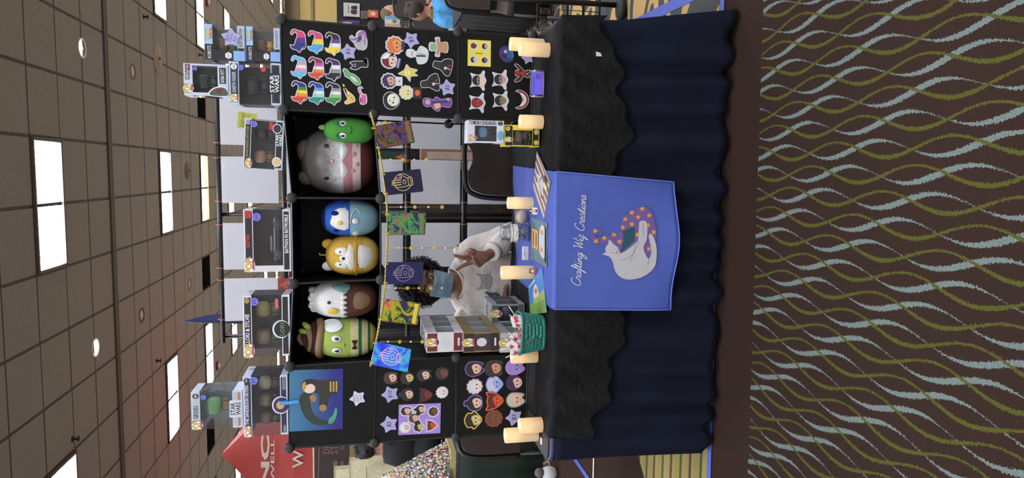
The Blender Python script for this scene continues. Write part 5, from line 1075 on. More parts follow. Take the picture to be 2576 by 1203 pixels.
flatprint([(1336, 650), (1337, 546), (1377, 562), (1376, 674)], [([(.04 + .08*i, .75), (.1 + .08*i, 1.)], (60, 96, 110), .02) for i in range(11)] + [(rect(.3, .5, .75, .9), (206, 150, 80)), ([(.34, .8), (.7, .8)], (60, 50, 40), .05), ([(.36, .62), (.68, .62)], (60, 50, 40), .05), (catmull([(.2, .1), (.3, .42), (.8, .4), (.9, .12)], 3), (190, 186, 190)), (rect(.3, .18, .4, .34), (210, 140, 80)), (rect(.7, .18, .8, .34), (210, 140, 80)), ([(.1, .05), (.9, .07)], (40, 44, 50), .05)], (98, 118, 122), 'grey comic print with an orange block lying in the middle of the blue cloth')
flatprint([(1329, 720), (1364, 672), (1376, 785), (1336, 795)][0:1] + [(1364, 672), (1376, 786), (1335, 794)], [(rect(.0, .0, 1., .35), (110, 150, 70)), (rect(.3, .3, 1, .5), (150, 170, 90)), (catmull([(.3, .5), (.45, .8), (.6, .7), (.65, .45)], 3), (206, 190, 170)), (circ(.5, .62, .07), (170, 90, 50)), ([(.1, .9), (.5, .92)], (200, 214, 226), .05)], (70, 130, 190), 'blue and green landscape print lying left of the tall candle')
# jar, lid, white box
p = onZ(1333, 586, CZ); r = .041; h = onY(1262, 586, p.y).z - CZ; p.z = CZ + .001
t = thing('tip_jar', 'clear glass jar with a paper label and banknotes inside on the blue cloth', 'jar', p)
MB().lathe([(r*.94, 0), (r, .006), (r, h*.74), (r*.9, h*.82), (r*.82, h*.86), (r*.86, h*.92), (r*.88, h), (r*.8, h), (r*.77, h*.9), (r*.76, h*.84), (r*.94, h*.72), (r*.94, .01), (0, .008)], p, 32).build('glass', clearm('jar_glass', .08), t)
rows = [[p + Vector((r*1.012*sin(a_), -r*1.012*cos(a_), z)) for a_ in [-1.5 + 3.*i/20 for i in range(21)]] for z in (h*.47, h*.72)]
lb = MB().grid(rows).build('paper_label', mat('label_paper', (214, 212, 206), .6), t)
a = Art(); Fj = lambda u, v, d=0: p + Vector(((r*1.016 + d)*sin(u/r), -(r*1.016 + d)*cos(u/r), v))
text(a, Fj, 'Help with my medical bills', -.05, h*.6, .05, h*.68, a.ci((40, 38, 40)), .0002); text(a, Fj, 'Please', -.014, h*.5, .016, h*.56, a.ci((40, 38, 40)), .0002); o = a.done('label_text', lb)
mb = MB(); rnd = random.Random(3)
for i in range(9): mb.tube([p + Vector((rnd.uniform(-.6, .6)*r, rnd.uniform(-.6, .6)*r, rnd.uniform(.1, .42)*h)) for _ in range(5)], .006, 5, i % 2)
mb.build('banknotes', [mat('note_grey', (170, 172, 168), .7), mat('note_dark', (60, 62, 64), .7)], t)
p = onZ(1332, 546, CZ); ax = Matrix.Rotation(R(-62), 3, 'X') @ Matrix.Rotation(R(20), 3, 'Z'); t = thing('jar_lid', 'round wooden jar lid with a pale rim leaning beside the glass jar', 'lid', p)
c = p + Vector((0, .012, .034))
MB().lathe([(0, .008), (.034, .008), (.036, .005), (.036, -.004), (0, -.004)], c, 28, 0, ax).build('wood_disc', mat('lid_wood', (176, 140, 96), .5, var=.25, scale=90), t); MB().lathe([(.033, -.004), (.033, -.014), (0, -.014)], c, 28, 0, ax).build('seal_rim', mat('lid_seal', (214, 206, 190), .5), t)
p = onZ(1330, 637, CZ); t = thing('card_reader', 'small white rounded card reader standing on the blue cloth', 'card reader', p)
MB().box(p + Vector((0, 0, .0155)), (.066, .012, .031), bev=.004).build('case', mat('white_plastic', (222, 222, 226), .35), t); MB().box(p + Vector((0, -.0064, .02)), (.02, .0008, .003)).build('slot', mat('slot_grey', (160, 162, 170), .4), t)
def charm(px, label, cols, s_=1.):
    p = onZ(*px, CZ); t = thing('acrylic_charm', label, 'charm', p, 'small charms on the blue cloth'); F = Flat(p + Vector((0, 0, .004)), Vector((.026*s_, 0, 0)), Vector((0, .006, .034*s_)))
    a = Art(); plate(a, F, [(x, y + .5) for x, y in catmull([(-.5, -.4), (-.55, .1), (-.3, .5), (.3, .5), (.55, .1), (.5, -.4)], 3)], cols[0], .003); a.done('backing', t)
    a = Art(); art(a, F, [(circ(0, .6, .34, 14, .3), cols[1]), (circ(-.25, .92, .14), cols[2]), (circ(.25, .92, .14), cols[2]), (rect(-.25, .12, .25, .34), cols[3])], .0034); a.done('picture', t)
charm((1356, 531), 'white and black charm with a peach middle near the glass jar', [(216, 216, 214), (226, 166, 140), (30, 28, 30), (60, 60, 60)]); charm((1352, 682), 'small red and brown charm at the foot of the tall candle', [(150, 80, 70), (216, 170, 140), (60, 30, 34), (160, 50, 48)], .9)
# purple sign in a wire stand
p = onZ(1371, 209, CZ); t = thing('acrylic_sign', 'small purple to pink sign in a wire stand before the right tower', 'sign', p)
zt_ = onY(1338, 209, p.y).z; xa, xb = onY(1355, 238, p.y).x, onY(1355, 181, p.y).x; F = Flat(Vector(((xa + xb)/2, p.y, CZ + .008)), Vector((xb - xa, 0, 0)), Vector((0, .012, zt_ - CZ - .008)))
a = Art(); plate(a, F, rrect(-.5, 0, .5, 1, .03), grad('sign_fade', (92, 84, 206), (226, 90, 130), CZ + .005, zt_ - .01), .002); a.done('board', t)
a = Art(); art(a, F, [([(-.4, .18), (-.1, .18)], (60, 40, 110), .035), ([(-.42, .78), (.3, .78)], (54, 46, 150), .04), (rect(.2, .28, .42, .62), (90, 60, 140)), ([(-.4, .45), (.0, .47), (.1, .4)], (150, 110, 200), .03), ([(.2, .14), (.42, .14)], (60, 40, 110), .035)], .0024); a.done('sign_print', t)
wr = MB()
for s_ in (-1, 1): wr.tube([F(s_*.56, -.05, .0), F(s_*.56, 1.06, 0), F(s_*.56, 1.06, -.03), F(s_*.56, -.05, -.04), F(s_*.56, -.05, .02)], .0014, 6)
wr.tube([F(-.56, 1.06, 0), F(.56, 1.06, 0)], .0014, 6); wr.tube([F(-.56, -.05, .02), F(.56, -.05, .02)], .0014, 6); wr.build('wire_stand', mat('wire_nickel', (180, 176, 160), .3, metal=.8), t)
for s_ in (-1, 1): MB().ell(F(s_*.56, .72, .002), (.005, .004, .004), 10, 6).build('clamp_bead', mat('bead_clear', (214, 206, 220), .2), t)
# two boxed figures by the chair
yb = onZ(1359, 342, CZ).y
wbox('black toy box with a yellow edge standing on the table right of the chair', (1269, 1359, 315, 369), yb, .1, (206, 196, 60), (20, 20, 22), [((110, 90, 70), (60, 60, 60))], [(rect(-.46, .03, .46, .97), (20, 20, 22))][:0] + pop(-.18, .88, 1.1) + [(circ(.32, .9, .1, 16, .06), (214, 196, 60)), ('4', BLACK, (.27, .87, .37, .93)), (circ(-.3, .09, .12, 12, .07), (206, 190, 70)), (circ(.2, .09, .14, 12, .07), (196, 186, 110))], .24, .2, lm=.06, rm=.24, back=(40, 38, 40), zb=CZ + .004, group='boxed vinyl figures on the table', figw=.062)
zz = onY(1268, 335, yb).z
wbox('white toy box with a long black name, stacked on the yellow edged box', (1176, 1267, 303, 360), yb, .1, (206, 208, 214), (206, 208, 214), [((110, 150, 190), (40, 40, 46))], pop(-.28, .86, 1.2) + [(circ(.38, .1, .1, 14, .07), (40, 30, 34)), ('213', (214, 214, 214), (.31, .075, .45, .125)), (circ(-.16, .09, .22, 16, .09), (110, 160, 206))], .2, .2, lm=.08, rm=.24, back=(50, 54, 66), zb=zz + .001, group='boxed vinyl figures on the table', figw=.062)
a = Art(); o_ = onY(1176, 331, yb); Fv = Flat(onY(1222, 306, yb) + Vector((-.003, -.0016, 0)), Vector((0, 0, -1)), Vector((1, 0, 0)))
pr = [c for c in bpy.data.objects if c.name.startswith('header_print') and c.parent and c.parent['label'].startswith('white toy box with a long')][0]
hh = .072; text(a, Fv, 'TOMURA SHIGARAKI', -hh, -.011, hh*.62, .006, a.ci((40, 36, 40)), .0, .012); a.done('name_print', pr.parent)
# stack of boxed figures left of the seated person, their windows turned right
yb = onZ(1346, 860, CZ).y
STK = [((1258, 1346), (150, 146, 150), (176, 172, 170), 'grey'), ((1166, 1256), (128, 112, 58), (40, 26, 28), 'gold edged black'), ((1073, 1163), (206, 206, 206), (104, 36, 40), 'white and maroon')]
zprev = CZ + .004
for lv, ((v0, v1), bc, ic, nm) in enumerate(STK):
    ztop = onY(v0, 862, yb).z
    for dpt in range(3):
        Yq = yb + dpt*.118
        x0_, x1_ = onY((v0 + v1)/2, 886, yb).x, onY((v0 + v1)/2, 836, yb).x
        va, vb = topx((x0_, Yq, ztop))[0], topx((x0_, Yq, zprev))[0]; yy0, yy1 = topx((x1_, Yq, (ztop + zprev)/2))[1], topx((x0_, Yq, (ztop + zprev)/2))[1]
        lab = f"{nm} toy box side, {('bottom', 'middle', 'top')[lv]} level, {('front', 'middle', 'rear')[dpt]} of the stack left of the person"
        H_ = [(circ(0, .5, .22, 16, .14), WHITE), (circ(0, .5, .2, 16, .12), [(170, 168, 170), (150, 150, 170), (206, 176, 80)][lv])]
        wbox(lab, (va, vb, yy0, yy1), Yq, .114, bc, ic, [((150, 140, 120), (90, 80, 90))], pop(0, .85, 1.9) + (H_ if dpt == 0 else []), .3, .25, lm=.12, rm=.12, back=(206, 206, 208), zb=zprev, group='boxed vinyl figures on the table', figw=.06) if dpt else \
        wbox(lab, (va, vb, yy0, yy1), Yq, .114, bc, ic, [((150, 140, 120), (90, 80, 90))], [(rect(-.42, .26, .42, .7), [(176, 170, 164), (60, 40, 44), (206, 204, 204)][lv])] + pop(0, .85, 1.9) + H_ + [(rect(-.2, .1, .2, .15), (214, 206, 206))], .3, .27, lm=.45, rm=.45, back=(206, 206, 208), zb=zprev, group='boxed vinyl figures on the table', figw=.06)
    zprev = ztop + .0015
for i, (yq, lb) in enumerate(((795, 'grey toy box on the table between the basket and the person, nearer one'), (783, 'grey toy box on the table between the basket and the person, farther one'))):
    Yq = yb + .2 + .12*i; pz = CZ + .02; x1_ = onY(1290, yq - 12, Yq).x + .035; zt2 = CZ + .165
    va, vb = topx((x1_, Yq, zt2))[0], topx((x1_, Yq, CZ))[0]; y1q = topx((x1_ - .09, Yq, .85))[1]; y0q = topx((x1_, Yq, .85))[1]
    wbox(lb, (va, vb, y0q, y1q), Yq, .1, (150, 150, 156), (90, 90, 100), [((120, 116, 130), (80, 80, 90))], pop(0, .86, 1.9), .2, .2, lm=.1, rm=.1, back=(110, 110, 116), zb=CZ + .004, group='boxed vinyl figures on the table', figw=.06)
# ---------------------------------------------------------------- mint basket with valentine lollipops
p = onZ(1366, 836, CZ); p.z = CZ + .002; hb_ = onY(1306, 836, p.y).z - p.z; rw = (onY(1340, 783, p.y) - onY(1340, 888, p.y)).length/2
t = thing('plastic_basket', 'mint green plastic basket with heart shaped holes near the left tower', 'basket', p)
M_mint = mat('basket_mint', (46, 122, 106), .4)
def bw(a_, z): k = .8 + .2*z/hb_; e = .72; return p + Vector((rw*k*math.copysign(abs(cos(a_))**e, cos(a_)), rw*.72*k*math.copysign(abs(sin(a_))**e, sin(a_)), z))
HR = [(0, -.34), (.2, -.14), (.33, .06), (.32, .24), (.2, .34), (.07, .3), (0, .2), (-.07, .3), (-.2, .34), (-.32, .24), (-.33, .06), (-.2, -.14)]
SQ = [(0, -.5), (.5, -.5), (.5, 0), (.5, .5), (.25, .5), (.1, .5), (0, .5), (-.1, .5), (-.25, .5), (-.5, .5), (-.5, 0), (-.5, -.5)]
mb = MB(); nc, nr = 38, 5; z0, z1_ = hb_*.1, hb_*.88
for i in range(nc):
    a_ = 2*pi*(i + .5)/nc; fr = (i*360/nc) % 360; solid = 258 < fr < 290 or 78 < fr < 110
    for j in range(nr):
        zc_ = z0 + (z1_ - z0)*(j + .5)/nr; sh_ = (j % 2)*.5*2*pi/nc; dz = (z1_ - z0)/nr; da = 2*pi/nc
        if solid: mb.add([bw(a_ + sh_ + q[0]*da, zc_ + q[1]*dz) for q in ((-.5, -.5), (.5, -.5), (.5, .5), (-.5, .5))], [(0, 1, 2, 3)], 0, True); continue
        A_ = [bw(a_ + sh_ + x*da, zc_ + y*dz) for x, y in SQ]; B_ = [bw(a_ + sh_ + x*da, zc_ + y*dz) for x, y in HR]
        mb.add(A_ + B_, [(k, (k + 1) % 12, 12 + (k + 1) % 12, 12 + k) for k in range(12)], 0)
for za, zb_ in ((0, z0), (z1_, hb_)): mb.grid([[bw(2*pi*i/88, z) for i in range(88)] for z in (za, zb_)], 0, True, True)
mb.poly([bw(2*pi*i/44, .001) for i in range(44)], 0)
w_ = mb.build('wall', M_mint, t); mod(w_, 'SOLIDIFY', thickness=.002)
MB().tube([bw(2*pi*i/44, hb_) + Vector((0, 0, .001 + .003*sin(4*pi*i/44))) for i in range(44)], .0048, 8, closed=True).build('rim', M_mint, t)
rnd = random.Random(5); mb = MB()
for i in range(260):
    a_, rr_ = rnd.uniform(0, 2*pi), rnd.uniform(0, .84); c = bw(a_, hb_*rnd.uniform(.25, 1.0)); c = Vector((p.x + (c.x - p.x)*rr_, p.y + (c.y - p.y)*rr_, c.z + .008*(1 - rr_)))
    d1 = Vector((rnd.uniform(-1, 1), rnd.uniform(-1, 1), rnd.uniform(-.5, .6)))*.016; d2 = Vector((rnd.uniform(-1, 1), rnd.uniform(-1, 1), rnd.uniform(-.6, .6)))*.016
    mb.tube([c - d1, c + d2*.3, c + d1], .0016, 4, i % 3, False)
tag(mb.build('shredded_paper', [mat('shred_white', (222, 214, 214), .7), mat('shred_pink', (214, 120, 140), .7), mat('shred_red', (180, 50, 60), .7)]), 'pink and white shredded paper filling the mint basket', 'shredded paper', kind='stuff')
M_stick = mat('stick_white', (216, 214, 208), .5); M_wrap = mat('wrap_white', (218, 212, 214), .4, bump=.3, bscale=60); M_candy = mat('candy_red', (190, 44, 46), .25)
for i, (b0, b1, lb) in enumerate([((1300, 800), (1280, 771), 'lollipop with a white stick pointing to the person, far side of the basket'), ((1302, 812), (1282, 793), 'lollipop with two red hearts on its white wrapper'), ((1296, 848), (1280, 838), 'lollipop with a short stick in the middle of the basket'), ((1306, 866), (1278, 848), 'lollipop with a thin grey stick crossing the basket rim'), ((1286, 872), (1257, 881), 'lollipop with a long stick leaning over the left basket rim'), ((1296, 889), (1272, 900), 'lollipop with a stick poking down past the candle')]):
    A_ = onY(*b0, p.y - .02 + .012*(i % 3)); B_ = onY(*b1, p.y - .03 + .012*(i % 3)); t = thing('lollipop', lb, 'lollipop', A_, 'valentine lollipops in the basket')
    MB().tube([A_, B_], .0021, 7).build('stick', M_stick if i != 3 else mat('stick_grey', (150, 146, 140), .5), t)
    d = (A_ - B_).normalized(); c = A_ + d*.012 + Vector((0, .004, 0)); F = Flat(c, Vector((.026, 0, 0)), Vector((0, .004, .03)))
    mb = MB(); mb.prism([F(x, y, 0) for x, y in [(-.8, -.6), (-.5, .9), (.2, 1.1), (.9, .4), (.6, -.8)]], F.n*-.006); mb.build('wrapper', M_wrap, t)
    for k in range(2 if i in (0, 1) else 1): mb = MB(); mb.prism([F(x*.9 + k*.6 - .2, y*.9 + .2 + k*.1, .0004) for x, y in HR], F.n*.003); mb.build('candy_heart', M_candy, t)
# small white tag on the skirt
p = onY(1506, 136, -.06); F = Flat(p, Vector((.016, 0, .004)), Vector((-.002, 0, .02))); a = Art(); plate(a, F, [(-.6, -.6), (.3, -.4), (.6, .5), (-.5, .6)], (206, 206, 204), .001); tag(a.done('paper_tag'), 'tiny white paper tag on the black sheet at the right', 'tag')
# ================================================================ the seller
SKIN = mat('skin_brown', (148, 104, 80), .5, var=.06, scale=20, bump=.05, bscale=300)
def remesh(o, vox, sm=4, fac=.5):
    m = o.modifiers.new('remesh', 'REMESH'); m.mode = 'VOXEL'; m.voxel_size = vox; m.use_smooth_shade = True
    if sm: s_ = o.modifiers.new('smooth', 'SMOOTH'); s_.iterations = sm; s_.factor = fac
    return o
eye = onY(1079, 718.5, .785); HO = eye + Vector((0, .083, 0))
hy, hr = R(12), R(11)
f_ = Vector((sin(hy), -cos(hy), -.06)).normalized(); r_ = Vector((cos(hy), sin(hy), 0)); u_ = r_.cross(-f_).normalized() if r_.cross(-f_).z > 0 else -r_.cross(-f_).normalized()
ru = r_*cos(hr) - u_*sin(hr); uu_ = u_*cos(hr) + r_*sin(hr); HM = Matrix((ru, -f_, uu_)).transposed()      # columns: right, back, up
def HP(a, b, c): return HO + HM @ Vector((a, -c, b))      # right, up, forward
BX = HO.x - .02                                            # body axis
per = thing('person', 'seated person in a blue mask, glasses and pale cat shirt making a peace sign', 'person', (BX, .98, 0))
b = MB()
b.ell(HP(0, .03, -.012), (.075, .093, .098), 24, 16, 0, HM); b.ell(HP(0, -.04, .018), (.059, .066, .082), 20, 14, 0, HM); b.ell(HP(0, -.085, .045), (.035, .03, .03), 14, 10, 0, HM)
b.ell(HP(0, -.028, .088), (.014, .016, .024), 12, 8, 0, HM); b.ell(HP(0, .03, .068), (.056, .025, .028), 16, 8, 0, HM)
for s_ in (-1, 1):
    b.ell(HP(s_*.077, -.012, -.005), (.008, .018, .03), 10, 8, 0, HM); b.ell(HP(s_*.038, -.03, .062), (.024, .024, .026), 12, 8, 0, HM)
nb = Vector((BX, .94, .99)); b.tube([HP(0, -.02, -.02), HP(0, -.09, -.02), Vector((BX + .006, .93, 1.05)), nb], [.052, .05, .055, .078], 16)
b.ell((BX, .95, .92), (.155, .1, .14), 20, 12); b.ell((BX, .97, .7), (.14, .1, .2), 20, 12); b.ell((BX, 1.0, .6), (.17, .13, .11), 20, 12)
for s_ in (-1, 1): b.tube([(BX + s_*.09, 1.0, .58), (BX + s_*.11, .78, .585), (BX + s_*.12, .62, .56), (BX + s_*.12, .6, .3), (BX + s_*.12, .64, .07)], [.09, .08, .06, .052, .035], 14); b.ell((BX + s_*.12, .6, .04), (.04, .11, .035), 12, 8)
wr_ = onY(1231, 640, .735); el = Vector((onY(1310, 590, .9).x, .9, .715)); shl = Vector((BX + .165, .95, 1.0)); shr = Vector((BX - .165, .95, 1.0))
b.tube([shl, shl.lerp(el, .5), el], [.05, .045, .038], 14); b.tube([el, el.lerp(wr_, .35), wr_], [.038, .036, .026], 14)
er = Vector((BX - .21, .93, .76)); wrr = Vector((onY(1281, 764, .84).x, .84, .765)); b.tube([shr, shr.lerp(er, .5), er], [.05, .045, .038], 14); b.tube([er, er.lerp(wrr, .5), wrr], [.038, .034, .024], 14)
hd = wrr + Vector((.07, -.012, 0)); b.ell(wrr.lerp(hd, .55), (.045, .025, .016), 14, 8)
for i in range(4): q = wrr.lerp(hd, .9) + Vector((0, -.022 + .014*i, 0)); b.tube([q - Vector((.02, 0, 0)), q + Vector((.025, -.004, .004)), q + Vector((.045, -.006, -.008))], [.009, .008, .006], 8)
# raised left hand, palm to the aisle: index and middle up, ring and little folded, thumb across
YH = .70
def hp(x, y, dy=0): return onY(x, y, YH + dy)
kn = [hp(1178, 663, .0), hp(1175, 650, .004), hp(1180, 639, .008), hp(1187, 630, .012)]      # knuckle row: index, middle, ring, little
pc = hp(1205, 650, .008); b.tube([wr_, hp(1220, 646, .018), hp(1200, 649, .012), hp(1182, 649, .006)], [.025, .03, .037, .032], 14)
for k in kn: b.tube([hp(1215, 647, .014), k], [.017, .0125], 10)
b.tube([kn[0], hp(1166, 668, -.004), hp(1155, 674, -.006), hp(1146, 680, -.004)], [.0118, .0102, .0095, .0078], 12)
b.tube([kn[1], hp(1163, 648, -.004), hp(1152, 645, -.008), hp(1142, 642, -.008)], [.0122, .0105, .0098, .008], 12)
b.tube([kn[2], hp(1172, 637, -.02), hp(1178, 639, -.038), hp(1190, 642, -.036)], [.0115, .0112, .0105, .009], 12)
b.tube([kn[3], hp(1180, 628, -.012), hp(1185, 631, -.03), hp(1195, 635, -.029)], [.0105, .0102, .0095, .008], 12)
b.tube([hp(1214, 658, .004), hp(1205, 668, -.014), hp(1196, 660, -.034), hp(1190, 647, -.046)], [.016, .0135, .0115, .009], 12)
body = b.build('body', SKIN, per); remesh(body, .0042, 3)
# fingernails on the folded hand, eyes, brows
M_nail = mat('nail', (190, 140, 120), .3)
MB().ell(hp(1190, 646, -.055), (.005, .003, .006), 10, 6).build('fingernail', M_nail, body)
for s_ in (-1, 1):
    c = HP(s_*.032, 0, .0745); e = MB().ell(c, (.0155, .012, .0095), 14, 10, 0, HM).build('eye', mat('eyeball', (214, 206, 198), .25), per)
    MB().ell(c + f_*.0085, (.0062, .0045, .0068), 12, 8, 0, HM).build('iris', mat('iris', (34, 22, 18), .15), e)
    MB().tube([HP(s_*.032 + k*.018, .0085 - .004*k*k - .001, .085 - .003*k*k) for k in (-1, -.5, 0, .5, 1)], .0025, 6).build('eyelid', SKIN, per)
    MB().tube([HP(s_*.034 + k*.02, .024 - .004*abs(k), .089 - .006*k*k) for k in (-1, -.5, 0, .5, 1)], [.002, .0035, .004, .0035, .0015], 6).build('eyebrow', mat('brow', (26, 18, 16), .8), per)
# spectacles
M_spec = mat('spectacle_gold', (150, 116, 70), .3, metal=.7); t = per
for s_ in (-1, 1):
    ring = [HP(s_*.034 + .0255*math.copysign(abs(cos(a_))**.8, cos(a_)), -.004 + .021*math.copysign(abs(sin(a_))**.8, sin(a_)), .101 - .25*(.0255*cos(a_)*s_ + .01)**1*.6) for a_ in [2*pi*i/26 for i in range(26)]]
    rm = MB().tube(ring, .0013, 6, closed=True).build('spectacle_rim', M_spec, per); MB().poly(ring).build('lens', clearm('lens_glass', .05), rm)
    MB().tube([HP(s_*.061, .004, .094), HP(s_*.074, .006, .05), HP(s_*.079, .002, -.01)], .0013, 6).build('temple_arm', M_spec, per)
MB().tube([HP(-.0085, .002, .102), HP(0, .006, .105), HP(.0085, .002, .102)], .0013, 6).build('bridge', M_spec, per)
# surgical mask
M_mask = mat('mask_blue', (142, 176, 192), .8, var=.05, bump=.1, bscale=200)
rows = []
for i in range(15):
    v = i/14; z = -.016 - .104*v; row = []
    for j in range(25):
        s_ = -1 + 2*j/24; wd = .069 - .012*v*v; x = wd*s_
        base = .093 - .055*abs(s_)**2.2 - .038*max(0, v - .62)**1.5*3; nose = .022*math.exp(-(s_/.22)**2)*math.exp(-((v - .12)/.35)**2)
        row.append(HP(x, z + .018*abs(s_)*(.35 - v)*.6, base + nose + .0045*sin(v*15.)*(1 - s_*s_) + .016))
    rows.append(row)
mk = MB().grid(rows[::-1]).build('face_mask', M_mask, per); mod(mk, 'SOLIDIFY', thickness=.0015, offset=1)
for s_ in (-1, 1):
    for v in (0, 1): MB().tube([rows[14*v][0 if s_ < 0 else 24], HP(s_*.083, -.02 - .01*v, -.005), HP(s_*.082, -.005, -.02)], .0012, 5).build('ear_loop', mat('loop_white', (214, 216, 218), .7), mk)
# curly hair
rnd = random.Random(11); hair = MB(); n = 0
while n < 1500:
    d = Vector((rnd.gauss(0, 1), rnd.gauss(0, 1), rnd.gauss(0, 1))).normalized(); rad = rnd.uniform(.82, 1.0)
    a_, u2, fw_ = d.x*.118*rad, .03 + d.z*.125*rad, -.028 + d.y*.112*rad
    if fw_ > .02 and u2 < .062 - .25*max(0, abs(a_) - .05) and abs(a_) < .074 + max(0, .05 - fw_)*.2: continue
    if u2 < -.07 + rnd.uniform(-.01, .02): continue
    k = rnd.uniform(.009, .017); hair.ell(HP(a_, u2, fw_), (k, k, k*rnd.uniform(.7, 1.1)), 6, 4); n += 1
for i in range(420):
    d = Vector((rnd.gauss(0, 1), rnd.gauss(-.2, 1), rnd.gauss(.1, 1))).normalized()
    if d.z < -.6: continue
    c = Vector((d.x*.118, .03 + d.z*.124, -.03 + d.y*.11))
    if c.z > .03 and c.y < .06: continue
    ph = rnd.uniform(0, 6); rr_ = rnd.uniform(.004, .008); path = []; e1 = d.orthogonal().normalized(); e2 = d.cross(e1)
    for j in range(9): q = d*(j*.0028) + e1*rr_*cos(ph + j*1.1) + e2*rr_*sin(ph + j*1.1); path.append(HP(c.x + q.x, c.y + q.z, c.z + q.y))
    hair.tube(path, .0016, 4)
hair.build('hair', mat('hair_black', (26, 20, 18), .7, var=.3, scale=80, spec=.3), per)
# shirt
sh_ = MB(); prof = [(.47, .178, .135, 1.0, 0), (.6, .165, .125, .985, 0), (.75, .172, .128, .965, 0), (.88, .185, .125, .95, 0), (.96, .19, .112, .945, .012), (1.005, .165, .095, .945, .028), (1.035, .115, .08, .94, .05), (1.045, .085, .07, .94, .062)]
sh_.grid([[Vector((BX + rx*math.copysign(abs(cos(a_))**.85, cos(a_)), yc + ry*math.copysign(abs(sin(a_))**.85, sin(a_)), z - dz*max(0, -sin(a_)))) for a_ in [2*pi*i/32 for i in range(32)]] for z, rx, ry, yc, dz in prof], 0, True, True)
o_ = len(sh_.v); sh_.f.append(list(range(32))[::-1]); sh_.m.append(0); sh_.s.append(False); sh_.f.append([o_ - 32 + i for i in range(32)]); sh_.m.append(0); sh_.s.append(False)
cuff = el.lerp(wr_, .86)
sh_.tube([shl + Vector((-.03, 0, -.005)), shl.lerp(el, .3), shl.lerp(el, .7), el + Vector((.01, .005, -.005)), el.lerp(wr_, .3), el.lerp(wr_, .6), cuff], [.068, .068, .064, .062, .06, .055, .045], 16)
sh_.tube([shr + Vector((.03, 0, -.005)), shr.lerp(er, .3), shr.lerp(er, .7), er, er.lerp(wrr, .5)], [.068, .068, .064, .06, .052], 16)
M_shirt = mat('shirt_pale', (244, 236, 226), .85, var=.08, scale=10, bump=.35, bscale=22)
shirt = sh_.build('shirt', M_shirt, per); remesh(shirt, .006, 3)
tx = bpy.data.textures.new('cloth_folds', 'CLOUDS'); tx.noise_scale = .05; dm = shirt.modifiers.new('folds', 'DISPLACE'); dm.texture = tx; dm.strength = .012; dm.mid_level = .5; dm.texture_coords = 'GLOBAL'
MB().tube([Vector((BX + .002 + .084*cos(a_), .938 + .073*sin(a_), 1.045 - .06*max(0, -sin(a_)) + .004*cos(a_))) for a_ in [2*pi*i/36 for i in range(36)]], .0075, 8, closed=True).build('collar', M_shirt, shirt)
dr = (wr_ - el).normalized(); MB().tube([cuff - dr*.012, cuff + dr*.02], [.05, .046], 18).build('cuff', M_shirt, shirt)
# printed cat heads on the shirt
def catprint(px, s_, fill, line, nm):
    o = onY(*px, .8); F = Flat(o, Vector((.058*s_, 0, 0)), Vector((0, 0, .058*s_))); a = Art()
    O = catmull([(-.52, -.1), (-.5, .2), (-.62, .75), (-.28, .42), (.28, .42), (.62, .75), (.5, .2), (.52, -.1), (.3, -.4), (-.3, -.4)], 4)
    rings = [[F(x*k, y*k, 0) for x, y in O] for k in (1, .66, .33, .01)]; a.grid(rings, a.ci(fill), True, True)
    ribbon(a, F, O + [O[0]], .035, a.ci(line), .0008)
    for sx in (-1, 1):
        ink(a, F, circ(sx*.22, .0, .13, 14, .1), a.ci((206, 170, 176)), .0012); ink(a, F, circ(sx*.22, .0, .06, 10, .08), a.ci(line), .0018)
        for k in (-.06, .04): ribbon(a, F, [(sx*.45, -.14 + k), (sx*.85, -.2 + k*2.4)], .02, a.ci(line), .0008)
    ob = a.done('shirt_print', shirt); m = ob.modifiers.new('wrap', 'SHRINKWRAP'); m.target = shirt; m.wrap_method = 'PROJECT'; m.use_project_y = True; m.use_project_x = False; m.use_project_z = False; m.use_negative_direction = True; m.use_positive_direction = True; m.offset = .003; m.wrap_mode = 'OUTSIDE_SURFACE'
catprint((1226, 711), 1.2, (186, 182, 178), (96, 84, 92), 'pale'); catprint((1247, 757), 1.25, (92, 100, 116), (50, 50, 66), 'dark')
# trousers
tr = MB()
for s_ in (-1, 1): tr.tube([(BX + s_*.085, 1.0, .59), (BX + s_*.11, .78, .59), (BX + s_*.12, .61, .565), (BX + s_*.12, .595, .3), (BX + s_*.12, .64, .1)], [.105, .092, .072, .064, .056], 14)
tr.ell((BX, 1.0, .59), (.185, .14, .1), 20, 12); remesh(tr.build('trousers', mat('trouser_dark', (34, 36, 46), .8), per), .01, 3)
chair('brown vinyl banquet chair under the seated person', BX, 1.19, .86, .21)
# ================================================================ the hall behind the stall
def onP(x, y, P0, n): d = ray(x, y); return CAM + d*((P0 - CAM).dot(n)/d.dot(n))
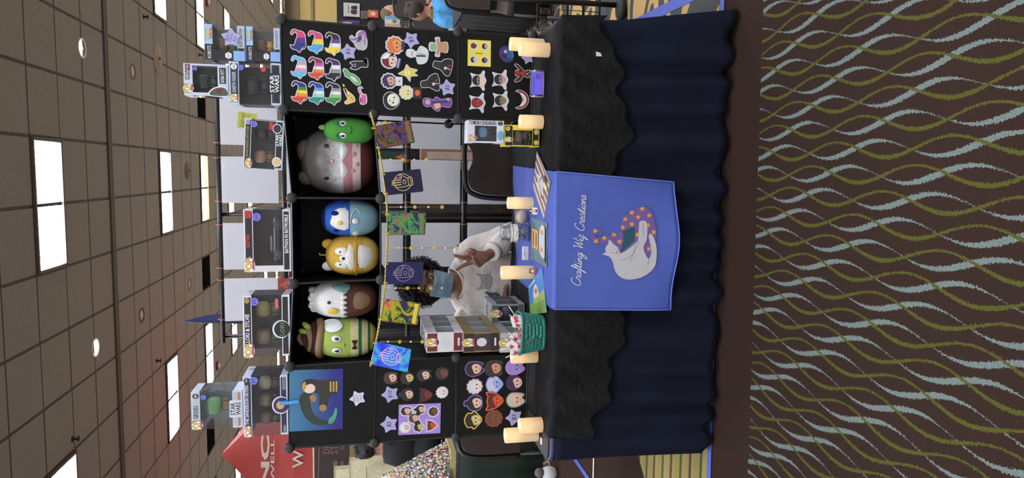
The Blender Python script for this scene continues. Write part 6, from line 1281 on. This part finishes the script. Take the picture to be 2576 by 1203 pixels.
# black curtain of the stall behind the rack
M_drape = mat('drape_black', (24, 22, 22), .9, var=.2, scale=6)
rows = [[(-1.0 + 1.9*j/90, 1.95 + .025*sin(j*1.1) + .01*sin(j*.37), z) for j in range(91)] for z in (0.02, .4, .8, 1.2, 1.46)]
cu = thing('drape_curtain', 'black pleated drape hanging behind the white board rack', 'curtain', (0, 1.95, 0))
mod(MB().grid(rows).build('cloth', M_drape, cu), 'SOLIDIFY', thickness=.003); MB().tube([(-1.02, 1.95, 1.47), (.92, 1.95, 1.47)], .014, 8).build('rod', M_pole, cu)
for x in (-1.0, .9): MB().tube([(x, 1.98, 0), (x, 1.98, 1.48)], .016, 8).build('post', M_pole, cu)
F = pflat(990, 397, 1.9); a = Art(); plate(a, F, rect(-16, -32, 16, 38), (30, 60, 46), .002); art(a, F, [([(-8, -22), (2, -4), (10, -22), (-8, -22)][:3], (206, 96, 56)), ('CONST', (206, 206, 200), (-12, -30, 10, -25))], .0024); tag(a.done('pennant'), 'dark green pennant with an orange triangle in the gap of the boards', 'pennant')
p = onY(1165, 397, 1.85); t = thing('cardboard_box', 'narrow brown cardboard carton standing in the gap between the boards', 'box', (p.x, 1.86, 0)); MB().box((p.x, 1.86, .57), (.16, .1, 1.14), bev=.003).build('carton', mat('card_brown', (150, 112, 92), .8), t); MB().box((p.x + .01, 1.808, .95), (.05, .003, .3)).build('tape_strip', mat('card_pale', (196, 172, 156), .6), t)
p = onY(1100, 536, 1.88); t = thing('clothes_stand', 'black stand with dangling cords in the gap of the boards', 'stand', (p.x, 1.88, 0)); MB().tube([(p.x, 1.88, 0), (p.x, 1.88, 1.4)], .02, 8).build('post', M_pole, t); MB().box((p.x + .01, 1.87, .8), (.1, .02, .7), bev=.004).build('panel', mat('stand_brown', (60, 48, 44), .6, var=.4, scale=20), t)
# ---------------------------------------------------------------- left: red canopy
Yc = 6.6; AP = onY(556, 1145, Yc + 1.0); c0, c1 = onY(738, 945, Yc), onY(738, 1345, Yc); M_can2 = mat('canopy_red', (176, 62, 54), .6, var=.08, scale=2, bump=.15, bscale=5); M_cw = mat('canopy_white', (214, 204, 184), .6)
D2 = Vector((0, 2.2, 0)); t = thing('canopy_tent', 'red peaked canopy tent with white lettering at the far left', 'tent', ((c0.x + c1.x)/2, Yc + 1.1, 0))
AP = Vector(((c0.x + c1.x)/2, Yc + 1.1, 0)); q = onY(556, 1145, Yc + 1.1); AP.z = q.z; AP.x = q.x
for nm, tri in (('roof_panel', [c1, c0, AP]), ('roof_panel', [c0, c0 + D2, AP]), ('roof_panel', [c0 + D2, c1 + D2, AP]), ('roof_panel', [c1 + D2, c1, AP])):
    rows = []
    for i in range(9):
        k = i/8; rows.append([(tri[0].lerp(tri[1], j/12)).lerp(tri[2], k) + Vector((0, 0, -.06*sin(pi*j/12)*(1 - k)**2*0 - .05*sin(pi*k))) for j in range(13)])
    MB().grid(rows).build(nm, M_can2, t)
zv = onY(789, 1145, Yc).z
for a_, b_ in ((c1, c0), (c0, c0 + D2), (c1 + D2, c1)): MB().grid([[Vector((a_.x, a_.y, zv)).lerp(Vector((b_.x, b_.y, zv)), j/14) + Vector((0, -.015*sin(j*1.7), 0)) for j in range(15)], [a_.lerp(b_, j/14) for j in range(15)]]).build('valance', M_can2, t); MB().tube([Vector((a_.x, a_.y - .01, zv)), Vector((b_.x, b_.y - .01, zv))], .012, 6).build('valance_hem', M_cw, t)
for x in (c0.x, c1.x):
    for y in (Yc, Yc + 2.2): MB().tube([(x, y + .02, 0), (x, y + .02, c0.z - .02)], .02, 8).build('post', M_leg, t)
pn = (c0 - c1).cross(AP - c1).normalized(); pn = -pn if pn.y > 0 else pn; PO = c1 + pn*.07
def FT(u, v, d=0): return onP(u, v, PO, pn)
a = Art(); ci = a.ci(M_cw)
def Fpx(x0, x1, y0, y1): return lambda u, v, d=0: onP(x1 - (x1 - x0)*v, y1 - (y1 - y0)*u, PO, pn)
text(a, Fpx(656, 678, 1096, 1225), 'NC', 0, 0, 1, 1, ci, 0, .04); text(a, Fpx(681, 690, 1104, 1214), 'WELL', 0, 0, 1, 1, ci, 0, .01)
PO2, pn2 = Vector((0, Yc - .03, 0)), Vector((0, -1, 0))
a.done('lettering', t); a = Art(); ci = a.ci(M_cw); text(a, lambda u, v, d=0: onP(763 - 27*v, 1178 - 46*u, PO2, pn2), 'W', 0, 0, 1, 1, ci, 0, .015); a.done('valance_lettering', t)
# dark banner, cream boxes and stand under the canopy
F = pflat(836, 1150, 5.6); a = Art(); plate(a, F, rect(-75, -41, 60, 41), mat('banner_brown', (54, 40, 38), .8), .006)
for s_, (u0, v0, u1, v1) in (('DRA', (10, 6, 46, 22)), ('STO', (8, -14, 46, 4)), ('Star', (16, -28, 44, -18))): text(a, F, s_, u0, v0, u1, v1, a.ci((110, 86, 78)), .008, .01)
art(a, F, [(rect(-28, -12, -10, -2), (104, 82, 76)), (rect(-26, -26, -12, -20), (104, 82, 76)), ([(-60, 34), (40, 30)], (92, 78, 66), 3.)], .008); t_ = a.done('backdrop_banner'); tag(t_, 'dark brown printed banner below the red canopy', 'banner')
p = onY(877, 1150, 5.6)
fr = MB()
for x in (onY(836, 1090, 5.6).x, onY(836, 1222, 5.6).x): fr.tube([(x, 5.62, 0), (x, 5.62, onY(793, 1150, 5.6).z)], .012, 6)
o = fr.build('stand_frame', M_pole, t_)
for i, (v0, v1, y0, y1, lb) in enumerate([(842, 900, 1178, 1215, 'cream carton at the far left edge under the canopy'), (880, 930, 1156, 1200, 'cream carton in front of the dark brown banner'), (922, 940, 1181, 1203, 'narrow cream carton above the charm pyramid')]):
    Yq = 5.2 - .25*i; a0, a1 = onY(v1, y1, Yq), onY(v0, y0, Yq); t = thing('carton', lb, 'box', ((a0.x + a1.x)/2, Yq, 0), 'cream cartons under the canopy')
    MB().box(((a0.x + a1.x)/2, Yq, a1.z/2 + 0), (a1.x - a0.x, .12, a1.z), bev=.004).build('body', mat('carton_cream', (206, 196, 160), .7), t); MB().box(((a0.x + a1.x)/2, Yq, a1.z + .004), (a1.x - a0.x + .01, .13, .008)).build('lid', mat('carton_lid', (190, 178, 140), .7), t)
# figure in black with a cap, seen past the left tower
def bust(label, px, Yp, s_, hairc, shirtm, skinc, seat=.45, yaw=0., tail=False, stool='beside the charm pyramid'):
    'seated person seen from behind or the side; px is the pixel of the head centre'
    hc = onY(*px, Yp); t = thing('person', label, 'person', (hc.x, Yp, 0)); Rz = Matrix.Rotation(yaw, 3, 'Z'); B = Vector((hc.x, Yp, 0))
    def W_(x, y, z): return B + Rz @ Vector((x*s_, y*s_, 0)) + Vector((0, 0, hc.z + z*s_))
    sk = mat('skin_%d' % skinc[0], skinc, .5); b = MB()
    b.ell(W_(0, 0, 0), (.075*s_, .092*s_, .115*s_), 18, 12, 0, Rz); b.ell(W_(0, -.09, -.03), (.014*s_, .02*s_, .02*s_), 8, 6); b.tube([W_(0, .01, -.06), W_(0, .02, -.17)], [.05*s_, .058*s_], 12)
    for k in (-1, 1): b.ell(W_(k*.076, .01, -.01), (.01*s_, .02*s_, .03*s_), 8, 6)
    b.ell(W_(0, .03, -.31), (.16*s_, .1*s_, .2*s_), 18, 12); b.ell(W_(0, .04, -.58), (.15*s_, .12*s_, .16*s_), 16, 10)
    for k in (-1, 1):
        b.tube([W_(k*.17, .02, -.22), W_(k*.21, .0, -.42), W_(k*.16, -.2, -.5)], [.048*s_, .04*s_, .03*s_], 10); b.ell(W_(k*.15, -.25, -.5), (.03*s_, .05*s_, .02*s_), 10, 6)
        for i in range(4): b.tube([W_(k*.15 + (i - 1.5)*.014, -.27, -.5), W_(k*.15 + (i - 1.5)*.016, -.325, -.51)], [.008*s_, .006*s_], 6)
        b.tube([W_(k*.09, .0, -.66), W_(k*.11, -.38, -.66), Vector((W_(k*.11, -.42, 0).x, W_(k*.11, -.42, 0).y, .06))], [.085*s_, .065*s_, .045*s_], 12); f0 = W_(k*.11, -.48, 0); b.ell(Vector((f0.x, f0.y, .04)), (.045*s_, .1*s_, .04*s_), 10, 6)
    bd = b.build('body', sk, t); remesh(bd, .009*s_, 2)
    h = MB(); h.ell(W_(0, .018, .022), (.083*s_, .095*s_, .112*s_), 18, 12, 0, Rz)
    if tail: h.tube([W_(0, .1, .05), W_(0, .17, .03), W_(0, .17, -.08), W_(0, .14, -.18)], [.03*s_, .04*s_, .035*s_, .012*s_], 10); h.ell(W_(.05, .06, .05), (.03*s_, .04*s_, .05*s_), 8, 6)
    else:
        for i in range(26): h.ell(W_(random.uniform(-.06, .06), random.uniform(-.02, .09), .07 + random.uniform(-.05, .05)), (.025*s_, .03*s_, .03*s_), 8, 5)
    remesh(h.build('hair', mat('hair_%d' % hairc[0], hairc, .6, var=.35, scale=60), t), .008*s_, 2)
    g_ = MB(); g_.ell(W_(0, .03, -.325), (.185*s_, .125*s_, .2*s_), 18, 12, p=.85); g_.ell(W_(0, .04, -.58), (.17*s_, .135*s_, .16*s_), 16, 10)
    for k in (-1, 1): g_.tube([W_(k*.13, .02, -.185), W_(k*.2, .01, -.3), W_(k*.215, .0, -.4), W_(k*.2, -.08, -.44)], [.068*s_, .07*s_, .072*s_, .066*s_], 12)
    remesh(g_.build('shirt', shirtm, t), .009*s_, 2)
    tr = MB()
    for k in (-1, 1): e0 = W_(k*.11, -.42, 0); tr.tube([W_(k*.09, .0, -.66), W_(k*.11, -.36, -.66), W_(k*.11, -.42, -.7), Vector((e0.x, e0.y, .1))], [.1*s_, .08*s_, .075*s_, .06*s_], 12)
    remesh(tr.build('trousers', mat('trouser_dark', (34, 36, 46), .8), t), .012, 2)
    st = thing('stool', 'plain round dark stool ' + stool, 'stool', (W_(0, .02, 0).x, W_(0, .02, 0).y, 0)); zs = hc.z - .76*s_
    MB().lathe([(.17, zs - .04), (.18, zs - .02), (.17, zs)], (W_(0, .02, 0).x, W_(0, .02, 0).y, 0), 20).build('seat', M_fr, st)
    for i in range(4): a_ = pi/4 + i*pi/2; MB().tube([Vector((W_(0, .02, 0).x + .12*cos(a_), W_(0, .02, 0).y + .12*sin(a_), zs - .03)), Vector((W_(0, .02, 0).x + .17*cos(a_), W_(0, .02, 0).y + .17*sin(a_), 0))], .012, 6).build('leg', M_fr, st)
    return t
M_blks = mat('shirt_black', (26, 26, 28), .8)
bust('person in black clothes beside the charm pyramid at far left', (925, 1128), 4.1, 1., (30, 24, 22), M_blks, (140, 100, 80), yaw=R(150))
chair('brown vinyl banquet chair just left of the left tower', onY(1200, 1070, 1.15).x, 1.15, onY(1149, 1070, 1.15).z, .185, rz=R(25))
# green draped table with the charm pyramid
Yg = 2.85; xg1 = onY(1160, 1112, Yg).x; M_grn = mat('drape_green', (22, 36, 26), .85, var=.2, scale=4); t = thing('draped_table', 'table under a dark green pleated cloth at the left', 'table', (xg1 - .9, Yg + .38, 0))
MB().box((xg1 - .9, Yg + .38, .72), (1.8, .76, .03)).build('tabletop', M_plast, t)
rows = []
for z in (.735, .6, .3, .01): rows.append([(xg1 - 1.8 + 1.8*j/80, Yg - .01 - .03*(.74 - z)*(1 + sin(j*.9)), z) for j in range(81)] + [(xg1 + .01 + .03*(.74 - z)*(1 + sin(j*.9)), Yg + .76*j/30, z) for j in range(31)])
mod(MB().grid(rows[::-1]).build('cloth', M_grn, t), 'SOLIDIFY', thickness=.003); MB().box((xg1 - .9, Yg + .38, .74), (1.82, .78, .006)).build('cloth_top', M_grn, t)
pc = onY(1147, 1196, Yg + .3); pc = Vector((pc.x, Yg + .3, .745)); hz = onY(952, 1192, Yg + .3).z
t = thing('charm_pyramid', 'tall cone rack crowded with bright charms on the green draped table', 'charm rack', pc)
MB().box(pc + Vector((0, 0, .025)), (.62, .42, .05), bev=.004).build('base_box', mat('base_wood', (176, 156, 104), .6, var=.2, scale=30), t)
MB().lathe([(.27, .05), (.02, hz - .745), (0, hz - .74)], pc, 24).build('cone', mat('cone_white', (190, 186, 176), .7), t)
rnd = random.Random(9); cm = [mat('charm_%d' % i, c, .4) for i, c in enumerate([(214, 196, 186), (196, 120, 124), (160, 60, 52), (214, 180, 80), (120, 170, 110), (226, 226, 222), (110, 130, 160), (60, 44, 50), (216, 150, 90)])]; st = MB()
for i in range(2400):
    k = math.sqrt(rnd.uniform(0, 1)); z = .06 + (hz - .745 - .08)*(1 - k); r = .03 + .25*k; a_ = rnd.uniform(0, 2*pi); s_ = rnd.uniform(.006, .013)
    st.ell(pc + Vector(((r + .01)*cos(a_), (r + .01)*sin(a_), z)), (s_, s_*.6, s_*1.2), 5, 3, rnd.choice((0, 0, 0, 5, 5, 5, 1, 1, 2, 3, 4, 6, 7, 7, 8)), Matrix.Rotation(a_ + pi/2, 3, 'Z'))
tag(st.build('charms', cm, t), kind='stuff')
p = onZ(1402, 1188, 0); t = thing('floor_toy', 'small grey and white stuffed toy on the floor at the left edge', 'stuffed toy', p); MB().ell(p + Vector((0, 0, .07)), (.05, .06, .07), 14, 10).build('body', PM['white'], t); MB().ell(p + Vector((.01, -.01, .15)), (.04, .04, .04), 12, 8).build('head', PM['grey'], t)
# ---------------------------------------------------------------- right: far stalls and visitors
def slab(name, label, cat, px, Y, c, th=.03, layers=None, feet=True, group=None):
    V0, V1, y0, y1 = px; a0, a1 = onY(V1, y1, Y), onY(V0, y0, Y); t = thing(name, label, cat, ((a0.x + a1.x)/2, Y, 0 if feet else a0.z), group)
    MB().box(((a0.x + a1.x)/2, Y + th/2, (a0.z + a1.z)/2), (a1.x - a0.x, th, a1.z - a0.z), bev=.003).build('sheet', c if isinstance(c, bpy.types.Material) else mat('slab_%d_%d_%d' % c, c, .6), t)
    if feet:
        for x in (a0.x + .05, a1.x - .05): MB().tube([(x, Y + th/2, 0), (x, Y + th/2, a0.z + .01)], .015, 8).build('leg', M_pole, t)
    if layers:
        F = Flat(Vector(((a0.x + a1.x)/2, Y, (a0.z + a1.z)/2)), Vector((a1.x - a0.x, 0, 0)), Vector((0, 0, a1.z - a0.z))); a = Art(); art(a, F, layers, .003, .001); a.done('picture', t)
    return t
slab('display_wall', 'tall black display wall with posters at the far right', 'display wall', (846, 1010, -90, 92), 7.2, (22, 20, 22), .05)
slab('poster', 'white poster with dark shoe shapes on the far black wall', 'poster', (864, 905, 6, 43), 7.15, (206, 202, 196), .01, [(catmull([(-.3, -.3), (-.3, .0), (-.05, .05), (.0, -.3)], 3), (60, 44, 44)), (catmull([(.05, -.32), (.05, 0), (.25, .0), (.3, -.32)], 3), (50, 36, 40)), ([(-.25, .2), (.3, .2)], (90, 90, 92), .04)], False, 'posters on the far black wall')
slab('poster', 'purple and pink poster low on the far black wall', 'poster', (852, 905, 49, 62), 7.15, (70, 50, 90), .01, [(circ(-.2, .1, .25, 12, .25), (206, 150, 150)), (rect(.1, -.5, .4, .1), (70, 70, 170))], False, 'posters on the far black wall')
slab('poster', 'red and orange comic cover on the far black wall', 'poster', (925, 952, 24, 45), 7.15, (204, 90, 70), .01, [(circ(0, 0, .3, 12, .25), (226, 190, 160)), (rect(-.4, .2, .4, .4), (214, 130, 60))], False, 'posters on the far black wall')
slab('poster', 'small brown and blue picture on the far black wall', 'poster', (907, 925, 26, 48), 7.15, (120, 90, 70), .01, [(rect(-.3, -.3, .2, .2), (70, 90, 120))], False, 'posters on the far black wall')
slab('sign_board', 'upright white leaflet rack with green mark before the black wall', 'sign', (968, 1008, 40, 70), 5.6, (206, 196, 186), .02, [(rect(-.4, -.5, -.2, .5), (200, 150, 120)), (circ(.05, -.1, .14), (90, 140, 80)), (rect(.25, -.5, .5, .5), (110, 160, 206))])
bust('person with a brown ponytail at the far right', (985, 32), 5.9, 1.0, (110, 88, 60), M_blks, (200, 150, 126), yaw=R(60), tail=True, stool='under the person with a ponytail')
M_tie = mat('shirt_tie_dye', (84, 160, 214), .8, var=.45, scale=9)
k = bust('child with short brown hair in a bright blue shirt, right background', (1050, 30), 4.3, .92, (52, 38, 30), M_tie, (176, 120, 92), yaw=R(232), stool='under the child in blue')
F = pflat(1086, 33, 4.12); a = Art(); art(a, F, [(rect(-17, -3.4, 16, 3.4), (60, 40, 30)), ('DRAGON', (226, 200, 60), (-15, -2.4, 8, 2.6, .01)), (rect(8, -2.4, 11, 2.6), (190, 50, 44)), ], .0, .002); a.done('shirt_print', k)
chair('black vinyl chair with a chrome edge behind the child, far right', onY(1010, 2, 5.3).x, 5.3, onY(990, 2, 5.3).z, .24, rz=R(20))
chair('brown vinyl chair beside the child in blue, right background', onY(1060, 70, 5.05).x, 5.05, onY(1031, 70, 5.05).z, .15, rz=R(10))
chair('nearest brown vinyl chair at the right picture edge', onY(1150, -50, 2.7).x, 2.7, onY(1118, -30, 2.7).z, .22, rz=R(-15))
# black draped tables at the right
for (xa, ya, xb, yb_, lb, tz) in ((onY(1200, 84, 3.45).x, 3.45, onY(1200, 84, 3.45).x + 1.8, 3.95, 'black draped table behind the right tower', .61), (onY(1290, 42, 2.8).x, 2.8, onY(1290, 42, 2.8).x + 1.5, 3.35, 'nearer black draped table at the right picture edge', .745)):
    t = thing('draped_table', lb, 'table', ((xa + xb)/2, (ya + yb_)/2, 0), 'black draped tables at the right'); MB().box(((xa + xb)/2, (ya + yb_)/2, tz - .02), (xb - xa, yb_ - ya, .03)).build('tabletop', M_plast, t)
    rows = [[(xa - .02*(1 + sin(j)) * (tz - z), yb_ - (yb_ - ya)*j/20, z) for j in range(21)] + [(xa + (xb - xa)*j/60, ya - .03*(1 + sin(j*.9))*(tz - z), z) for j in range(61)] for z in (tz, .5, .25, .12)]
    mod(MB().grid(rows[::-1]).build('cloth', M_drape, t), 'SOLIDIFY', thickness=.003); MB().box(((xa + xb)/2, (ya + yb_)/2, tz), (xb - xa + .01, yb_ - ya + .01, .006)).build('cloth_top', M_drape, t)
    for sx in (xa + .12, xb - .12):
        for sy in (ya + .08, yb_ - .08): MB().tube([(sx, sy, 0), (sx, sy, tz - .03)], .014, 8).build('leg', M_leg, t)
# wire basket rack on the floor
p0, p1 = onZ(1470, 60, 0), onZ(1560, 36, 0); Yw = 1.5; xw = onY(1450, 48, Yw).x
t = thing('wire_rack', 'low black wire rack with a picture beside the right table end', 'rack', (xw + .3, Yw, 0)); za, zb_ = .05, onY(1386, 40, Yw).z
for z in (za, za + (zb_ - za)*.33, za + (zb_ - za)*.66, zb_): MB().tube([(xw, Yw, z), (xw + .6, Yw, z), (xw + .6, Yw + .35, z), (xw, Yw + .35, z)], .006, 6, closed=True).build('rail', M_pole, t)
for i in range(13): x = xw + .05*i; MB().tube([(x, Yw, za), (x, Yw, zb_)], .0025, 5).build('wire', M_leg, t)
for x, y in ((xw, Yw), (xw + .6, Yw), (xw, Yw + .35), (xw + .6, Yw + .35)): MB().tube([(x, y, 0), (x, y, zb_ + .02)], .009, 6).build('post', M_pole, t)
slab('picture_card', 'purple patterned picture card standing in the wire rack', 'picture', (1500, 1528, -8, 14), Yw + .12, (90, 70, 100), .006, [(circ(0, .1, .3, 10, .2), (170, 150, 170)), (rect(-.4, -.5, .4, -.3), (150, 110, 130))], False)
p = onZ(1577, 20, 0); t = thing('stand_foot', 'heavy black rounded foot of a stand on the swirled carpet', 'stand', p); MB().ell(p + Vector((0, .02, .03)), (.075, .05, .03), 16, 8, p=.8).build('foot', mat('rubber_black', (18, 18, 18), .6), t); MB().tube([p + Vector((.02, .03, .03)), p + Vector((.02, .06, .9))], .016, 8).build('pole', M_pole, t)
